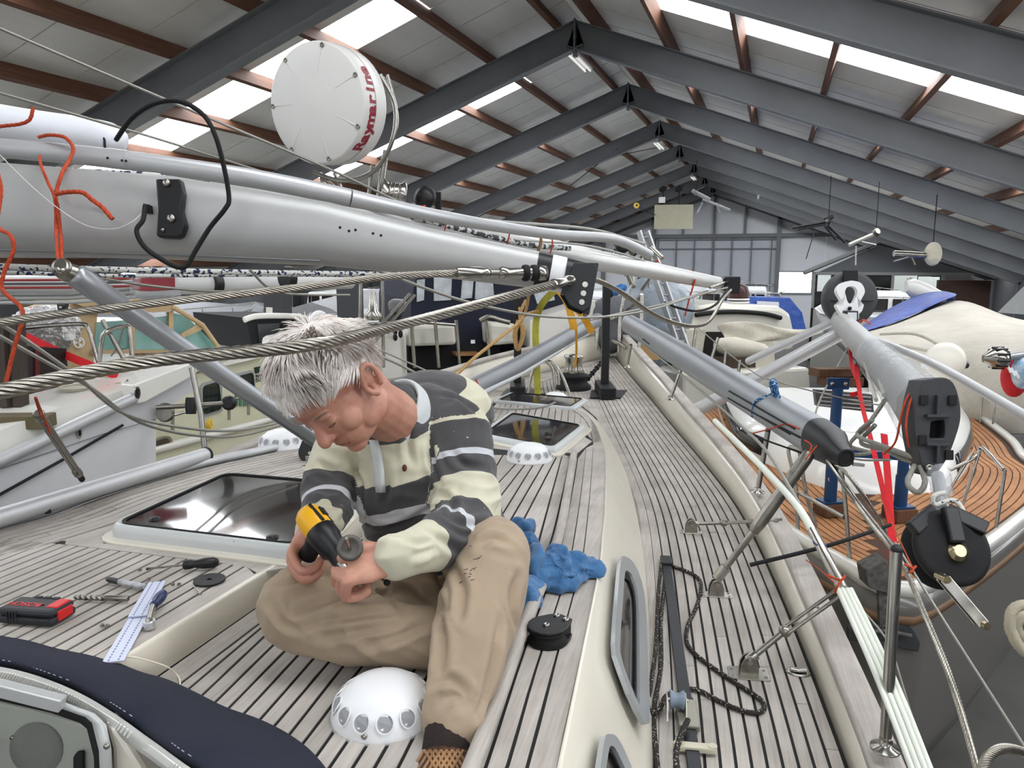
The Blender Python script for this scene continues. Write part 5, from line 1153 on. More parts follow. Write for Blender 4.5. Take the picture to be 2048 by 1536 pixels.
MB().lathe([(0.0135, .118), (0.0182, .125), (0.0182, .14), (0.0149, .146), (0.0149, .20), (0.0169, .207), (0.0169, .225), (0.0121, .235)], a, d, n=20).build('toggle_barrel', STEEL, t)
for s in (0.2093, .185): MB().lathe([(.021, s), (.023, s + .004), (.023, s + .013), (.021, s + .017)], a, d, n=20).build('rubber_ring', RUBBER, t)
MB().lathe([(0.0203, .23), (0.0216, .235), (0.0216, .25), (0.0135, .255)], a, d, n=16).build('fork', STEEL, t)
t, d, L = ferrule(P(1105, 570, 2.05), P(1160, 556, 2.15), 0, 'short polished swage ending the lower wire at the masthead')
MB().lathe([(.0135, 0), (.0155, .004), (.0155, .02), (.0145, .05), (.012, .06), (.016, .07), (.014, .09)], P(1105, 570, 2.05), P(1160, 556, 2.15) - P(1105, 570, 2.05), n=20).build('swage', STEEL, t)
rope_w([P(1185, 558, 2.25), P(1215, 570, 2.3), P(1250, 590, 2.4), P(1300, 625, 2.6), P(1345, 645, 2.9), P(1390, 652, 3.3), P(1420, 640, 3.6), P(1445, 600, 4.3), P(1462, 580, 5.2)], .0085, 'drooping stranded wire between the two mastheads', pitch=.06)
# two long thin stays at the upper left
MB_st = lambda pts, r, label, m=WIREM, name='stay_wire', cat='wire', group=None: tag(MB().tube(spline([P(*p) for p in pts], 6), r, 7).build(name, m), label, cat, group)
GW = mat('galvanised_wire', (150, 148, 140), .45, .6)
MB_st([(-120, 0, 2.0), (0, 57, 2.05), (380, 220, 2.3), (640, 330, 2.5), (830, 420, 2.8)], .0045, 'upper thin stay wire running from the top left past the radome', GW)
MB_st([(-120, 150, 2.1), (0, 186, 2.1), (300, 273, 2.3), (560, 355, 2.6)], .004, 'lower thin stay wire above the white roll', GW)
MB_st([(640, 497, 2.6), (860, 580, 2.9), (960, 610, 3.1), (1080, 632, 3.3), (1200, 634, 3.6), (1300, 620, 4.0), (1380, 595, 4.8), (1455, 575, 5.2)], .006, 'slack thin wire sagging behind the black stands', GW)
MB_st([(190, 555, 2.6), (330, 575, 2.7), (480, 583, 2.9), (640, 565, 3.2)], .005, 'thin slack wire behind the hung grey pole', GW)
MB_st([(500, 540, 2.6), (560, 585, 3.0), (700, 590, 3.2)], .0045, 'short slack wire near the black life ring bracket', GW)
MB_st([(-60, 625, 1.9), (20, 660, 2.0), (150, 750, 2.2), (250, 828, 2.5), (380, 857, 2.8), (480, 860, 3.1), (590, 838, 3.4)], .0055, 'first dull wire sagging in front of the cream motorboat', GW)
MB_st([(-60, 640, 1.95), (30, 690, 2.05), (180, 775, 2.3), (280, 845, 2.6), (400, 872, 2.9), (500, 868, 3.2), (620, 830, 3.5)], .0055, 'second dull wire sagging in front of the cream motorboat', GW)
MB_st([(700, 690, 3.0), (800, 730, 3.2), (930, 800, 3.4), (1000, 817, 3.6), (1080, 815, 4.2), (1110, 805, 5)], .006, 'dark wire drooping to the left black stand', GW)
MB_st([(620, 640, 3.4), (760, 700, 3.5), (905, 765, 3.6)], .004, 'thin dark wire behind the collar', GW)
# grey pole hung from the mast by orange twine
pp = thing('spreader_pole', P(380, 700, 1.95), 'grey painted pole hanging on orange twine behind the white hair', 'pole')
a, b = P(155, 553, 1.86), P(700, 925, 2.5); d = (b - a).normalized()
MB().tube([a + d * .03, b], .0255, 22).build('pole_tube', ALU2, pp)
MB().lathe([(.02, -.012), (.029, -.006), (.0295, .004), (.0295, .055), (.0275, .06), (.0275, .12), (.0258, .125)], a, d, n=24).build('pole_end_collar', ALU2, pp)
jj = d.cross(UP).normalized(); e0_ = P(128, 540, 1.84)
MB().lathe([(.014, -.024), (.021, -.02), (.023, 0), (.021, .02), (.014, .024)], e0_, jj.cross(d).lerp(-FW, .7), n=20).build('jaw', DULLSTEEL, pp)
MB().tube([e0_, a - d * .008], [.02, .024], 18).build('jaw_neck', DULLSTEEL, pp); MB().lathe([(.008, 0), (.008, .03), (.004, .034)], P(130, 543, 1.83), -FW, n=12).build('jaw_pin', STEEL, pp)
def lash(pts, r, label, name='orange_lashing'): return tag(wire(pts, r, 3, r * 8, name, ORANGE, None, 4, .2), label, 'twine')
lash([P(118, 530, 1.85), P(112, 470, 2.05), P(110, 400, 2.07), P(96, 365, 2.08), P(82, 330, 2.1), P(80, 312, 2.2)], .0042, 'orange twine strand holding the grey pole on the mast')
lash([P(124, 532, 1.85), P(122, 480, 2.05), P(116, 420, 2.07), P(112, 388, 2.08), P(125, 345, 2.1), P(140, 318, 2.2), P(146, 295, 2.235), P(130, 275, 2.24), P(100, 270, 2.25), P(78, 274, 2.27)], .0055, 'thick orange twine knotted round the foil tube')
lash([P(112, 388, 2.06), P(135, 384, 2.05), P(165, 385, 2.04), P(185, 400, 2.04), P(205, 415, 2.04), P(225, 438, 2.04)], .0065, 'frayed loose end of the orange twine knot')
lash([P(-30, 262, 2.2), P(0, 253, 2.2), P(40, 248, 2.2), P(60, 238, 2.2), P(66, 215, 2.2)], .0055, 'orange twine end sticking up over the white roll')
lash([P(-10, 330, 2.0), P(2, 380, 2.0), P(-5, 450, 1.98), P(20, 470, 1.95), P(27, 500, 1.95), P(8, 545, 1.95), P(5, 580, 1.95), P(40, 612, 1.93), P(45, 640, 1.9), P(30, 690, 1.9), P(12, 765, 1.9)], .0055, 'long orange twine hanging down at the far left')
# small bottlescrew hanging by orange twine
t = thing('open_turnbuckle', P(118, 860, 1.75), 'slim steel open turnbuckle hanging on orange twine from the thick wire', 'turnbuckle')
a, b = P(80, 832, 1.35), P(155, 945, 1.55); d = (b - a).normalized(); u = d.cross(FW).normalized()
for s in (-1, 1): MB().tube([a + u * (.0075 * s), b + u * (.0055 * s)], .0042, 8).build('side_bar', DULLSTEEL, t)
for p, r in ((a, .010), (b, .009)): MB().lathe([(r * .6, -.012), (r, -.008), (r, .008), (r * .6, .014)], p, d, n=12).build('end_boss', DULLSTEEL, t)
MB().tube([b, b + d * .035], .006, 10).build('threaded_end', RUBBER, t)
MB().tube([P(70, 795, 1.12), P(82, 835, 1.35), P(100, 862, 1.38)], .0016, 5).build('orange_tie', ORANGE, t); MB().tube([P(72, 795, 1.12), P(90, 840, 1.35), P(102, 868, 1.38)], .0016, 5).build('orange_tie', ORANGE, t)
# ---------------- second mast with radome behind
mB = thing('second_mast', P(1000, 500, 4.2), 'pale second mast lying behind the first with small black masthead', 'mast')
mast_loft([(420, 395, 3.3, .07, .06), (800, 440, 3.7, .07, .06), (1000, 478, 4.2, .068, .06), (1200, 522, 4.7, .062, .055), (1440, 567, 5.4, .042, .04)]).build('mast_tube', mat('pale_mast', (206, 207, 204), .35, .4), mB)
mast_loft([(1436, 566, 5.4, .045, .043), (1444, 568, 5.4, .045, .043)]).build('black_band', BLACK, mB)
MB().box(P(1462, 570, 5.4), (.11, .09, .12), YAW).build('masthead_casting', DGREY, mB, bevel=.01)
for k in (-.03, .03): MB().tube([P(1455, 572, 5.35) + UP * k, P(1420, 580, 5.1) + UP * k * .5], .009, 8).build('wire_terminal', STEEL, mB)
MB_st([(1415, 581, 5.1), (1340, 605, 4.6), (1250, 625, 4.2), (1180, 640, 4.0)], .006, 'straight wire from the small masthead down to the black stand', GW)
MB_st([(1455, 580, 5.3), (1430, 610, 5.0), (1395, 622, 4.8), (1355, 615, 4.7), (1330, 605, 4.6)], .008, 'black looped cable under the small masthead', RUBBER, 'signal_cable', 'cable')
lash([P(1386, 540, 5.2), P(1385, 570, 5.2), P(1390, 560, 5.15), P(1378, 600, 5.15), P(1370, 632, 5.15)], .006, 'orange twine hanging from the second mast')
# radome
rd = thing('radome', P(650, 380, 3.5), 'round white radar dome with red lettering on its rim', 'radar')
rn = cv(-.42, -.22, .88).normalized(); rc = P(632, 207, 3.42); RR = .262
rx = cv(.9, 0, .43); rx = (rx - rn * rx.dot(rn)).normalized(); ry = rn.cross(rx)
WRD = mat('radome_white', (222, 221, 216), .38, var=.015)
MB().lathe([(RR * .9, -.2), (RR * .985, -.17), (RR, -.1), (RR, -.015), (RR * .985, -.003), (RR * .955, 0), (RR * .6, .012), (0, .02)], rc, rn, n=56).build('radome_shell', WRD, rd)
MB().lathe([(RR * 1.002, -.086), (RR * 1.006, -.083), (RR * 1.002, -.08)], rc, rn, n=56).build('rim_seam', mat('seam_grey', (150, 150, 148), .5), rd)
for k in range(7):
    a = .35 + 2 * math.pi * k / 7; dv_ = rx * math.cos(a) + ry * math.sin(a); p = rc + dv_ * RR * .93 + rn * .003
    MB().lathe([(.011, -.004), (.011, .002), (.007, .002), (.006, .0), (0, .0)], p, rn, n=12).build('rim_screw', DULLSTEEL, rd)
    MB().tube([rc + dv_ * RR * .88 + rn * .0035, rc + dv_ * RR * .5 + rn * .0145], [.0022, .001], 6).build('moulded_rib', WRD, rd)
RL = mat('crimson_lettering', (140, 24, 44), .5)
word = 'Raymarine'; a0_ = -.88
for i, ch in enumerate(word):      # letters wrapped round the rim
    a = a0_ + i * .162; dv_ = rx * math.cos(a) + ry * math.sin(a); tg = -rx * math.sin(a) + ry * math.cos(a); p = rc + dv_ * (RR + .001) - rn * .052
    text(ch, .088, p, rot_to(tg, rn), RL, rd, ext=.0008, bold=.003)
ped = P(690, 330, 3.6)
MB().lathe([(.16, -.25), (.16, -.2), (.2, -.19)], rc, rn, n=24).build('mount_plate', DULLSTEEL, rd)
for x0, y0, x1, y1 in ((640, 345, 655, 395), (668, 345, 690, 392), (745, 330, 735, 410), (770, 300, 752, 420), (640, 350, 690, 392)): MB().tube([P(x0, y0, 3.66), P(x1, y1, 3.7)], .009, 8).build('bracket_tube', STEEL, rd)
MB().tube(spline([P(760, 150, 3.6), P(790, 210, 3.62), P(785, 280, 3.64), P(750, 340, 3.66), P(690, 362, 3.66), P(625, 345, 3.64)], 6), .011, 8).build('guard_hoop', STEEL, rd)
MB().tube(spline([P(775, 150, 3.7), P(795, 240, 3.7), P(775, 310, 3.72), P(762, 410, 3.74)], 6), .008, 8).build('guard_hoop', STEEL, rd)
# winch-like drum and black disc on the second mast
t = thing('steel_drum', P(780, 410, 3.75), 'small shiny steel drum strapped on the second mast beside the radome', 'drum')
MB().lathe([(.06, 0), (.07, .01), (.055, .03), (.055, .09), (.07, .11), (.06, .12)], P(762, 385, 3.72), cv(1, -.1, -.2), n=24).build('drum', STEEL, t)
for s in (.04, .06, .08): MB().lathe([(.058, s - .004), (.06, s), (.058, s + .004)], P(762, 385, 3.72), cv(1, -.1, -.2), n=24).build('drum_groove', DULLSTEEL, t)
t = thing('black_floodlight', P(860, 425, 3.85), 'round black lamp housing standing on the second mast', 'lamp')
MB().lathe([(0, 0), (.05, .002), (.056, .012), (.056, .03), (.03, .05), (0, .052)], P(853, 397, 3.8), cv(-.3, 0, 1), n=28).build('housing', BLACK, t); MB().bar(P(876, 385, 3.85), P(877, 440, 3.85), .012, .03).build('bracket', RUBBER, t)
# ropes, lines and ties bundled on the second mast
for k, (dy, r, lab) in enumerate(((-12, .008, 'upper'), (4, .007, 'middle'), (22, .006, 'lower'))):
    rope([P(560, 385 + dy, 3.4), P(800, 432 + dy, 3.65), P(1000, 455 + dy, 4.0), P(1180, 470 + dy, 4.5), P(1290, 500 + dy, 4.9)], r, 'bundled_line', mat('grey_line', (176, 176, 170), .6), lab + ' pale line of the bundle along the second mast')
rope([P(700, 400, 3.55), P(850, 440, 3.6), P(960, 468, 3.8), P(1060, 490, 3.95), P(1140, 497, 4.1)], .014, 'checked_rope', flecked('grey_check_rope', (196, 198, 196), (70, 72, 74), 45, .5), 'grey checked braided rope along the second mast', strands=4)
rope([P(1030, 458, 3.8), P(1075, 462, 3.7), P(1082, 480, 3.68), P(1076, 502, 3.7)], .008, 'brown_rope', mat('brown_rope', (140, 104, 66), .85, var=.2, vscale=60), 'brown rope tie over the second mast near the masthead', strands=3)
for x, lab in ((893, 'first'), (1018, 'second'), (1104, 'third')):
    rope([P(x - 25, 420 + (x - 893) * .22, 3.6), P(x, 432 + (x - 893) * .22, 3.55), P(x - 4, 462 + (x - 893) * .22, 3.6)], .0035, 'red_tie', mat('red_twine', (196, 60, 44), .8), lab + ' thin red twine tie round the bundled lines')
rope([P(820, 425, 3.5), P(850, 412, 3.5), P(835, 428, 3.48), P(870, 418, 3.5)], .005, 'red_tie', mat('red_twine', (196, 60, 44), .8), 'orange red knot at the foot of the round black lamp')
# ================================================================== NEIGHBOUR YACHT WITH TAN DECK, AND ITS RIG (RIGHT)
def slab(name, pts, m, par, th=.05, d=None, ext=None, bevel=0.):
    q = [P(*(p if len(p) == 3 else (p[0], p[1], d))) for p in pts]; return MB().prism(q, ext if ext is not None else FX * th).build(name, m, par, bevel=bevel)
def tubep(name, pts, r, m, par, n=10, k=6, d=None, smooth=True):
    q = [P(*(p if len(p) == 3 else (p[0], p[1], d))) for p in pts]; return MB().tube(spline(q, k) if smooth and len(q) > 2 else q, r, n).build(name, m, par)
ND = 2.25
def Np(x, y, o=0.): return PZ(x, y, ND + o)
ny = thing('neighbour_yacht', PZ(1700, 900, 0) * 0 + Np(1700, 950) - V((0, 0, ND)), 'white yacht with fresh tan plank deck and grey bow beside the near caprail', 'boat')
TAN = teakmat('tan_synthetic_teak', (186, 134, 88), (164, 112, 70), (170, 130, 100))
deckN = [(1375, 812), (1399, 838), (1440, 900), (1500, 985), (1577, 1062), (1650, 1108), (1700, 1136), (1745, 1166), (1795, 1182), (1850, 1166), (1950, 1102), (2020, 1050), (2075, 1000), (2085, 950), (2040, 918), (2016, 885), (1960, 840), (1900, 800)]
dN = [Np(*p) for p in deckN]
dk = MB().prism([p - V((0, 0, .03)) for p in dN], (0, 0, .03)).build('deck', mat('dark_tan_seam', (70, 46, 30), .8), ny)
# strips: herringbone halves meeting on the centre line
bow = Np(1795, 1178); aft = Np(1640, 800); cl_ = (aft - bow).normalized(); cn = V((cl_.y, -cl_.x, 0))
def inpoly(p, poly):
    c = False; j = len(poly) - 1
    for i in range(len(poly)):
        a, b = poly[i], poly[j]
        if (a.y > p.y) != (b.y > p.y) and p.x < (b.x - a.x) * (p.y - a.y) / (b.y - a.y) + a.x: c = not c
        j = i
    return c
for sgn in (-1, 1):
    edge = [p for p in (dN[:9] if sgn < 0 else list(reversed(dN[8:])))]
    e2 = resample(spline(edge, 6), 70)
    for k in range(22):
        o0, o1 = .06 + .052 * k, .06 + .052 * (k + 1) - .009; A = []; B = []
        for i, p in enumerate(e2):
            t = (e2[min(i + 1, 69)] - e2[max(i - 1, 0)]).normalized(); nn_ = V((-t.y, t.x, 0))
            if nn_.dot(Np(1700, 950) - p) < 0: nn_ = -nn_
            a, b = p + nn_ * o0, p + nn_ * o1
            sa = (a - bow).dot(cn) - .03 * (1 if (a - bow).dot(cn) > 0 else -1)
            side = (edge[0] - bow).dot(cn)
            if (a - bow).dot(cn) * side > 0 and (b - bow).dot(cn) * side > 0 and inpoly(a, dN): A.append(a); B.append(b)
        if len(A) < 4: continue
        if (A[-1] - A[0]).length < .1: continue
        q = [[a + V((0, 0, .006)), b + V((0, 0, .006)), b - V((0, 0, .002)), a - V((0, 0, .002))] for a, b in zip(A, B)]
        if any((q[i + 1][0] - q[i][0]).length > .5 for i in range(len(q) - 1)): continue
        MB().loft(q[::2] if len(q) > 30 else q, True, True, False).build('deck_strip', TAN, dk)
# toe rail, hull
er = resample(spline(dN[:17], 5), 90)
rings = []; hull = []
for i, p in enumerate(er):
    t = (er[min(i + 1, 89)] - er[max(i - 1, 0)]).normalized(); o = V((t.y, -t.x, 0)); o = o if o.dot(p - Np(1700, 930)) > 0 else -o
    rings.append([p - o * .01, p - o * .01 + V((0, 0, .05)), p + o * .05 + V((0, 0, .055)), p + o * .06 - V((0, 0, .02))]); q = p + o * .06
    hull.append([q - V((0, 0, .02)), q + o * .0 - V((0, 0, .12)), q - o * .02 - V((0, 0, .5)), q - o * .1 - V((0, 0, 1.1)), q - o * .35 - V((0, 0, 1.7))])
MB().loft(rings, False, True, True).build('toe_rail', GEL, ny)
HGR = mat('grey_hull_paint', (98, 95, 91), .3, var=.05, coat=.3)
MB().grid(hull).build('hull', HGR, ny, solid=.02)
MB().grid([[h[1] + (h[1] - Np(1700, 930)).normalized() * .012, h[1] + (h[1] - Np(1700, 930)).normalized() * .012 - V((0, 0, .045))] for h in hull]).build('rubbing_strake', mat('teak_strake', (120, 92, 66), .6), ny, solid=.015)
# cabin trunk
cb_ = [(1430, 800), (1445, 850), (1470, 893), (1520, 922), (1600, 960), (1680, 984), (1800, 990), (1870, 985), (1918, 960), (1944, 915), (1942, 868), (1890, 800)]
bz = [Np(*p) for p in cb_]; cz = sum(bz, V()) / len(bz); base_l = resample(spline(bz, 5), 56)
top_l = [cz + (p - cz) * .80 + V((0, 0, .30)) for p in base_l]; mid_l = [cz + (p - cz) * .95 + V((0, 0, .2)) for p in base_l]
NW = mat('bright_gelcoat', (232, 232, 228), .22, coat=.3)
MB().loft([base_l, mid_l, top_l, [cz + (p - cz) * .55 + V((0, 0, .34)) for p in base_l]], True, False, True).build('cabin_trunk', NW, ny)
cap_ = [cz + (p - cz) * .57 + V((0, 0, .342)) for p in base_l]; MB().prism([p - V((0, 0, .02)) for p in cap_], (0, 0, .02)).build('cabin_top', NW, ny)
def proj(p): v = p - CAM; k = v.dot(FW); return 1024 + F * v.dot(RT) / k, 768 - F * v.dot(UP) / k
def cab_win(test, label):
    rows = []
    for i in [k for k in range(56) if test(*proj(base_l[k]))]:
        b, t = base_l[i], mid_l[i]; o = (b - cz); o.z = 0; o.normalize(); rows.append([b.lerp(t, .25) + o * .008, b.lerp(t, .6) + o * .008, t + o * .008])
    w_ = MB().grid(rows).build('cabin_window', mat('tinted_cabin_glass', (44, 46, 50), .06, var=.4, vscale=4), ny, solid=.006); w_['label'] = label
cab_win(lambda x, y: x < 1530 and 812 < y < 926, 'dark curved cabin window on the side near our yacht'); cab_win(lambda x, y: x > 1900 and 850 < y < 962, 'dark curved cabin window on the far side')
hc = cz + V((0, 0, .35)); 
for (x, y, w_, h_, lab) in ((1710, 795, .5, .1, 'a'),):
    o = slab('skylight_hatch', [(1630, 780), (1745, 790), (1748, 825), (1634, 812)], mat('grey_hatch_lens', (92, 92, 94), .15), ny, .05, 5.6)
    for k in range(4): tubep('hatch_bar', [(1640, 786 + k * 8, 5.58), (1742, 795 + k * 8, 5.58)], .006, mat('pale_bar', (170, 170, 168), .4), ny, 6)
# blue stands
BST = mat('blue_painted_steel', (22, 62, 104), .45, var=.12, vscale=8); BRW = mat('brown_timber', (96, 66, 46), .7, var=.25, vscale=12, stretch=(1, 6, 1))
def stand(xb, yb, xt, yt, label, plate=True):
    b = Np(xb, yb, .1); dep = (b - CAM).dot(FW); top = P(xt, yt, dep); top = V((b.x, b.y, top.z)); t = thing('mast_stand', b - V((0, 0, .1)), label, 'stand', 'blue mast stands on the tan deck')
    MB().box(b - V((0, 0, .045)), (.16, .16, .085), YAW + .2).build('timber_block', BRW, t, bevel=.004)
    MB().box(b + V((0, 0, .006)), (.15, .12, .012), YAW + .2).build('foot_plate', BST, t)
    MB().tube([b, b + (top - b) * .6], .042, 18).build('outer_tube', BST, t); MB().tube([b + (top - b) * .55, top], .036, 18).build('inner_tube', BST, t)
    if plate:
        MB().box(top + V((0, 0, .03)), (.15, .02, .08), YAW).build('head_plate', BST, t, bevel=.004)
        for e in (-.045, .045): MB().lathe([(.014, 0), (.014, .008), (0, .01)], top + V((0, 0, .03)) + RT * e - FX * .01, -FX, n=12).build('bolt', STEEL, t)
    return t, b, top
t1_, b1_, tp1 = stand(1660, 1003, 1660, 770, 'blue steel stand post with bolted head plate under the far timber')
t2_, b2_, tp2 = stand(1800, 1013, 1802, 905, 'shorter blue steel stand post with crossbar', False)
MB().bar(P(1690, 905, (b2_ - CAM).dot(FW)), P(1800, 912, (b2_ - CAM).dot(FW)), .05, .05).build('cross_bar', BST, t2_)
MB().lathe([(.025, 0), (.025, .006), (0, .008)], P(1663, 958, (b1_ - CAM).dot(FW) - .05), -FW, n=16).build('reflector', mat('pink_reflector', (206, 150, 146), .3), t1_)
dd_ = (b1_ - CAM).dot(FW)
tag(MB().bar(P(1628, 744, dd_), P(1712, 744, dd_ + .1), .12, .055).bar(P(1645, 762, dd_), P(1715, 762, dd_ + .1), .12, .06).build('support_timber', BRW, bevel=.004), 'brown timber blocks on the stand carrying the wrapped mast', 'timber')
# pulpit and stanchions of neighbour
def npx(x, y, o): return Np(x, y, o)
pul = [[(1596, 1070, 1.), None]]
def ntube(name, pts, r=.0125, par=ny): return MB().tube(spline(pts, 6) if len(pts) > 2 else pts, r, 10).build(name, STEEL, par)
pb1, pb2, pb3 = Np(1596, 1068), Np(1700, 1128), Np(1532, 1012)
def above(p, x, y): dep = (p - CAM).dot(FW); return P(x, y, dep)
ntube('pulpit_post', [pb1, above(pb1, 1592, 975), above(pb1, 1577, 905), above(pb1, 1585, 893), above(pb1, 1598, 900), above(pb1, 1612, 985), above(pb1, 1632, 1055)])
ntube('pulpit_post', [pb2, above(pb2, 1690, 1000), above(pb2, 1682, 935)]); ntube('pulpit_rail', [above(pb1, 1597, 985), above(pb2, 1688, 1035)])
ntube('pulpit_rail', [above(pb1, 1580, 893), above(pb2, 1682, 935), above(pb2, 1770, 1060), above(pb2, 1800, 1110)], .013)
for x, y, xt, yt in ((1515, 985, 1534, 855), (1990, 1070, 2010, 940), (1880, 1010, 1945, 905), (1925, 1010, 1960, 900)): p = Np(x, y); ntube('stanchion', [p, above(p, xt, yt)], .011)
ntube('pulpit_rail', [above(Np(1880, 1010), 1900, 940), above(Np(1880, 1010), 1950, 915), above(Np(1925, 1010), 1965, 895), above(Np(1990, 1070), 2008, 940)], .013)
for x, y in ((1920, 822), (1960, 845), (1985, 858), (2040, 770)): p = Np(x, y); ntube('stanchion', [p, above(p, x + 6, y - 70)], .012)
# bow roller and anchor
an = thing('anchor', Np(1770, 1180) - V((0, 0, .5)), 'dark plough anchor hanging from the bow roller of the neighbour yacht', 'anchor')
da_ = (Np(1760, 1170) - CAM).dot(FW)
ANC = mat('mottled_galvanised', (104, 100, 96), .6, .3, col2=(60, 58, 56), vscale=30)
slab('roller_box', [(1732, 1140), (1772, 1120), (1792, 1165), (1788, 1192), (1738, 1176)], ANC, an, .12, da_ - .12, bevel=.006)
slab('shank', [(1758, 1180), (1776, 1182), (1776, 1255), (1760, 1252)], ANC, an, .03, da_ - .1); slab('fluke', [(1700, 1258), (1735, 1245), (1770, 1252), (1820, 1246), (1842, 1285), (1838, 1306), (1790, 1296), (1765, 1282), (1720, 1286), (1698, 1282)], mat('anchor_dark', (44, 46, 48), .6), an, .05, da_ - .1, bevel=.01)
tubep('fluke_rib', [(1712, 1270, da_ - .13), (1765, 1262, da_ - .15), (1822, 1272, da_ - .13)], .012, ANC, an)
# ---------------- boom with black end
bm = thing('grey_boom', P(1450, 770, 4.2), 'grey boom with black tube end lashed by blue cord and orange twine', 'boom')
BG = mat('boom_grey', (150, 154, 158), .4, .4, var=.04)
pa, pb = P(1258, 648, 6.2), P(1640, 878, 2.95); d = (pb - pa).normalized()
up_ = (UP - d * UP.dot(d)).normalized(); sd_ = d.cross(up_)
MB().loft([oval(pa, sd_, up_, .062, .075, 22), oval(pa.lerp(pb, .5), sd_, up_, .064, .078, 22), oval(pb, sd_, up_, .064, .076, 22)]).build('boom_tube', BG, bm)
pe = P(1692, 916, 2.72)
MB().loft([oval(pb - d * .02, sd_, up_, .066, .079, 22), oval(pb + d * .1, sd_, up_, .06, .07, 22), oval(pb.lerp(pe, .8), sd_, up_ , .04, .042, 22), oval(pe, sd_, up_, .031, .033, 22)], False).build('black_end', DGREY, bm)
MB().loft([oval(pe, sd_, up_, .031, .033, 22), oval(pe + d * .004, sd_, up_, .028, .03, 22), oval(pe + d * .003, sd_, up_, .022, .024, 22), oval(pe - d * .06, sd_, up_, .021, .023, 22)], True).build('end_socket', RUBBER, bm)
slab('end_tang', [(1708, 925), (1730, 928), (1729, 934), (1706, 932)], DULLSTEEL, bm, .01, 2.7)
for (x0, y0, x1, y1) in ((1458, 782, 1590, 858), (1456, 796, 1580, 868), (1500, 822, 1600, 875), (1285, 678, 1298, 688)):
    q0, q1 = [pa + d * ((P(x, y, 1) - CAM).cross(FW).length * 0) for x, y in ((x0, y0), (x1, y1))]
    t0_ = (x0 - 1258) / 382; 
    def on_boom(x, y):
        lo, hi = 2.4, 6.4; r = ray(x, y); best = None
        for k in range(400):
            p = CAM + r * (lo + (hi - lo) * k / 399); s = (p - pa).dot(d); q = p - pa - d * s; e = math.hypot(q.dot(sd_) / .066, q.dot(up_) / .079)
            if e < 1.02: return p
            if best is None or e < best[0]: best = (e, p)
        return best[1]
    MB().tube([on_boom(x0, y0), on_boom((x0 + x1) / 2, (y0 + y1) / 2), on_boom(x1, y1)], .004, 6).build('slot', RUBBER, bm)
blu = flecked('blue_white_cord', (24, 84, 134), (190, 200, 208), 120, .6)
rope([on_boom(1504, 832) - FW * .01, on_boom(1508, 806) - FW * .01, on_boom(1525, 795) - FW * .02, on_boom(1545, 788), P(1545, 765, 3.3), P(1556, 790, 3.3), P(1560, 810, 3.32), P(1542, 770, 3.32), P(1550, 762, 3.34), P(1556, 800, 3.3)], .009, 'lashing_rope', blu, 'blue and white cord tied round the grey boom', strands=3)
lash([on_boom(1500, 868) , P(1540, 858, 3.2), on_boom(1570, 848) - FW * .01, on_boom(1598, 858) - FW * .01], .003, 'orange twine loop lying over the middle of the grey boom')
lash([P(1608, 880, 2.85), P(1622, 890, 2.84), P(1618, 905, 2.84), P(1605, 925, 2.84), P(1618, 910, 2.82), P(1640, 885, 2.86)], .003, 'orange twine knot at the black end of the grey boom')
# crossing silver poles
for pts, r, lab in (([(1345, 846, 6.9), (1480, 775, 6.7), (1690, 662, 6.5)], .06, 'silver spreader pole crossing behind the grey boom'), ([(1498, 722, 7.0), (1600, 675, 6.8), (1672, 640, 6.6)], .035, 'short thin silver spreader above the crossing pole')):
    t = thing('spreader', P(*pts[1]), lab, 'spreader'); tubep('spreader_tube', pts, r, SP, t, 16, smooth=False); q = P(*pts[0]); MB().ball(q, r * .98, 12, 8).build('rounded_tip', SP, t)
# ---------------- wrapped mast with heel casting
mC = thing('wrapped_mast', P(1800, 760, 4.0), 'grey mast partly wrapped in clear film with square black heel socket', 'mast')
mast_loft([(1672, 632, 6.8, .085, .07), (1740, 705, 5.0, .1, .075), (1810, 780, 3.7, .115, .08), (1856, 838, 3.02, .118, .082)]).build('mast_tube', MASTM, mC)
c0 = P(1868, 850, 2.92); d = (c0 - P(1810, 780, 3.7)).normalized(); w = (UP - d * UP.dot(d)).normalized(); u = d.cross(w)
fo_ = [(1845, 760), (1890, 755), (1912, 775), (1922, 830), (1910, 880), (1890, 925), (1866, 952), (1850, 945), (1832, 880), (1830, 820)]
fr = [P(x, y, 2.86) for x, y in fo_]; fi = [P(x, y, 2.86) for x, y in ((1862, 845), (1870, 842), (1880, 841), (1888, 842), (1890, 860), (1888, 875), (1878, 877), (1868, 877), (1860, 876), (1861, 860))]
HEEL = mat('black_heel_casting', (50, 51, 54), .5, var=.15, vscale=20)
fr, fi = [resample(spline(q_ + [q_[0]], 4), 61)[:-1] for q_ in (fr, fi)]
MB().ringprism(fr, fi, FW * .10).build('heel_casting', HEEL, mC, bevel=.004)
MB().prism([p + FW * .05 for p in fi], FW * .02).build('socket_back', RUBBER, mC)
for s_, k_ in ((1.0, 'x'),):
    for (x0, y0, x1, y1) in ((1852, 832, 1900, 832), (1852, 888, 1898, 890), (1875, 890, 1874, 925), (1876, 790, 1874, 830)): MB().bar(P(x0, y0, 2.85), P(x1, y1, 2.85), .012, .02, FW).build('casting_rib', HEEL, mC, bevel=.002)
MB().lathe([(.012, 0), (.012, .01), (.006, .012), (.006, .006), (0, .006)], P(1857, 934, 2.85), -FW, n=14).build('heel_bolt', STEEL, mC)
for (x, y) in ((1848, 800), (1905, 800), (1845, 880), (1898, 910)): MB().prism([P(x - 8, y - 10, 2.855), P(x + 8, y - 10, 2.855), P(x + 8, y + 10, 2.855), P(x - 8, y + 10, 2.855)], FW * -.006).build('casting_pocket', RUBBER, mC, bevel=.002)
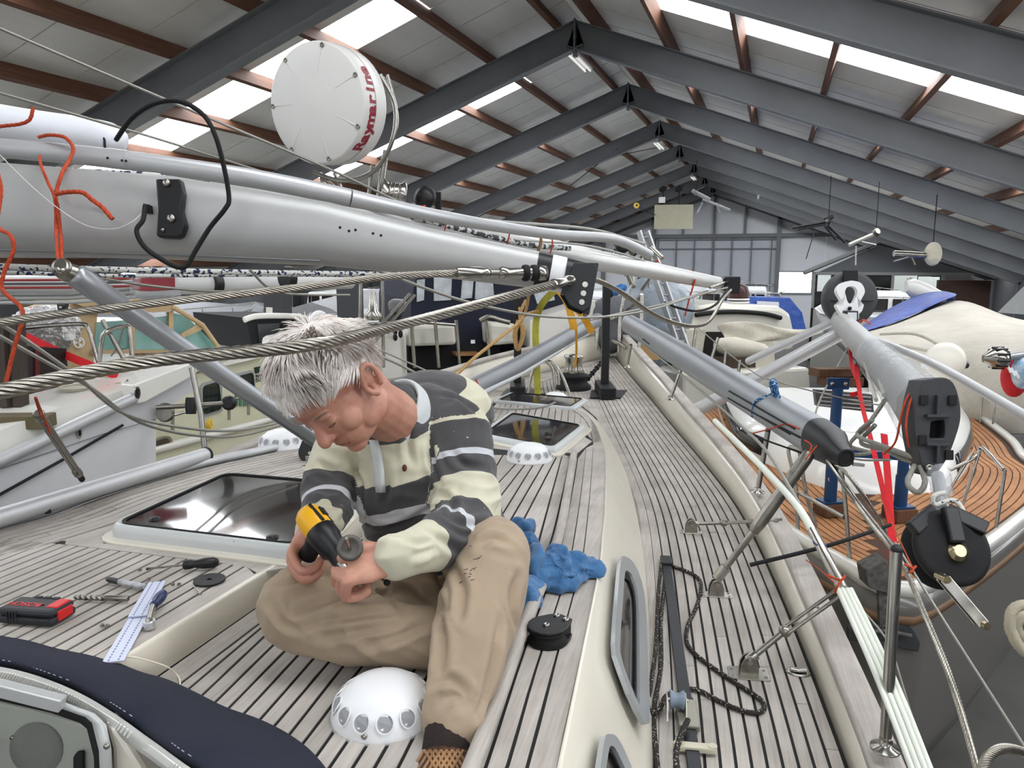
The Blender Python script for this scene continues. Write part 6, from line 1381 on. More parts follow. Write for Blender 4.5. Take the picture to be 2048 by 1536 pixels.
FILM = mat('clear_film', (214, 220, 224), .12, alpha=.3, spec=.9, bump=1., bscale=24, dist=.03)
rg = random.Random(11)
def film(path, r, name, par, n=26, seg=22):
    q = resample(spline([P(*p) for p in path], 6), seg); rings = []
    for i, p in enumerate(q):
        dd2 = (q[min(i + 1, seg - 1)] - q[max(i - 1, 0)]).normalized(); w2 = (UP - dd2 * UP.dot(dd2)).normalized(); u2 = dd2.cross(w2); rr_ = r[0] + (r[1] - r[0]) * i / (seg - 1)
        rings.append([p + (u2 * math.cos(a) * .8 + w2 * math.sin(a)) * (rr_ * (1 + .22 * abs(noise.noise(V((a * 2.2, i * .5, r[0] * 9)))) + .06 * rg.random())) for a in [2 * math.pi * k / n for k in range(n)]])
    return MB().loft(rings, False).build(name, FILM, par)
film([(1745, 712, 4.9), (1800, 770, 3.9), (1850, 830, 3.1)], (.115, .13), 'clear_wrapping', mC)
GROP = mat('grey_braided_rope', (150, 148, 140), .8, var=.2, vscale=60)
for k, pts in enumerate(([(1830, 930, 2.9), (1815, 965, 2.88), (1835, 985, 2.86), (1850, 965, 2.86), (1840, 930, 2.88)], [(1745, 840, 3.5), (1715, 870, 3.6), (1760, 890, 3.3), (1800, 905, 3.0), (1830, 915, 2.92)], [(1750, 850, 3.5), (1722, 885, 3.6), (1770, 900, 3.3), (1808, 918, 3.0), (1838, 925, 2.92)], [(1770, 800, 3.8), (1735, 850, 3.7), (1700, 890, 4.4), (1740, 905, 4.2), (1690, 910, 4.4), (1660, 905, 4.6)])):
    rope([P(*p) for p in pts], .011, 'coiled_rope', GROP, ['grey rope loop hanging under the mast heel', 'upper grey rope coil along the film wrapped mast', 'lower grey rope coil along the film wrapped mast', 'grey rope pile on the blue crossbar'][k], strands=3)
rope([P(1728, 600 + 40, 6.4), P(1640, 800, 5.0), P(1640, 870, 4.6), P(1700, 915, 4.2), P(1780, 920, 3.6)], .006, 'grey_line', GROP, 'thin grey line drooping from the wrapped mast round the blue post')
for k, pts in enumerate(([(1735, 690, 4.9), (1752, 735, 4.3), (1768, 790, 3.75)], [(1725, 700, 4.9), (1738, 755, 4.4), (1752, 800, 3.9)])): rope([P(*p) for p in pts], .011, 'white_halyard', mat('white_rope', (206, 206, 198), .8), ['first white halyard along the wrapped mast', 'second white halyard along the wrapped mast'][k])
for k, pts in enumerate(([(1838, 764, 2.95), (1812, 800, 2.92), (1800, 845, 2.92), (1790, 885, 2.95), (1768, 908, 3.0)], [(1842, 762, 2.95), (1822, 800, 2.9), (1812, 850, 2.88), (1818, 895, 2.9)])): lash([P(*p) for p in pts], .0045, ['orange twine across the heel of the wrapped mast', 'second orange twine round the heel of the wrapped mast'][k])
for k, pts in enumerate(([(1705, 700, 5.8), (1708, 660, 5.9), (1725, 640, 5.9), (1740, 648, 5.7)],)): rope([P(*p) for p in pts], .006, 'red_tie', mat('red_twine', (196, 60, 44), .8), 'red twine band round the wrapped mast')
# red straps
def strap(pts, w, m, label, name='lashing_strap', th=.003):
    q = spline([P(*p) for p in pts], 6); rows = []
    for i, p in enumerate(q):
        dd2 = (q[min(i + 1, len(q) - 1)] - q[max(i - 1, 0)]).normalized(); u2 = dd2.cross(FW).normalized(); rows.append([p - u2 * w / 2, p + u2 * w / 2])
    return tag(MB().grid(rows, False).build(name, m, None, solid=th), label, 'strap')
strap([(1712, 730, 5.2), (1722, 800, 4.9), (1742, 880, 4.6), (1766, 980, 4.4), (1790, 1090, 4.25)], .032, REDW, 'long red strap from the timber down past the tan deck')
strap([(1768, 868, 4.6), (1776, 960, 4.45), (1782, 1050, 4.3), (1786, 1120, 4.2)], .042, REDW, 'wide red strap hanging straight down to the bow')
strap([(1700, 690, 5.6), (1704, 735, 5.3), (1720, 780, 5.0), (1700, 790, 5.0)], .03, REDW, 'short red strap end on top of the timber')
# radar seen from below with white bracket
rr2 = thing('mast_radar', P(1705, 660, 6.4), 'dark grey round radar underside with white keyhole bracket and lamp', 'radar')
DG2 = mat('radar_dark_grey', (62, 64, 66), .5, var=.05); c = P(1704, 597, 6.5); ax = cv(.02, -.12, 1).normalized()
MB().lathe([(0, .0), (.2, .0), (.225, -.01), (.232, -.04), (.225, -.1), (.18, -.14)], c, ax, n=48).build('radar_base', DG2, rr2)
MB().bar(c + cv(-.18, -.02, .004), c + cv(.18, -.02, .004), .004, .012, ax).build('base_groove', RUBBER, rr2)
slab('connector_plate', [(1688, 541), (1716, 541), (1716, 562), (1688, 562)], RUBBER, rr2, .03, 6.44)
ko = [(1703, 561), (1722, 566), (1730, 583), (1722, 600), (1716, 617), (1722, 612), (1728, 608), (1724, 622), (1718, 628), (1716, 640), (1690, 640), (1690, 655), (1684, 655), (1683, 632), (1672, 610), (1684, 612), (1686, 606), (1680, 596), (1673, 580), (1684, 566)]
ki = [(1703, 572), (1711, 575), (1715, 584), (1712, 594), (1708, 603), (1706, 606), (1705, 607), (1704, 607), (1703, 607), (1702, 607), (1701, 607), (1700, 607), (1699, 607), (1698, 607), (1697, 606), (1696, 604), (1694, 600), (1692, 592), (1690, 584), (1694, 575)]
MB().ringprism(*[resample(spline([P(*p, 6.3) for p in q_] + [P(*q_[0], 6.3)], 4), 81)[:-1] for q_ in (ko, ki)], FW * .05).build('keyhole_bracket', WHITE, rr2, bevel=.004)
MB().lathe([(.016, 0), (.016, .008), (0, .008)], P(1699, 617, 6.29), -FW, n=14).build('bracket_hole', RUBBER, rr2)
slab('steaming_light', [(1692, 622), (1717, 622), (1718, 652), (1691, 652)], BLACK, rr2, .08, 6.24, bevel=.006); slab('lamp_lens', [(1696, 625), (1714, 625), (1714, 640), (1696, 640)], mat('frosted_lens', (200, 204, 206), .2), rr2, .01, 6.225, bevel=.003)
# silver tube at far right, fender, winch, cushion
t = thing('silver_tube', P(1950, 770, 4.6), 'long silver tube slanting beside the wrapped mast', 'tube'); tubep('tube_body', [(1690, 660, 7.0), (1850, 720, 5.6), (2060, 838, 4.3)], .03, SP, t, 14)
t = thing('ball_fender', P(1890, 760, 8), 'round white ball fender hanging before the cream cover', 'fender'); c = P(1890, 722, 8.0)
MB().ball(c, .195, 32, 20).build('fender_ball', mat('ivory_vinyl', (226, 222, 210), .35), t)
for s in (-1, 1): MB().lathe([(.06, .17), (.045, .2), (.03, .24)], c, cv(s, -.2, 0), n=14).build('fender_eye', BLACK if s > 0 else WHITE, t)
t = thing('chrome_winch', P(2000, 720, 6), 'chrome ribbed end fitting on a grey spar beside the flag cushion', 'fitting')
MB().lathe([(.03, -.12), (.075, -.06), (.085, 0), (.07, .05), (.03, .06)], P(2000, 716, 6.0), cv(1, .05, .2), n=20).build('ribbed_cone', STEEL, t)
for k in range(10): a = 2 * math.pi * k / 10; MB().tube([P(2000, 716, 6.0) + cv(-.06, .079 * math.cos(a), .079 * math.sin(a)), P(2000, 716, 6.0) + cv(.03, .08 * math.cos(a), .08 * math.sin(a))], .01, 6).build('rib', BLACK, t)
tubep('spar', [(2005, 716, 6.0), (2080, 705, 6.0)], .03, ALU2, t)
t = thing('flag_cushion', P(2032, 790, 6), 'red white and blue patterned cushion cover hanging at the tube', 'cushion')
FLAG = mat('flag_cloth', (196, 40, 44), .8); 
MB().ball(P(2030, 752, 6.1), (.10, .1, .17), 18, 12).build('cushion_red', FLAG, t); MB().ball(P(2046, 745, 6.02), (.09, .09, .13), 18, 12).build('cushion_blue', mat('sky_blue_cloth', (70, 150, 196), .8, col2=(226, 230, 232), vscale=14), t)
for k in range(4): MB().bar(P(2014 + k * 8, 730 + k * 6, 5.97), P(2022 + k * 8, 745 + k * 6, 5.97), .016, .012, FW).build('white_stripe', WHITE, t)
# furling drum hanging by the rail
fd = thing('furling_drum', P(1888, 1150, 2.6), 'black furling drum with steel link arm hanging over the rail', 'furler')
c = P(1888, 1100, 2.6); ax = cv(.05, .38, .92).normalized()
MB().lathe([(.02, -.06), (.115, -.055), (.126, -.045), (.127, -.03), (.09, -.02), (.07, .0), (.09, .02), (.127, .03), (.128, .05), (.11, .056), (.06, .06), (.045, .07), (0, .07)], c, ax, n=44).build('drum', RUBBER, fd)
for s in (-1, 1): MB().bar(c + cv(s * .02, .13, -.02), c + cv(s * .125, .075, .03), .05, .03, ax).build('guard_arm', BLACK, fd, bevel=.006)
MB().bar(c + cv(0, .15, .03), c + cv(0, .04, .075), .05, .03, ax).build('guard_bridge', BLACK, fd, bevel=.006)
MB().lathe([(.03, 0), (.034, .006), (.034, .02), (.02, .03)], c + ax * .065 - cv(0, .02, 0), ax, n=20).build('hub', mat('brass_steel', (170, 158, 128), .3, 1.), fd)
la_, lb_ = P(1885, 1155, 2.46), P(1963, 1247, 2.40)
for s in (-1, 1): MB().bar(la_ + FW * (.014 * s), lb_ + FW * (.014 * s), .034, .006, FW).build('link_plate', STEEL, fd, bevel=.002)
for q in (la_, lb_): MB().tube([q - FW * .03, q + FW * .03], .012, 12).build('link_pin', mat('brass_steel', (170, 158, 128)), fd)
tubep('foil_neck', [(1886, 1030, 2.68), (1880, 980, 2.75), (1875, 950, 2.8)], .022, ALU, fd, 14)
film([(1888, 1000, 2.72), (1882, 970, 2.76), (1876, 945, 2.8)], (.035, .045), 'film_wrap', fd, 18, 10)
rope([P(1890, 985, 2.66), P(1868, 992, 2.66), P(1870, 1010, 2.66), P(1905, 1000, 2.66), P(1925, 1020, 2.64), P(1915, 1040, 2.62)], .009, 'furling_line', flecked('white_flecked_line', (206, 204, 196), (40, 44, 60), 120, .64), 'white flecked furling line knotted above the black drum', strands=3)
# ---------------- shrouds, lifelines and stanchions at our starboard rail
def Cp(x, y, o=.12): return Sp(x, y, o)
b_ = Cp(1770, 1500, .1); dst = (b_ - CAM).dot(FW)
def stanchion(xb, yb, xt, yt, label, r=.0125, o=.13):
    b = Cp(xb, yb, o); dep = (b - CAM).dot(FW); tp = P(xt, yt, dep - .03); s = MB().tube([b, tp], r, 14).build('stanchion', STEEL, yacht); s['label'] = label
    MB().lathe([(.034, 0), (.034, .005), (.016, .01), (.015, .03)], b, n=20).build('stanchion_foot', STEEL, s); MB().ball(tp, r * 1.05, 12, 8).build('stanchion_cap', BLACK, s); return s
sn = stanchion(1770, 1498, 1793, 1100, 'near stanchion at the caprail with lifeline holes', .0135)
MB().tube([P(1784, 1290, dst - .05), P(1784, 1290, dst + .02)], .006, 8).build('lifeline_hole', RUBBER, sn)
stanchion(1515, 985, 1536, 862, 'second stanchion on the starboard caprail', .0125, .17); stanchion(1340, 800, 1362, 740, 'third stanchion on the starboard caprail', .0125, .24); stanchion(1255, 735, 1262, 690, 'stanchion near the bow', .0125, .3)
for k, (dx, lab) in enumerate(((-15, 'inner'), (-2, 'second'), (11, 'third'), (22, 'outer'))):
    t = MB().tube(spline([P(1860 + dx, 1600, 1.66), P(1838 + dx, 1536, 1.70), P(1765 + dx * .9, 1350, 1.86), P(1686 + dx * .7, 1178, 2.1)], 6), .0068, 10).build('covered_shroud', mat('ivory_shroud_cover', (222, 226, 214), .35)); tag(t, lab + ' ivory plastic covered shroud of the bundle tied with orange twine', 'shroud')
tl_ = thing('shroud_tubes', P(1600, 1060, 2.5), 'steel shroud turnbuckle tubes above the ivory bundle', 'shroud')
tubep('tube_body', [(1686, 1180, 2.1), (1650, 1110, 2.25), (1625, 1062, 2.38)], .015, STEEL, tl_, 14); tubep('tube_body', [(1625, 1062, 2.38), (1585, 1000, 2.55), (1505, 915, 3.0), (1430, 842, 3.6)], .0125, mat('ivory_shroud_cover', (222, 226, 214)), tl_, 12)
tubep('wire_leg', [(1600, 1010, 2.5), (1535, 905, 2.9), (1480, 850, 3.4), (1400, 780, 4.2), (1300, 700, 5.4)], .006, GW, tl_, 8)
MB().box(P(1640, 1088, 2.3), (.03, .03, .008), .3).build('blue_tape', mat('blue_tape', (44, 56, 120), .5), tl_)
lash([P(1655, 1150, 2.1), P(1680, 1160, 2.06), P(1690, 1152, 2.05), P(1676, 1170, 2.04), P(1670, 1185, 2.05)], .0035, 'orange twine knot round the ivory shrouds'); lash([P(1668, 1165, 2.08), P(1640, 1140, 2.2), P(1612, 1120, 2.35)], .0016, 'thin orange twine stretched to the next boat')
lash([P(1808, 1128, 1.98), P(1826, 1138, 1.97), P(1820, 1145, 1.97), P(1832, 1132, 1.98)], .0035, 'orange twine knot on the rail wire'); lash([P(1825, 1135, 1.98), P(1790, 1060, 2.4), P(1760, 990, 3.0)], .0018, 'thin orange twine running up from the rail wire')
rope_w([P(1680, 960, 2.9), P(1740, 1045, 2.4), P(1800, 1120, 2.05), P(1850, 1230, 1.8), P(1905, 1370, 1.62), P(1960, 1560, 1.5)], .0072, 'stranded wire running down past the black drum to the lower right', pitch=.07)
rope_w([P(1955, 1560, 1.5), P(1975, 1515, 1.52), P(2010, 1497, 1.55), P(2060, 1512, 1.6), P(2120, 1560, 1.6)], .0105, 'thick stranded wire loop at the lower right corner', pitch=.05)
MB_st([(1790, 1085, 2.05), (1900, 1260, 1.85), (2060, 1510, 1.7)], .0032, 'thin straight wire beside the stranded rail wire', GW)
MB_st([(1690, 1185, 2.1), (1770, 1275, 2.0), (1805, 1370, 1.95), (1860, 1560, 1.9)], .0028, 'thin grey wire behind the ivory shrouds', GW)
MB_st([(1655, 920, 2.8), (1720, 1010, 2.6), (1795, 1105, 2.08)], .008, 'steel lifeline tube slanting to the near stanchion', STEEL, 'lifeline_tube', 'lifeline')
MB_st([(1395, 655, 5.6), (1500, 740, 5.0), (1560, 765, 4.6), (1700, 800, 4.6), (1760, 810, 4.6)], .004, 'thin lifeline wire passing the blue cord', GW)
MB_st([(1480, 860, 3.6), (1530, 880, 3.3), (1600, 905, 3.1), (1660, 930, 2.9)], .004, 'thin black line under the grey boom', RUBBER, 'thin_line', 'line')
MB_st([(1500, 1130, 2.9), (1660, 1090, 2.9), (1780, 1050, 3.2)], .008, 'black rope across the bow of the tan decked yacht', RUBBER, 'mooring_line', 'rope')
rope([P(2070, 1210, 2.2), P(2030, 1215, 2.2), P(2020, 1255, 2.2), P(2045, 1300, 2.2), P(2080, 1310, 2.2)], .016, 'coiled_rope', mat('tan_coil', (170, 162, 142), .85, bump=.5, bscale=90), 'thick pale rope coil at the right edge', strands=3)
rope([P(2075, 1230, 2.25), P(2040, 1235, 2.25), P(2034, 1262, 2.25), P(2060, 1290, 2.25)], .016, 'coiled_rope', mat('tan_coil', (170, 162, 142)), 'inner turn of the thick pale rope coil', strands=3)
# ================================================================== BOATS TO PORT
class VPlane:        # a vertical wall through two photo points, used to lay windows and panels on a hull or cabin side
    def __init__(s, a, b):
        s.a = P(*a); s.e = P(*b) - s.a; s.e.z = 0; s.e.normalize(); s.n = V((s.e.y, -s.e.x, 0))
        if s.n.dot(CAM - s.a) < 0: s.n = -s.n
    def __call__(s, x, y, o=0.): return PP(x, y, s.a + s.n * o, s.n)
    def poly(s, pts, name, m, par, th=.05, o=0., bevel=0.): return MB().prism([s(x, y, o) for x, y in pts], -s.n * th).build(name, m, par, bevel=bevel)
    def frame(s, pts, k, name, m, par, th=.03, o=.02):
        q = [s(x, y, o) for x, y in pts]; q = resample(spline(q + [q[0]], 4), 33)[:-1] if len(pts) > 4 else rquad(q, .05, 4)
        return MB().ringprism(q, scale_to(q, k, 0), -s.n * th).build(name, m, par), scale_to(q, k + .02, 0)
LH = mat('pale_grey_hull', (196, 196, 198), .25, var=.03, coat=.3)
# white yacht lying closest to port
we = thing('port_yacht', V((*P(100, 900, 4.0)[:2], 0)), 'pale grey hulled yacht bow with silver rubbing rail beside the port edge', 'boat')
E_ = VPlane((-150, 960, 3.6), (390, 760, 4.9))
E_.poly([(-200, 985), (0, 925), (267, 800), (392, 745), (398, 775), (312, 830), (312, 1005), (200, 1100), (-200, 1200)], 'hull_side', LH, we, .05)
E_.poly([(-200, 940), (0, 860), (120, 815), (285, 770), (392, 728), (392, 745), (267, 800), (0, 925), (-200, 985)], 'topside', GEL, we, .5, -.06)
MB().tube([E_(-200, 985, .03), E_(0, 921, .03), E_(268, 795, .03)], .034, 14).build('rubbing_rail', SP, we)
E_.poly([(268, 792), (268, 770), (392, 722), (394, 748), (290, 805), (272, 808)], 'bow_bulwark', GEL, we, .12, .05, .008)
MB().ringprism(*(lambda q: (q, scale_to(q, .55, 0)))([E_(274 + 6 * math.cos(a), 786 + 13 * math.sin(a), .056) for a in [2 * math.pi * k / 16 for k in range(16)]]), E_.n * .006).build('fairlead', STEEL, we)
MB().tube([E_(275, 778, .058), E_(273, 796, .058)], .012, 8).build('fairlead_slot', RUBBER, we)
MB().tube([E_(-20, 1000, .02), E_(130, 917, .02), E_(246, 850, .02)], .008, 6).build('fender_line', RUBBER, we)
MB().tube([E_(0, 938, .01), E_(200, 870, .01), E_(312, 838, .01)], .0025, 5).build('cove_line', mat('grey_stripe', (120, 120, 122), .5), we)
q = [E_(158 + 5 * math.cos(a), 866 + 11 * math.sin(a), .006) for a in [2 * math.pi * k / 16 for k in range(16)]]; MB().ringprism(q, scale_to(q, .6, 0), E_.n * .006).build('drain_fitting', STEEL, we); MB().prism(scale_to(q, .6, 0), E_.n * .002).build('drain_hole', RUBBER, we)
# deck gear on it
t = thing('dark_locker_cover', P(85, 820, 4.6), 'black and dark red cover standing on the port yacht deck', 'cover')
D2 = VPlane((20, 800, 4.6), (150, 790, 5.0)); D2.poly([(30, 690), (60, 692), (132, 697), (143, 815), (38, 812)], 'black_cover', mat('black_red_cover', (26, 14, 16), .5), t, .35)
D2.poly([(70, 700), (78, 700), (82, 812), (72, 812)], 'red_stripe', mat('dark_red_stripe', (92, 22, 26), .6), t, .02, .01)
t = thing('foil_bundle', P(90, 690, 5.4), 'crumpled silver foil bundle behind the black cover', 'bundle'); m = MB(); m.ball(P(90, 655, 5.5), (.24, .2, .15), 20, 12); me = remesh(m, .015, 1); displace(me, lambda p, n: .05 * N3(p, 14) + .02 * N3(p, 40)); finish(me, 'foil', mat('crumpled_foil', (214, 212, 212), .25, .5, bump=1., bscale=30, dist=.02), t, False)
strap([(50, 672, 5.0), (110, 700, 4.95), (150, 718, 4.9), (200, 738, 4.85), (235, 752, 4.85)], .05, REDW, 'red strap slanting across the port yacht foredeck')
for x, lab in ((8, 'outer'), (34, 'inner')):
    tag(MB().bar(P(x, 640, 4.3), P(x + 8, 815, 4.3), .06, .06).build('timber_post', mat('dark_timber', (58, 48, 40), .8, var=.2), bevel=.004), lab + ' dark timber post at the far left edge', 'post')
tag(MB().box(P(40, 842, 4.1), (.32, .12, .07), .4).build('wood_block', mat('olive_timber', (96, 86, 62), .8, var=.2), bevel=.005), 'olive brown wood block on the port yacht deck', 'block')
t = thing('chain_heap', P(225, 790, 4.7), 'heap of galvanised chain and pale rope on the port foredeck', 'chain'); rg = random.Random(4)
for k in range(60):
    s = k / 59; c = P(170 + 170 * s, 792 - 42 * s + 6 * math.sin(k), 4.62 + .25 * s); a = rg.uniform(0, 3); MB().lathe([(.012, -.004), (.017, 0), (.012, .004), (.008, 0)], c, V((math.cos(a), math.sin(a), .4)), n=8, flat=1.5).build('chain_link', DULLSTEEL, t)
for k in range(4): MB().tube([P(152, 785, 4.6) + V((math.cos(a) * (.05 + .012 * k), math.sin(a) * (.05 + .012 * k), .012 * k)) for a in [2 * math.pi * i / 20 for i in range(21)]], .008, 6).build('rope_turn', mat('pale_rope', (190, 184, 170), .9), t)
# chrome pulpit hoops
for k, (pts, lab) in enumerate((([(30, 662, 4.8), (55, 655, 4.8), (160, 648, 4.9), (178, 660, 4.9), (190, 700, 4.9), (200, 735, 4.9)], 'long chrome rail hoop in front of the beige canvas'), ([(198, 740, 4.9), (202, 690, 4.9), (212, 664, 4.9), (252, 652, 5.0), (260, 665, 5.0), (266, 735, 5.0)], 'tall chrome hoop in front of the aqua windows'), ([(200, 742, 4.9), (266, 712, 5.0)], 'low chrome rail under the tall hoop'))):
    tag(MB().tube(spline([P(*p) for p in pts], 6) if len(pts) > 2 else [P(*p) for p in pts], .014, 10).build('pulpit_hoop', STEEL), lab, 'rail')
for pts, lab in (([(205, 640, 4.95), (248, 718, 4.95)], 'dull diagonal strut crossing the aqua windows'), ([(246, 655, 5.0), (235, 695, 5.0), (222, 712, 5.0)], 'thin chrome stay inside the tall hoop')): tag(MB().tube([P(*p) for p in pts], .014 if 'dull' in lab else .006, 8).build('strut', DULLSTEEL), lab, 'strut')
tag(MB().tube([P(383, 735, 3.9), P(402, 830, 3.9), P(410, 905, 3.9)], .014, 10).build('stanchion_post', STEEL), 'steel stanchion standing between grey hull and cream motor yacht', 'stanchion')
# cream motor yacht with green curtains
cm = thing('cream_motor_yacht', V((*P(480, 860, 6)[:2], 0)), 'cream motor yacht with framed windows and green curtains behind the grey pole', 'boat')
D_ = VPlane((300, 860, 5.3), (640, 800, 7.6)); PC = mat('pale_cream_paint', (214, 212, 186), .3, var=.02, coat=.2)
D_.poly([(290, 830), (310, 790), (400, 745), (470, 722), (680, 684), (690, 800), (560, 838), (300, 905)], 'cabin_side', PC, cm, .1)
D_.poly([(300, 905), (560, 838), (690, 800), (690, 870), (560, 900), (420, 960), (300, 1020)], 'hull_side', PC, cm, .1, .12)
MB().prism([D_(x, y, .1) for x, y in ((380, 748), (470, 716), (690, 678))] + [D_(x, y, -1.6) for x, y in ((690, 678), (470, 716), (380, 748))], (0, 0, .07)).build('cabin_roof', GEL, cm, bevel=.02)
for pts, lab in (([(402, 768), (440, 757), (447, 822), (404, 836)], 'a'), ([(456, 752), (508, 739), (514, 800), (500, 815), (458, 822)], 'b'), ([(537, 732), (580, 722), (584, 775), (540, 786)], 'c')):
    f, inn = D_.frame(pts[:4], .84, 'window_frame', WF, cm); MB().prism([p + D_.n * .004 for p in inn], -D_.n * .004).build('window_pane', mat('dark_pane', (26, 34, 32), .06, alpha=.55), f)
    cx = [sum(p[0] for p in pts) / len(pts), sum(p[1] for p in pts) / len(pts)]
    for k in range(5): x = cx[0] - 16 + k * 8; MB().tube([D_(x, cx[1] - 22, -.0), D_(x + 1, cx[1] + 26, -.0)], .018, 8).build('curtain_fold', mat('green_curtain', (92, 132, 112), .9), f)
MB().tube([D_(300, 903, .14), D_(430, 868, .14), D_(690, 800, .14)], .03, 8).build('rubbing_strake', GEL, cm)
for x, y in ((345, 870), (458, 845), (497, 835), (580, 815)): MB().tube([D_(x, y - 5, .16), D_(x, y - 42, .16)], .012, 8).build('rail_post', STEEL, cm)
MB().tube([D_(320, 838, .16), D_(458, 800, .16), D_(650, 760, .16)], .011, 8).build('hand_rail', STEEL, cm)
f, inn = D_.frame([(308, 880), (335, 872), (345, 882), (338, 898), (312, 904), (305, 893)], .7, 'porthole_frame', STEEL, cm, .03, .15); MB().prism([p - D_.n * .0 for p in inn], -D_.n * .01).build('porthole_pane', mat('porthole_brown', (72, 62, 46), .15), f)
D_.poly([(510, 735), (529, 731), (530, 744), (512, 747)], 'green_placard', mat('dark_green_placard', (18, 44, 32), .4), cm, .01, .012)
D_.poly([(512, 750), (530, 746), (531, 750), (513, 754)], 'dark_lettering_bar', mat('dark_letter_bar', (40, 38, 36), .5), cm, .004, .008)
text('60.40', .075, D_(522, 757, .012), rot_to(D_.e, V((0, 0, 1))), mat('dark_letter_bar', (40, 38, 36)), cm)
for k in range(3): rope([P(418, 838, 5.2), P(412 + k * 3, 850, 5.15), P(413 + k * 5, 862, 5.15), P(422, 858, 5.15), P(424 - k, 842, 5.2)], .008, 'yellow_line', mat('yellow_rope', (206, 172, 64), .85), 'turn %s of the yellow rope coil hanging on the cream motor yacht' % ('one', 'two', 'three')[k])
t = thing('folded_antenna', P(380, 820, 4.7), 'small wire and pulley assembly hanging before the cream motor yacht', 'rigging')
tubep('arm', [(312, 815, 4.6), (370, 812, 4.65), (460, 806, 4.7)], .014, DULLSTEEL, t); MB().lathe([(.03, -.02), (.045, -.01), (.045, .01), (.03, .02)], P(458, 806, 4.7), -FW, n=12).build('pulley', BLACK, t); MB().lathe([(.05, -.02), (.06, 0), (.05, .02)], P(330, 825, 4.65), -FW, n=14).build('coil', DULLSTEEL, t); MB().lathe([(.03, 0), (.035, .05), (.03, .1)], P(382, 828, 4.65), UP, n=12).build('spring', BLACK, t)
# beige canvas enclosure with aqua windows
bc = thing('beige_cockpit_tent', P(260, 750, 6.6), 'beige canvas cockpit enclosure with aqua tinted windows', 'canopy'); CAN = mat('beige_canvas', (190, 164, 126), .85, var=.1, vscale=8, bump=.3, bscale=12, dist=.02)
F_ = VPlane((120, 700, 6.0), (440, 700, 7.2)); AQ = mat('aqua_glass', (120, 170, 162), .08, alpha=.75, spec=.7, var=.25, vscale=3)
F_.poly([(118, 618), (150, 606), (196, 612), (186, 745), (120, 760)], 'canvas_side', CAN, bc, .5); F_.poly([(150, 606), (280, 598), (352, 612), (346, 622), (270, 626), (196, 628)], 'canvas_top', CAN, bc, 1.2, .05)
for pts in ([(188, 645), (262, 640), (262, 696), (188, 704)], [(270, 640), (338, 632), (338, 700), (270, 700)], [(346, 626), (372, 632), (445, 704), (346, 708)]): F_.poly(pts, 'window_pane', AQ, bc, .02)
for pts in ([(262, 636), (270, 636), (270, 745), (262, 745)], [(338, 625), (347, 622), (347, 740), (338, 742)], [(186, 700), (346, 700), (346, 706), (186, 708)]): F_.poly(pts, 'canvas_band', CAN, bc, .03, .03)
F_.poly([(270, 706), (338, 704), (338, 735), (270, 740)], 'lower_panel', mat('taupe_panel', (150, 126, 108), .7), bc, .05); F_.poly([(346, 706), (445, 704), (470, 720), (346, 745)], 'lower_screen', mat('teal_screen', (96, 158, 140), .15), bc, .03)
MB().tube([F_(346, 614, .06), F_(405, 650, .06), F_(446, 708, .06)], .022, 8).build('screen_rim', CAN, bc); F_.poly([(362, 668), (400, 648), (412, 656), (366, 676)], 'canvas_strap', CAN, bc, .02, .05)
q = [F_(157 + 11 * math.cos(a), 685 + 11 * math.sin(a), .03) for a in [2 * math.pi * k / 20 for k in range(20)]]; MB().ringprism(q, scale_to(q, .78, 0), F_.n * .01).build('emblem_ring', WHITE, bc)
for k in range(3): a = .6 + k * 2.09; MB().prism([F_(157, 685, .032), F_(157 + 8 * math.cos(a), 685 + 8 * math.sin(a), .032), F_(157 + 8 * math.cos(a + .8), 685 + 8 * math.sin(a + .8), .032)], F_.n * .006).build('emblem_blade', WHITE, bc)
# dark canopy boat and life ring
t = thing('black_canopy_boat', V((*P(560, 690, 9.5)[:2], 0)), 'motorboat with black canopy and white rim behind the hair', 'boat'); Gp = VPlane((480, 690, 9.0), (650, 690, 9.8))
CB = mat('black_canvas', (26, 27, 30), .8); Gp.poly([(492, 636), (620, 634), (636, 650), (640, 700), (505, 700)], 'canopy', CB, t, 1.5); MB().tube(spline([Gp(488, 640, .05), Gp(520, 632, .05), Gp(600, 634, .05), Gp(632, 648, .05)], 5), .035, 8).build('canopy_rim', GEL, t)
for pts in ([(515, 648), (560, 646), (552, 690), (520, 692)], [(578, 648), (610, 648), (612, 688), (575, 690)]): Gp.poly(pts, 'canopy_window', mat('smoky_window', (58, 60, 64), .2), t, .02, .02)
Gp.poly([(440, 700), (700, 690), (700, 800), (440, 800)], 'hull_side', GEL, t, 1.8, -.2); Gp.poly([(540, 615), (545, 615), (545, 634), (540, 634)], 'nav_lamp', GEL, t, .1)
t = thing('life_ring', P(640, 680, 8.6), 'white horseshoe life ring on its bracket above the hair', 'life ring'); c = P(638, 650, 8.6)
MB().tube([c + RT * (.085 * math.cos(a)) + UP * (.125 * math.sin(a)) for a in [math.radians(-70 + 320 * k / 24) for k in range(25)]], .04, 12).build('ring', WHITE, t); tubep('bracket', [(640, 670, 8.6), (655, 660, 8.55), (662, 645, 8.5)], .02, WHITE, t); tubep('bracket', [(592, 663, 8.6), (615, 675, 8.6)], .02, WHITE, t)
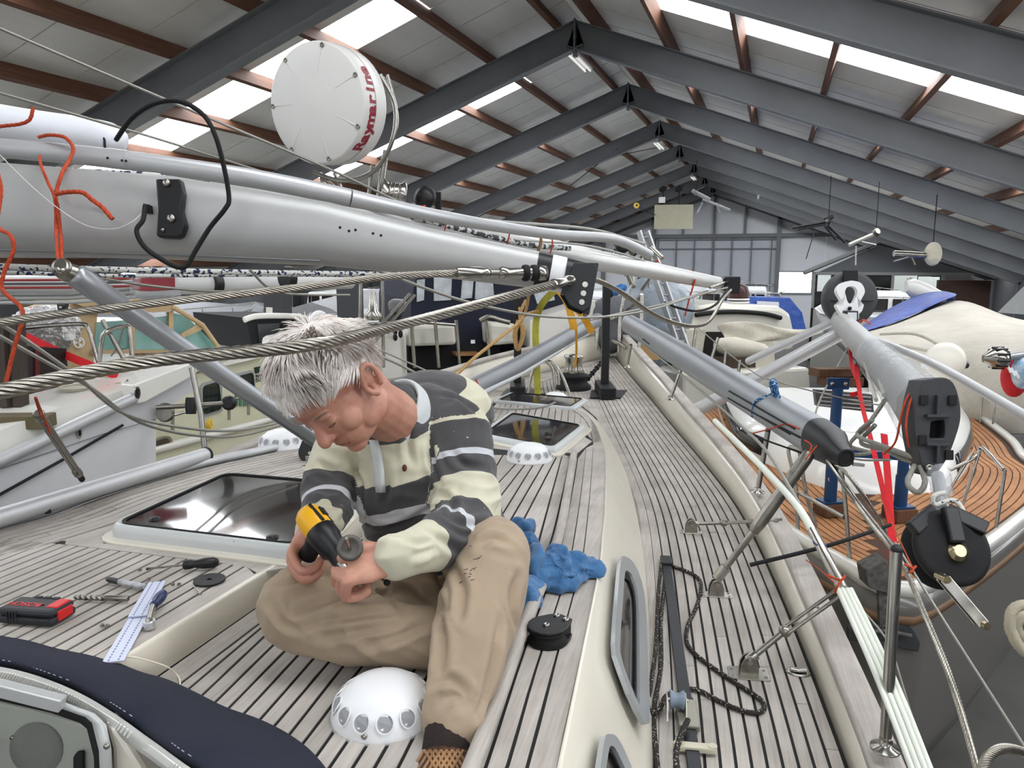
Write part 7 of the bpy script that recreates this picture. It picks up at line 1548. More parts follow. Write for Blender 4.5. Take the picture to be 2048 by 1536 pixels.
# white mast with plastic bundle in the left background
mw = thing('white_mast', P(300, 575, 5.2), 'white mast stored level in the left background with film wrapped halyards', 'mast')
tubep('mast_tube', [(-120, 575, 5.0), (200, 572, 5.0), (700, 560, 6.6)], .075, mat('white_mast_paint', (214, 214, 212), .35), mw, 18, smooth=False)
film([(262, 566, 4.9), (310, 568, 4.95), (356, 562, 5.0)], (.095, .1), 'film_wrap', mw, 18, 12)
for k in range(9): a = k * .7; MB().tube(spline([P(268, 562 + 2 * k, 4.87), P(300, 556 + 3 * k, 4.85), P(350, 557 + 2.5 * k, 4.9)], 4), .009, 6).build('wrapped_halyard', mat('maroon_rope', (150, 66, 72), .85), mw)
for k, (y, c_) in enumerate(((561, (150, 60, 56)), (568, (90, 90, 92)), (576, (150, 60, 56)), (590, (130, 132, 130)), (598, (150, 150, 146)), (606, (168, 170, 168)))): tag(MB().tube([P(-80, y, 4.85), P(140, y - 1, 4.85), P(270, y - (4 if k < 3 else 12), 4.9)], .009 + .004 * (k > 3), 6).build('stretched_line', mat('line%d' % k, c_, .8)), ('upper maroon', 'dark grey', 'lower maroon', 'thin grey', 'pale grey', 'thick pale') [k] + ' line running along the white mast', 'line')
for x, y, lab in ((430, 567, 'near'), (575, 555, 'far')): MB().lathe([(.08, -.03), (.082, 0), (.08, .03)], P(x, y, 5.6), P(700, 560, 6.6) - P(200, 572, 5.0), n=18).build('mast_clamp', BLACK, mw)
t = thing('hanging_black_block', P(122, 640, 4.9), 'small black block hanging under the stored lines', 'pulley'); slab('shell', [(112, 608), (132, 608), (128, 624), (116, 624)], BLACK, t, .04, 4.8, bevel=.006); MB().lathe([(.008, 0), (.008, .01), (0, .01)], P(122, 615, 4.79), -FW, n=10).build('pin', STEEL, t)
# covered and open boats farther back, each a hull with deck, cabin, cover or rail
def far_boat(X, Y, zd, L, B_, rz, label, hullc, top, topc, name='moored_boat'):
    c = V((X, Y, zd)); t = thing(name, V((X, Y, 0)), label, 'boat'); R = Matrix.Rotation(math.pi / 2 + rz, 3, 'Z')
    def w(a, b, z): return c + R @ V((a, b, z))
    st = [(-.5, .8), (-.25, 1), (.1, 1), (.3, .8), (.43, .45), (.5, .03)]
    rings = [[w(s * L, B_ / 2 * k, .12 * abs(s) * 2), w(s * L * .98, B_ / 2 * k * .9, -.5), w(s * L * .9, B_ / 2 * k * .35, -1.2), w(s * L * .9, -B_ / 2 * k * .35, -1.2), w(s * L * .98, -B_ / 2 * k * .9, -.5), w(s * L, -B_ / 2 * k, .12 * abs(s) * 2)] for s, k in st]
    MB().loft(rings).build('hull', mat('hull_%d_%d_%d' % hullc, hullc, .3, var=.03, coat=.2), t)
    MB().tube([r[0] for r in rings] + [r[5] for r in reversed(rings)], .035, 6).build('toe_rail', WHITE, t)
    MB().hexa([w(a * L, b, z) for z, k in ((-zd + .02, .7), (-1.15, 1)) for a, b in ((-.2 * k, -.12), (.15 * k, -.12), (.15 * k, .12), (-.2 * k, .12))]).build('keel', mat('keel_antifoul', (52, 40, 40), .7), t)
    tm = mat('top_%d_%d_%d' % topc, topc, .6, var=.08, vscale=3, bump=.3, bscale=5, dist=.05)
    if top == 'tarp': MB().loft([[w(s * L, B_ / 2 * k * 1.04, .05), w(s * L, B_ / 2 * k * .55, .45 - abs(s) * .2), w(s * L, 0, .75 - abs(s) * .5 + .05 * math.sin(s * 19)), w(s * L, -B_ / 2 * k * .55, .45 - abs(s) * .2), w(s * L, -B_ / 2 * k * 1.04, .05)] for s, k in st]).build('winter_cover', tm, t)
    else:
        MB().loft([[w(s * L, B_ * .33 * k, 0), w(s * L, B_ * .28 * k, h), w(s * L, -B_ * .28 * k, h), w(s * L, -B_ * .33 * k, 0)] for s, k, h in ((-.3, 1, .6), (-.05, 1, .65), (.12, .95, .55), (.22, .85, .22), (.32, .7, .12))]).build('cabin', tm, t, bevel=.03)
        for sg in (-1, 1):
            for a0_ in (-.24, -.08): MB().hexa([w(a0_ * L, sg * B_ * .325, .22), w((a0_ + .13) * L, sg * B_ * .325, .22), w((a0_ + .13) * L, sg * B_ * .305, .48), w(a0_ * L, sg * B_ * .305, .48)] + [w(a0_ * L, sg * B_ * .335, .22), w((a0_ + .13) * L, sg * B_ * .335, .22), w((a0_ + .13) * L, sg * B_ * .315, .48), w(a0_ * L, sg * B_ * .315, .48)]).build('cabin_window', SMOKE, t)
        for q in (-.2, 0, .2): MB().hexa([w(-.304 * L, B_ * (q - .08), .15), w(-.304 * L, B_ * (q + .08), .15), w(-.304 * L, B_ * (q + .08), .5), w(-.304 * L, B_ * (q - .08), .5)] + [w(-.3 * L, B_ * (q - .08), .15), w(-.3 * L, B_ * (q + .08), .15), w(-.3 * L, B_ * (q + .08), .5), w(-.3 * L, B_ * (q - .08), .5)]).build('cabin_window', SMOKE, t)
        for sg in (-1, 1):
            for s in (-.48, .25, .36, .46): MB().tube([w(s * L, sg * B_ * .3 * (1.6 - 2.4 * abs(s)), .1), w(s * L, sg * B_ * .3 * (1.6 - 2.4 * abs(s)), .6)], .012, 6).build('rail_post', STEEL, t)
        MB().tube([w(.22 * L, B_ * .36, .6), w(.36 * L, B_ * .24, .62), w(.5 * L, 0, .68), w(.36 * L, -B_ * .24, .62), w(.22 * L, -B_ * .36, .6)], .014, 6).build('bow_rail', STEEL, t)
        MB().tube([w(-.3 * L, B_ * .46, .6), w(-.48 * L, B_ * .4, .6), w(-.5 * L, 0, .62), w(-.48 * L, -B_ * .4, .6), w(-.3 * L, -B_ * .46, .6)], .014, 6).build('stern_rail', STEEL, t)
    return t
FB = [(-7.6, 13.5, 2.35, 7, 2.6, .1, 'sailboat under a translucent grey winter sheet behind the black canopy', (208, 208, 206), 'tarp', (170, 172, 170)),
 (-7.4, 22.5, 2.5, 7, 2.6, .0, 'low boat under pale film cover between two hall columns', (150, 152, 154), 'tarp', (186, 188, 190)),
 (-10.6, 10.5, 2.4, 7.5, 2.6, .05, 'white sailboat with chrome rails beyond the beige canvas', (214, 214, 212), 'cabin', (220, 220, 216)),
 (-4.1, 19.5, 2.6, 8, 2.8, .0, 'white cabin cruiser seen far behind the outboard', (222, 224, 226), 'cabin', (226, 228, 230)),
 (-10.7, 20, 2.5, 7.5, 2.6, .0, 'grey covered boat behind the white stored mast', (150, 150, 150), 'tarp', (140, 140, 142)),
 (-13.6, 14.5, 2.3, 8, 2.5, .0, 'mid grey covered boat along the left wall', (140, 142, 146), 'tarp', (130, 132, 136)),
 (-13.6, 24, 2.4, 8, 2.5, .0, 'white open boat along the left wall', (190, 190, 190), 'cabin', (200, 200, 198)),
 (-13.5, 6.5, 2.3, 6.5, 2.5, .0, 'brown roofed boat hidden beyond the foil bundle', (160, 156, 150), 'cabin', (168, 140, 110)),
 (-7.5, 31, 2.6, 8, 2.8, .0, 'white boat under cover before the far wall', (200, 200, 200), 'tarp', (176, 178, 182)),
 (-3.6, 30, 2.7, 8, 2.8, .0, 'pale boat under cover in front of the hall door', (220, 222, 222), 'tarp', (200, 202, 204)),
 (-1.1, 24.5, 2.6, 8.5, 2.9, .0, 'white boat with clear screen left of the wheelhouse cruiser', (214, 212, 206), 'cabin', (204, 208, 212)),
 (2.6, 25, 2.5, 8, 2.8, .0, 'white yacht moored before the office windows', (222, 222, 220), 'cabin', (224, 224, 222)),
 (-10.8, 30, 2.5, 8, 2.8, .0, 'distant grey boat in the left far corner', (170, 172, 174), 'tarp', (150, 152, 156))]
for f_ in FB: far_boat(*f_)
tag(MB().box(P(556, 610, 13), (.34, .34, 2.4), .2).build('steel_column', mat('dark_column', (64, 66, 68), .6)), 'dark square column behind the black canopy boat', 'column')
tag(MB().box(P(700, 590, 13.5), (.36, .36, 2.6), .2).build('steel_column', mat('dark_column', (64, 66, 68))), 'dark square column behind the white cabin cruiser', 'column')
# ================================================================== FOREDECK GEAR AND BOATS AHEAD
PB = mat('black_painted_steel', (30, 31, 34), .4, var=.1)
def black_stand(xb, yb, ytop, lab):
    b = Sp(xb, yb, .008); dep = (b - CAM).dot(FW); tp = V((b.x, b.y, P(xb, ytop, dep).z)); t = thing('black_mast_stand', b, lab, 'stand', 'black steel stands on the foredeck')
    MB().bar(b + FX * -.28 + V((0, 0, .05)), b + FX * .22 + V((0, 0, .05)), .14, .1).build('foot_box', PB, t, bevel=.006); MB().bar(b + FX * -.281 + V((0, 0, .05)), b + FX * -.284 + V((0, 0, .05)), .11, .07).build('foot_opening', RUBBER, t)
    MB().prism([b + RT * x + FX * y for x, y in ((-.16, -.22), (.12, -.22), (.24, .2), (-.1, .2))], (0, 0, .006)).build('foot_plate', PB, t); MB().bar(b + V((0, 0, .1)), tp, .068, .068, FX).build('post', PB, t, bevel=.004); return t
black_stand(1035, 785, 520, 'black steel stand post holding the tan rope coil'); black_stand(1209, 788, 570, 'black steel stand post right of the masthead with plain top')
YS = mat('yellow_webbing', (166, 162, 60), .8, var=.2, vscale=10); YS2 = mat('orange_yellow_webbing', (206, 150, 40), .8, var=.2, vscale=10)
strap([(1076, 800, 6.9), (1073, 720, 6.9), (1071, 660, 6.9), (1075, 630, 6.9), (1086, 605, 6.7), (1110, 580, 6.5)], .06, YS, 'yellow strap hanging from the masthead to the foredeck hatch')
strap([(1115, 578, 6.5), (1132, 600, 6.5), (1145, 640, 6.5), (1148, 658, 6.5), (1140, 615, 6.52), (1160, 625, 6.6), (1185, 665, 6.8)], .06, YS2, 'twisted orange yellow strap beside the masthead')
strap([(1152, 650, 6.7), (1153, 700, 6.9), (1150, 735, 7.0)], .02, YS2, 'thin yellow strap tail falling to the windlass')
TNR = mat('tan_rope', (176, 142, 92), .85, var=.2, vscale=50)
rope([P(1058, 585, 6.6), P(1046, 635, 6.8), P(1000, 675, 6.2), P(950, 715, 5.8), P(912, 750, 5.4)], .014, 'tan_rope', TNR, 'tan rope stretched from the stand down to port', strands=3)
rope([P(1030, 595, 7.1), P(1042, 630, 7.0), P(1032, 665, 7.0), P(1035, 695, 7.0), P(1044, 670, 7.0), P(1040, 630, 7.0), P(1052, 600, 7.0)], .016, 'tan_rope', TNR, 'tan rope coil hanging on the black stand', strands=3)
rope([P(1036, 640, 7.0), P(1028, 670, 7.02), P(1036, 700, 7.0), P(1048, 665, 7.02), P(1044, 635, 7.0), P(1075, 622, 6.8)], .016, 'tan_rope', TNR, 'second loop of tan rope on the black stand', strands=3)
wd = thing('windlass', Sp(1147, 778), 'vertical steel windlass on the foredeck before the right stand', 'windlass'); b = Sp(1147, 778)
MB().lathe([(.17, 0), (.17, .03), (.14, .06), (.12, .1), (.15, .12), (.15, .14), (.09, .16)], b, n=28).build('base', RUBBER, wd); MB().lathe([(.09, .15), (.1, .17), (.085, .2), (.08, .28), (.095, .31), (.09, .33), (0, .34)], b, n=28).build('capstan_drum', STEEL, wd)
for k in range(24): MB().lathe([(.016, -.006), (.022, 0), (.016, .006)], Sp(1165 + k * 2.2, 770 - k * 2.6, .05 + .008 * k), V((math.cos(k * 1.6), math.sin(k * 1.6), .3)), n=8, flat=1.4).build('chain_link', RUBBER, wd)
ar = thing('arched_rail', Sp(1100, 795), 'pair of arched stainless hoops over the foredeck hatch', 'rail')
for pts in ([(1055, 792), (1063, 750), (1075, 728), (1092, 722), (1110, 730), (1126, 755), (1142, 797)], [(1110, 775), (1106, 740), (1096, 726), (1085, 724)], [(1118, 770), (1116, 745), (1104, 727)]): tubep('hoop', [(x, y, 6.9) for x, y in pts], .014, STEEL, ar)
# grey spar on the port bulwark
gs = thing('grey_spar', P(1040, 730, 6.4), 'long dark grey spar resting along the port bulwark', 'spar'); GS = mat('spar_grey', (128, 131, 135), .4, .4)
tubep('spar_tube', [(880, 812, 4.9), (1040, 730, 6.3), (1195, 640, 8.2)], .075, GS, gs, 18, smooth=False); tubep('spar_track', [(895, 822, 4.8), (1045, 746, 6.2), (1195, 655, 8.1)], .02, mat('pale_track', (190, 192, 194), .4), gs, 8, smooth=False)
rope([P(951, 728 + 30, 5.3), P(957, 772, 5.3), P(955, 785, 5.3)], .006, 'red_tie', mat('red_twine', (196, 60, 44), .8), 'red twine round the grey spar on the port bulwark')
# pulpit clutter at the bow
bp = thing('bow_pulpit', Sp(1225, 715), 'stainless bow pulpit and cleat at the stem of the yacht', 'rail')
for pts in ([(1238, 705, 9), (1240, 640, 9), (1250, 585, 9)], [(1275, 735, 8.4), (1282, 650, 8.4), (1284, 590, 8.4)], [(1192, 700, 9.1), (1196, 640, 9.1)], [(1196, 640, 9.1), (1240, 632, 9.2), (1284, 590, 8.4)]): tubep('pulpit_tube', pts, .022, STEEL, bp)
tubep('cleat', [(1226, 682, 9.0), (1240, 688, 8.9), (1252, 696, 8.8)], .025, STEEL, bp)
GC = mat('grey_cover', (96, 98, 102), .7, var=.15); m = MB(); m.ball(P(1232, 630, 9.6), (.35, .3, .25), 18, 12); m.ball(P(1222, 660, 9.6), (.2, .3, .3), 18, 12); m.ball(P(1258, 650, 9.6), (.2, .25, .28), 16, 10)
tag(m.build('grey_sail_cover', GC), 'grey folded sail cover heaped at the bow', 'cover')
cl2 = thing('rigging_clutter', P(1290, 540, 5.5), 'tangle of dark fittings lashed on the end of the pale foil', 'rigging'); rg = random.Random(21)
for k in range(26):
    x, y = rg.uniform(1225, 1325), rg.uniform(478, 560); a = P(x, y, 5.2 + rg.random() * .5); b2 = P(x + rg.uniform(-28, 28), y + rg.uniform(-5, 30), 5.2 + rg.random() * .5)
    MB().tube([a, b2], rg.choice((.006, .01, .016)), 6).build('fitting_rod', rg.choice((STEEL, BLACK, DULLSTEEL, RUBBER, GW)), cl2)
for x, y, r in ((1245, 492, .05), (1268, 500, .04), (1292, 520, .05), (1310, 545, .04), (1260, 530, .035)): MB().lathe([(r * .6, -.02), (r, -.012), (r, .012), (r * .6, .02)], P(x, y, 5.3), cv(.3, .2, 1), n=14).build('fitting_block', rg.choice((BLACK, DULLSTEEL)), cl2)
# aluminium ladder
ld = thing('aluminium_ladder', P(1370, 760, 9.5), 'aluminium ladder leaning against the far boats', 'ladder')
for x0, x1 in ((1278, 1372), (1294, 1390)): MB().bar(P(x0, 463, 10), P(x1, 740, 9.6), .03, .07).build('ladder_rail', ALU, ld)
for k in range(12): s = (k + .5) / 12; MB().tube([P(1278 + 94 * s, 463 + 277 * s, 10 - .4 * s), P(1294 + 96 * s, 463 + 277 * s, 10 - .4 * s)], .016, 8).build('rung', ALU, ld)
lash([P(1302, 520, 9.9), P(1316, 522, 9.85), P(1312, 530, 9.85)], .01, 'orange red twine round the ladder')
# navy canopy boat
nb_ = thing('navy_canopy_boat', V((*P(980, 700, 9.6)[:2], 0)), 'sailing boat with navy cockpit tent, clear windows and cream transom', 'boat'); K_ = VPlane((830, 680, 9.2), (1150, 680, 9.9)); NVC = mat('navy_tent', (22, 26, 44), .8, var=.15)
K_.poly([(822, 600), (832, 556), (960, 545), (1120, 552), (1150, 590), (1160, 640), (1150, 700), (1040, 735), (822, 730)], 'tent', NVC, nb_, 2.2)
CLR = mat('clear_vinyl', (196, 202, 206), .1, alpha=.85, var=.25, vscale=6, bump=.8, bscale=8, dist=.03)
for pts in ([(834, 560), (850, 558), (848, 600), (834, 604)], [(868, 552), (904, 550), (902, 600), (868, 602)], [(925, 556), (948, 554), (944, 596), (922, 598)], [(952, 554), (985, 554), (988, 590), (962, 600), (950, 598)], [(1060, 562), (1100, 560), (1110, 600), (1075, 608)]): K_.poly(pts, 'tent_window', CLR, nb_, .02, .02)
CRT = mat('cream_seat', (214, 211, 200), .5, var=.03)
for pts in ([(816, 652), (910, 648), (914, 690), (816, 694)], [(980, 645), (1042, 650), (1046, 686), (984, 692)]): K_.poly(pts, 'transom_box', CRT, nb_, .4, .35, .04)
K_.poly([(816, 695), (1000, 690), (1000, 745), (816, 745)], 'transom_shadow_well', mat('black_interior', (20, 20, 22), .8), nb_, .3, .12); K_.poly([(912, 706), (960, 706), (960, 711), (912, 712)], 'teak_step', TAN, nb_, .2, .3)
for x in (822, 870, 912, 972, 1034): MB().tube([K_(x, 640, .5), K_(x + 8, 735, .5)], .022, 8).build('rail_post', STEEL, nb_)
MB().tube([K_(816, 642, .5), K_(915, 650, .5)], .02, 8).build('stern_rail', STEEL, nb_)
K_.poly([(1060, 640), (1190, 600), (1192, 660), (1060, 712)], 'hull_quarter', GEL, nb_, .4, .4); K_.poly([(1040, 700), (1190, 650), (1190, 690), (1040, 735)], 'blue_boot_top', mat('deep_blue', (30, 36, 84), .5), nb_, .3, .38)
tubep('pushpit_gear', [(960, 642, 8.8), (978, 634, 8.8), (1000, 640, 8.8), (1020, 645, 8.8)], .03, DULLSTEEL, nb_)
K_.poly([(942, 680), (950, 680), (950, 687), (942, 687)], 'small_label', WHITE, nb_, .01, .56)
for x, lab in ((815, 'port'), (745, 'port')): pass
# pale hull and outboard left of it
ob = thing('outboard_motor', P(790, 660, 8.6), 'small grey outboard motor on its bracket with black propeller', 'outboard'); slab('cowl', [(774, 606), (782, 598), (806, 600), (812, 612), (806, 626), (778, 624)], mat('grey_cowl', (110, 112, 112), .45), ob, .2, 8.5, bevel=.03)
slab('mid_leg', [(786, 624), (802, 624), (798, 660), (790, 660)], BLACK, ob, .1, 8.55); 
for k in range(3): a = k * 2.1; MB().ball(P(794 + 7 * math.cos(a), 668 + 7 * math.sin(a), 8.5), (.03, .012, .045), 8, 6).build('propeller_blade', BLACK, ob)
wh = thing('white_stern_boat', V((*P(740, 740, 8.4)[:2], 0)), 'white boat stern with steel posts behind the man', 'boat'); J_ = VPlane((640, 720, 8.2), (830, 720, 8.9)); J_.poly([(600, 690), (700, 668), (815, 662), (818, 760), (600, 790)], 'hull_side', GEL, wh, 1.2, 0, .05); J_.poly([(690, 690), (760, 680), (775, 705), (760, 722), (690, 728)], 'stern_recess', CRT, wh, .05, .03, .01)
for pts in ([(765, 555), (767, 735)], [(830, 590), (735, 700)], [(820, 588), (725, 690)], [(722, 560), (718, 700)], [(745, 630), (748, 600)]): MB().tube([J_(x, y, .3) for x, y in pts], .018, 8).build('steel_post', STEEL, wh)
MB().tube([J_(600, 672, .2), J_(700, 650, .2), J_(812, 645, .2)], .018, 8).build('side_rail', STEEL, wh); MB().lathe([(.08, 0), (.1, .05), (.06, .1), (.03, .3)], J_(747, 640, .3), n=14).build('chrome_vent', STEEL, wh)
t = thing('blue_fender', P(1225, 590, 8.8), 'small blue and black fender at the right black stand', 'fender'); MB().lathe([(.02, 0), (.05, .05), (.05, .16), (.02, .2)], P(1220, 588, 8.6), cv(1, .5, 0), n=14).build('fender_body', mat('blue_vinyl', (34, 104, 170), .4), t); MB().ball(P(1219, 587, 8.6), .05, 12, 8).build('fender_cap', RUBBER, t)
# white cruiser with brown dome and grey film windows, right of the ladder
wc = thing('wheelhouse_cruiser', V((*P(1490, 760, 12)[:2], 0)), 'white wheelhouse cruiser with open dark cabin under cream canvas', 'boat'); Q_ = VPlane((1370, 700, 11.5), (1600, 700, 12.2)); WHC = mat('warm_white_grp', (224, 220, 206), .25, var=.02, coat=.3)
Q_.poly([(1375, 668), (1385, 640), (1400, 612), (1440, 606), (1560, 612), (1582, 625), (1592, 668), (1590, 700), (1375, 700)], 'wheelhouse_roof', WHC, wc, 2.2, 0, .08)
MB().tube(spline([Q_(1391, 630, .04), Q_(1430, 625, .05), Q_(1480, 624, .05), Q_(1530, 628, .05), Q_(1562, 636, .04)], 5), .035, 8).build('black_gutter', RUBBER, wc)
Q_.poly([(1372, 660), (1412, 660), (1402, 725), (1385, 760), (1365, 760)], 'cream_curtain', mat('cream_drape', (206, 200, 184), .85, var=.1, vscale=4, bump=.6, bscale=5, dist=.04), wc, .15, .12); Q_.poly([(1512, 668), (1545, 668), (1552, 745), (1512, 748)], 'cream_curtain', mat('cream_drape', (206, 200, 184)), wc, .15, .12)
Q_.poly([(1408, 664), (1515, 664), (1518, 745), (1400, 745)], 'dark_cabin', mat('cabin_dark', (24, 20, 17), .8), wc, .1, .05); Q_.poly([(1365, 745), (1620, 735), (1625, 815), (1365, 830)], 'foredeck', WHC, wc, .8, .3, .05)
Q_.poly([(1400, 715), (1520, 712), (1520, 748), (1400, 750)], 'cabin_floor', mat('cabin_brown', (72, 60, 48), .8), wc, .1, .1)
MB().lathe([(.155, 0), (.16, .16), (.14, .24), (.08, .29), (0, .3)], Q_(1476, 605, -.3), n=24).build('brown_dome', mat('brown_vinyl_cap', (66, 34, 30), .35), wc)
for k in range(3): MB().lathe([(.165, .005 + .045 * k), (.175, .02 + .045 * k), (.165, .03 + .045 * k)], Q_(1476, 612, -.3), n=24).build('dome_ring', WHITE, wc)
m = MB()
cvp = [[(1425, 650), (1470, 640), (1520, 645), (1580, 662), (1650, 655)], [(1440, 662), (1480, 655), (1530, 660), (1585, 670), (1650, 660)], [(1452, 680), (1490, 672), (1540, 672), (1590, 676), (1650, 664)], [(1440, 705), (1462, 695), (1500, 685), (1550, 682), (1600, 680)]]
m.grid([[P(x, y, 10.6 + .12 * math.sin(i * 2 + j * 3)) for j, (x, y) in enumerate(r)] for i, r in enumerate(cvp)]); m.build('draped_canvas', mat('cream_drape', (206, 200, 184)), wc, solid=.02, sub=2)
MB().lathe([(.06, -.5), (.1, -.42), (.14, 0), (.1, .2), (.05, .28)], P(1468, 694, 10.4), cv(-1, .12, .2), n=20).build('rolled_canvas', mat('cream_drape', (206, 200, 184)), wc)
for pts in ([(1392, 655), (1380, 745)], [(1436, 675), (1418, 735)], [(1480, 720), (1475, 760)], [(1452, 700), (1446, 750)]): MB().tube([P(x, y, 9.6) for x, y in pts], .02, 8).build('rail_post', STEEL, wc)
tp_ = thing('blue_tarp', P(1570, 640, 14), 'blue tarpaulin over a boat behind the wheelhouse cruiser', 'tarpaulin'); BT = mat('blue_tarp_plastic', (52, 92, 176), .4, var=.15, vscale=5, bump=.6, bscale=8, dist=.04)
MB().loft([[P(x, y, d) for x, y in r] for d, r in ((14.3, [(1430, 660), (1440, 604), (1500, 594), (1580, 596), (1604, 625), (1614, 668)]), (15.6, [(1430, 655), (1445, 602), (1500, 592), (1575, 594), (1598, 620), (1606, 655)]), (18, [(1440, 648), (1455, 606), (1500, 600), (1560, 602), (1580, 620), (1588, 645)]))], True).build('sheet', BT, tp_)
for a, b2 in ((1500, 1512), (1535, 1560)): MB().tube(spline([P(a, 594, 14.6), P(a + 3, 588, 14.6), P(b2 - 3, 588, 14.6), P(b2, 596, 14.6)], 4), .02, 6).build('bow_loop', DULLSTEEL, tp_)
MB().hexa([P(x, y, d) for d in (14.26, 14.1) for x, y in ((1514, 616), (1558, 618), (1558, 604), (1514, 602))]).build('white_box', WHITE, tp_)
# cream and blue covers at the right
CT = mat('cream_tarp', (198, 192, 180), .75, var=.12, vscale=2.2, bump=.5, bscale=3.5, dist=.08, col2=(176, 170, 158))
ct = thing('cream_winter_cover', PZ(1950, 900, 0), 'large cream winter cover draped over the boat behind the ball fender', 'cover')
top = [(1730, 662, 11), (1790, 645, 11.2), (1850, 618, 11.4), (1905, 592, 11.5), (1950, 597, 11.2), (2010, 628, 10.8), (2070, 640, 10.5), (2200, 660, 10.2)]
rws = []
for i, (x, y, d) in enumerate(top):
    e = .05 * math.sin(i * 2.3); rws.append([P(x - 20, y + 14, d + 2.5), P(x, y, d), P(x + 2, y + (700 - y) * .3, d - .9 + e), P(x + 4, y + (700 - y) * .62, d - 1.7 - e), P(x + 4, 702 + 6 * math.sin(i * 1.7), d - 2.5), P(x + 4, 745, d - 2.62 + .1 * math.sin(i * 3)), P(x + 4, 800, d - 2.66 - .1 * math.sin(i * 3)), P(x + 4, 872, d - 2.6)])
MB().grid(rws).build('canvas_cover', CT, ct, solid=.02, sub=2)
for k, pts in enumerate(([(1800, 690, 8.5), (1850, 700, 8.3), (1905, 712, 8.2)], [(1760, 668, 9.3), (1830, 668, 9.0), (1880, 690, 8.6)])): MB().tube(spline([P(*p) for p in pts], 5), .02, 6).build('cover_cord', CT, ct)
bt2 = thing('blue_cover_sheet', P(1800, 640, 11.2), 'bright blue sheet lying on top of the cream winter cover', 'tarpaulin'); BT2 = mat('royal_blue_sheet', (46, 72, 152), .5, var=.3, vscale=4, bump=.6, bscale=5, dist=.05)
fr_b = [(1706, 668, 10.9), (1745, 655, 11.0), (1790, 642, 11.1), (1825, 628, 11.2), (1862, 610, 11.35), (1892, 596, 11.4), (1915, 588, 11.4)]; pk_b = [(1708, 664), (1742, 640), (1779, 614), (1818, 596), (1858, 578), (1884, 580), (1912, 588)]
MB().grid([[P(a[0] + (p[0] - a[0]) * k, a[1] + (p[1] - a[1]) * k + e * 26, a[2] + dd4 + .1 * math.sin(i * 2.3 + r * 1.7)) for i, (a, p) in enumerate(zip(fr_b, pk_b))] for r, (k, e, dd4) in enumerate(((0, .12, -.05), (.35, 0, .35), (.75, 0, .8), (1, 0, 1.3), (1, .3, 2.2), (1, 1.2, 3.2)))]).build('sheet', BT2, bt2, solid=.02, sub=2)
t = thing('grey_tent_cover', P(2040, 600, 14), 'pale grey tent cover at the far right behind the cream cover', 'cover'); MB().loft([[P(x, y, d) for x, y in ((1995, 625), (2048, 572), (2150, 560), (2200, 640))] for d in (13.5, 18)], True, True, False).build('sheet', mat('pale_grey_sheet', (190, 194, 194), .6, var=.05), t)
t = thing('film_hood', P(1290, 690, 11), 'clear film hood over a cockpit behind the ladder', 'hood'); m = MB(); m.ball(P(1300, 640, 11.4), (.5, .6, .75), 20, 14); m.ball(P(1340, 630, 11.8), (.4, .5, .5), 18, 12); m.build('film', mat('blue_grey_film', (150, 162, 172), .15, alpha=.7, bump=1., bscale=5, dist=.06), t)
slab('wood_hatch', [(1282, 690), (1318, 690), (1318, 720), (1282, 720)], mat('varnished_hatch', (186, 150, 96), .5), t, .05, 10.2)
t = thing('white_bow', P(1835, 590, 12.4), 'small white boat bow poking out over the blue sheet', 'boat'); MB().loft([oval(P(x, y, 12.6), FX, UP, a, b2, 14) for x, y, a, b2 in ((1812, 572, .06, .09), (1825, 576, .2, .16), (1845, 584, .3, .16), (1870, 596, .35, .14))]).build('hull', GEL, t); tubep('pulpit', [(1815, 560, 12.6), (1818, 555, 12.6), (1832, 562, 12.6), (1840, 575, 12.6)], .015, STEEL, t)
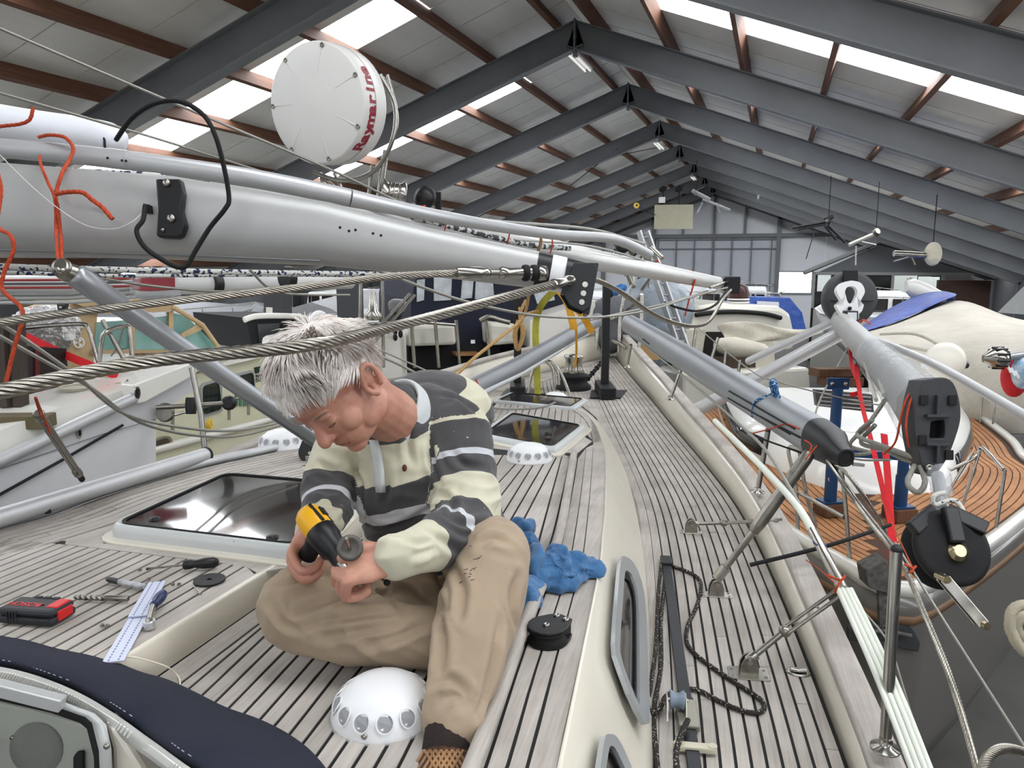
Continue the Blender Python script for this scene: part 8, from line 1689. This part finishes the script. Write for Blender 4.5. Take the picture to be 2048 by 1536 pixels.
# ---------------- things hanging from the roof
hb_ = thing('hoisted_board', P(1347, 455, 28), 'beige flat board hanging on chain hoists under the ridge', 'board'); MB().box(P(1347, 434, 27.5), (1.35, .2, .85), YAW * .5).build('board', mat('beige_board', (172, 168, 146), .7, var=.05), hb_, bevel=.01)
for x in (1326, 1358): 
    MB().tube([P(x, 372, 27.5), P(x, 420, 27.5)], .02, 6).build('hoist_chain', RUBBER, hb_); MB().lathe([(.06, -.05), (.1, 0), (.06, .05)], P(x, 378, 27.5), cv(0, 0, 1), n=16, flat=1.6).build('hook', RUBBER, hb_)
MB().box(P(1324, 400, 27.4), (.22, .1, .2), 0).build('hoist_box', WHITE, hb_)
t = thing('yellow_pulley', P(1274, 411, 27), 'small yellow wheel on a roof line left of the hoisted board', 'pulley'); MB().lathe([(.05, -.03), (.1, -.02), (.1, .02), (.05, .03)], P(1273, 411, 27), -FW, n=18).build('wheel', mat('warm_yellow', (226, 190, 80), .4), t); MB().lathe([(.035, -.035), (.035, .035)], P(1273, 411, 27), -FW, n=10).build('hub', RUBBER, t); tubep('line', [(1275, 412, 27), (1295, 424, 27), (1312, 430, 27)], .012, RUBBER, t)
def antenna(parts, label, x, y, d, mt=BLACK, body=None):
    t = thing('hanging_mast_top', P(x, y, d), label, 'mast top'); MB().tube([P(x, y, d), P(x, y - 6, d) + V((0, 0, .9))], .008, 5).build('hanger', RUBBER, t)
    for pts, r in parts: tubep('arm', [(a, b, d) for a, b in pts], r, mt, t, 8, smooth=False)
    MB().lathe([(.06, -.05), (.09, 0), (.06, .05)], P(x, y, d), cv(.4, .3, 1), n=14).build('head_fitting', DULLSTEEL, t); return t
antenna([([(1384, 381), (1420, 400)], .06), ([(1405, 398), (1460, 420)], .035), ([(1405, 405), (1395, 425)], .025), ([(1432, 405), (1440, 425)], .02)], 'silver mast top hanging behind the hoisted board', 1392, 386, 24, ALU)
antenna([([(1585, 456), (1650, 444)], .025), ([(1596, 459), (1652, 448)], .025), ([(1655, 450), (1690, 485)], .03), ([(1650, 452), (1672, 480)], .025), ([(1630, 460), (1612, 518)], .01), ([(1650, 440), (1665, 433)], .05)], 'dark mast top with black spreaders hanging under the right roof', 1657, 442, 17, BLACK)
antenna([([(1698, 490), (1748, 468)], .04), ([(1715, 482), (1752, 490)], .018), ([(1712, 492), (1711, 530)], .012)], 'pale mast top with rings hanging above the radar disc', 1752, 464, 15, mat('pale_alloy', (190, 186, 174), .4, .5))
tt = antenna([([(1788, 507), (1875, 512)], .055), ([(1788, 522), (1830, 510)], .025), ([(1822, 512), (1830, 530)], .015)], 'film wrapped silver spar bundle hanging before the office gable', 1865, 505, 13, DULLSTEEL)
m = MB(); m.ball(P(1866, 508, 13), (.14, .14, .2), 14, 10); m.build('film_bundle', mat('cream_bundle', (214, 208, 188), .7, bump=1., bscale=12, dist=.05), tt)
MB().lathe([(.03, 0), (.03, .12)], P(1516, 398, 24), n=10).build('roof_sensor', WHITE, ceil)
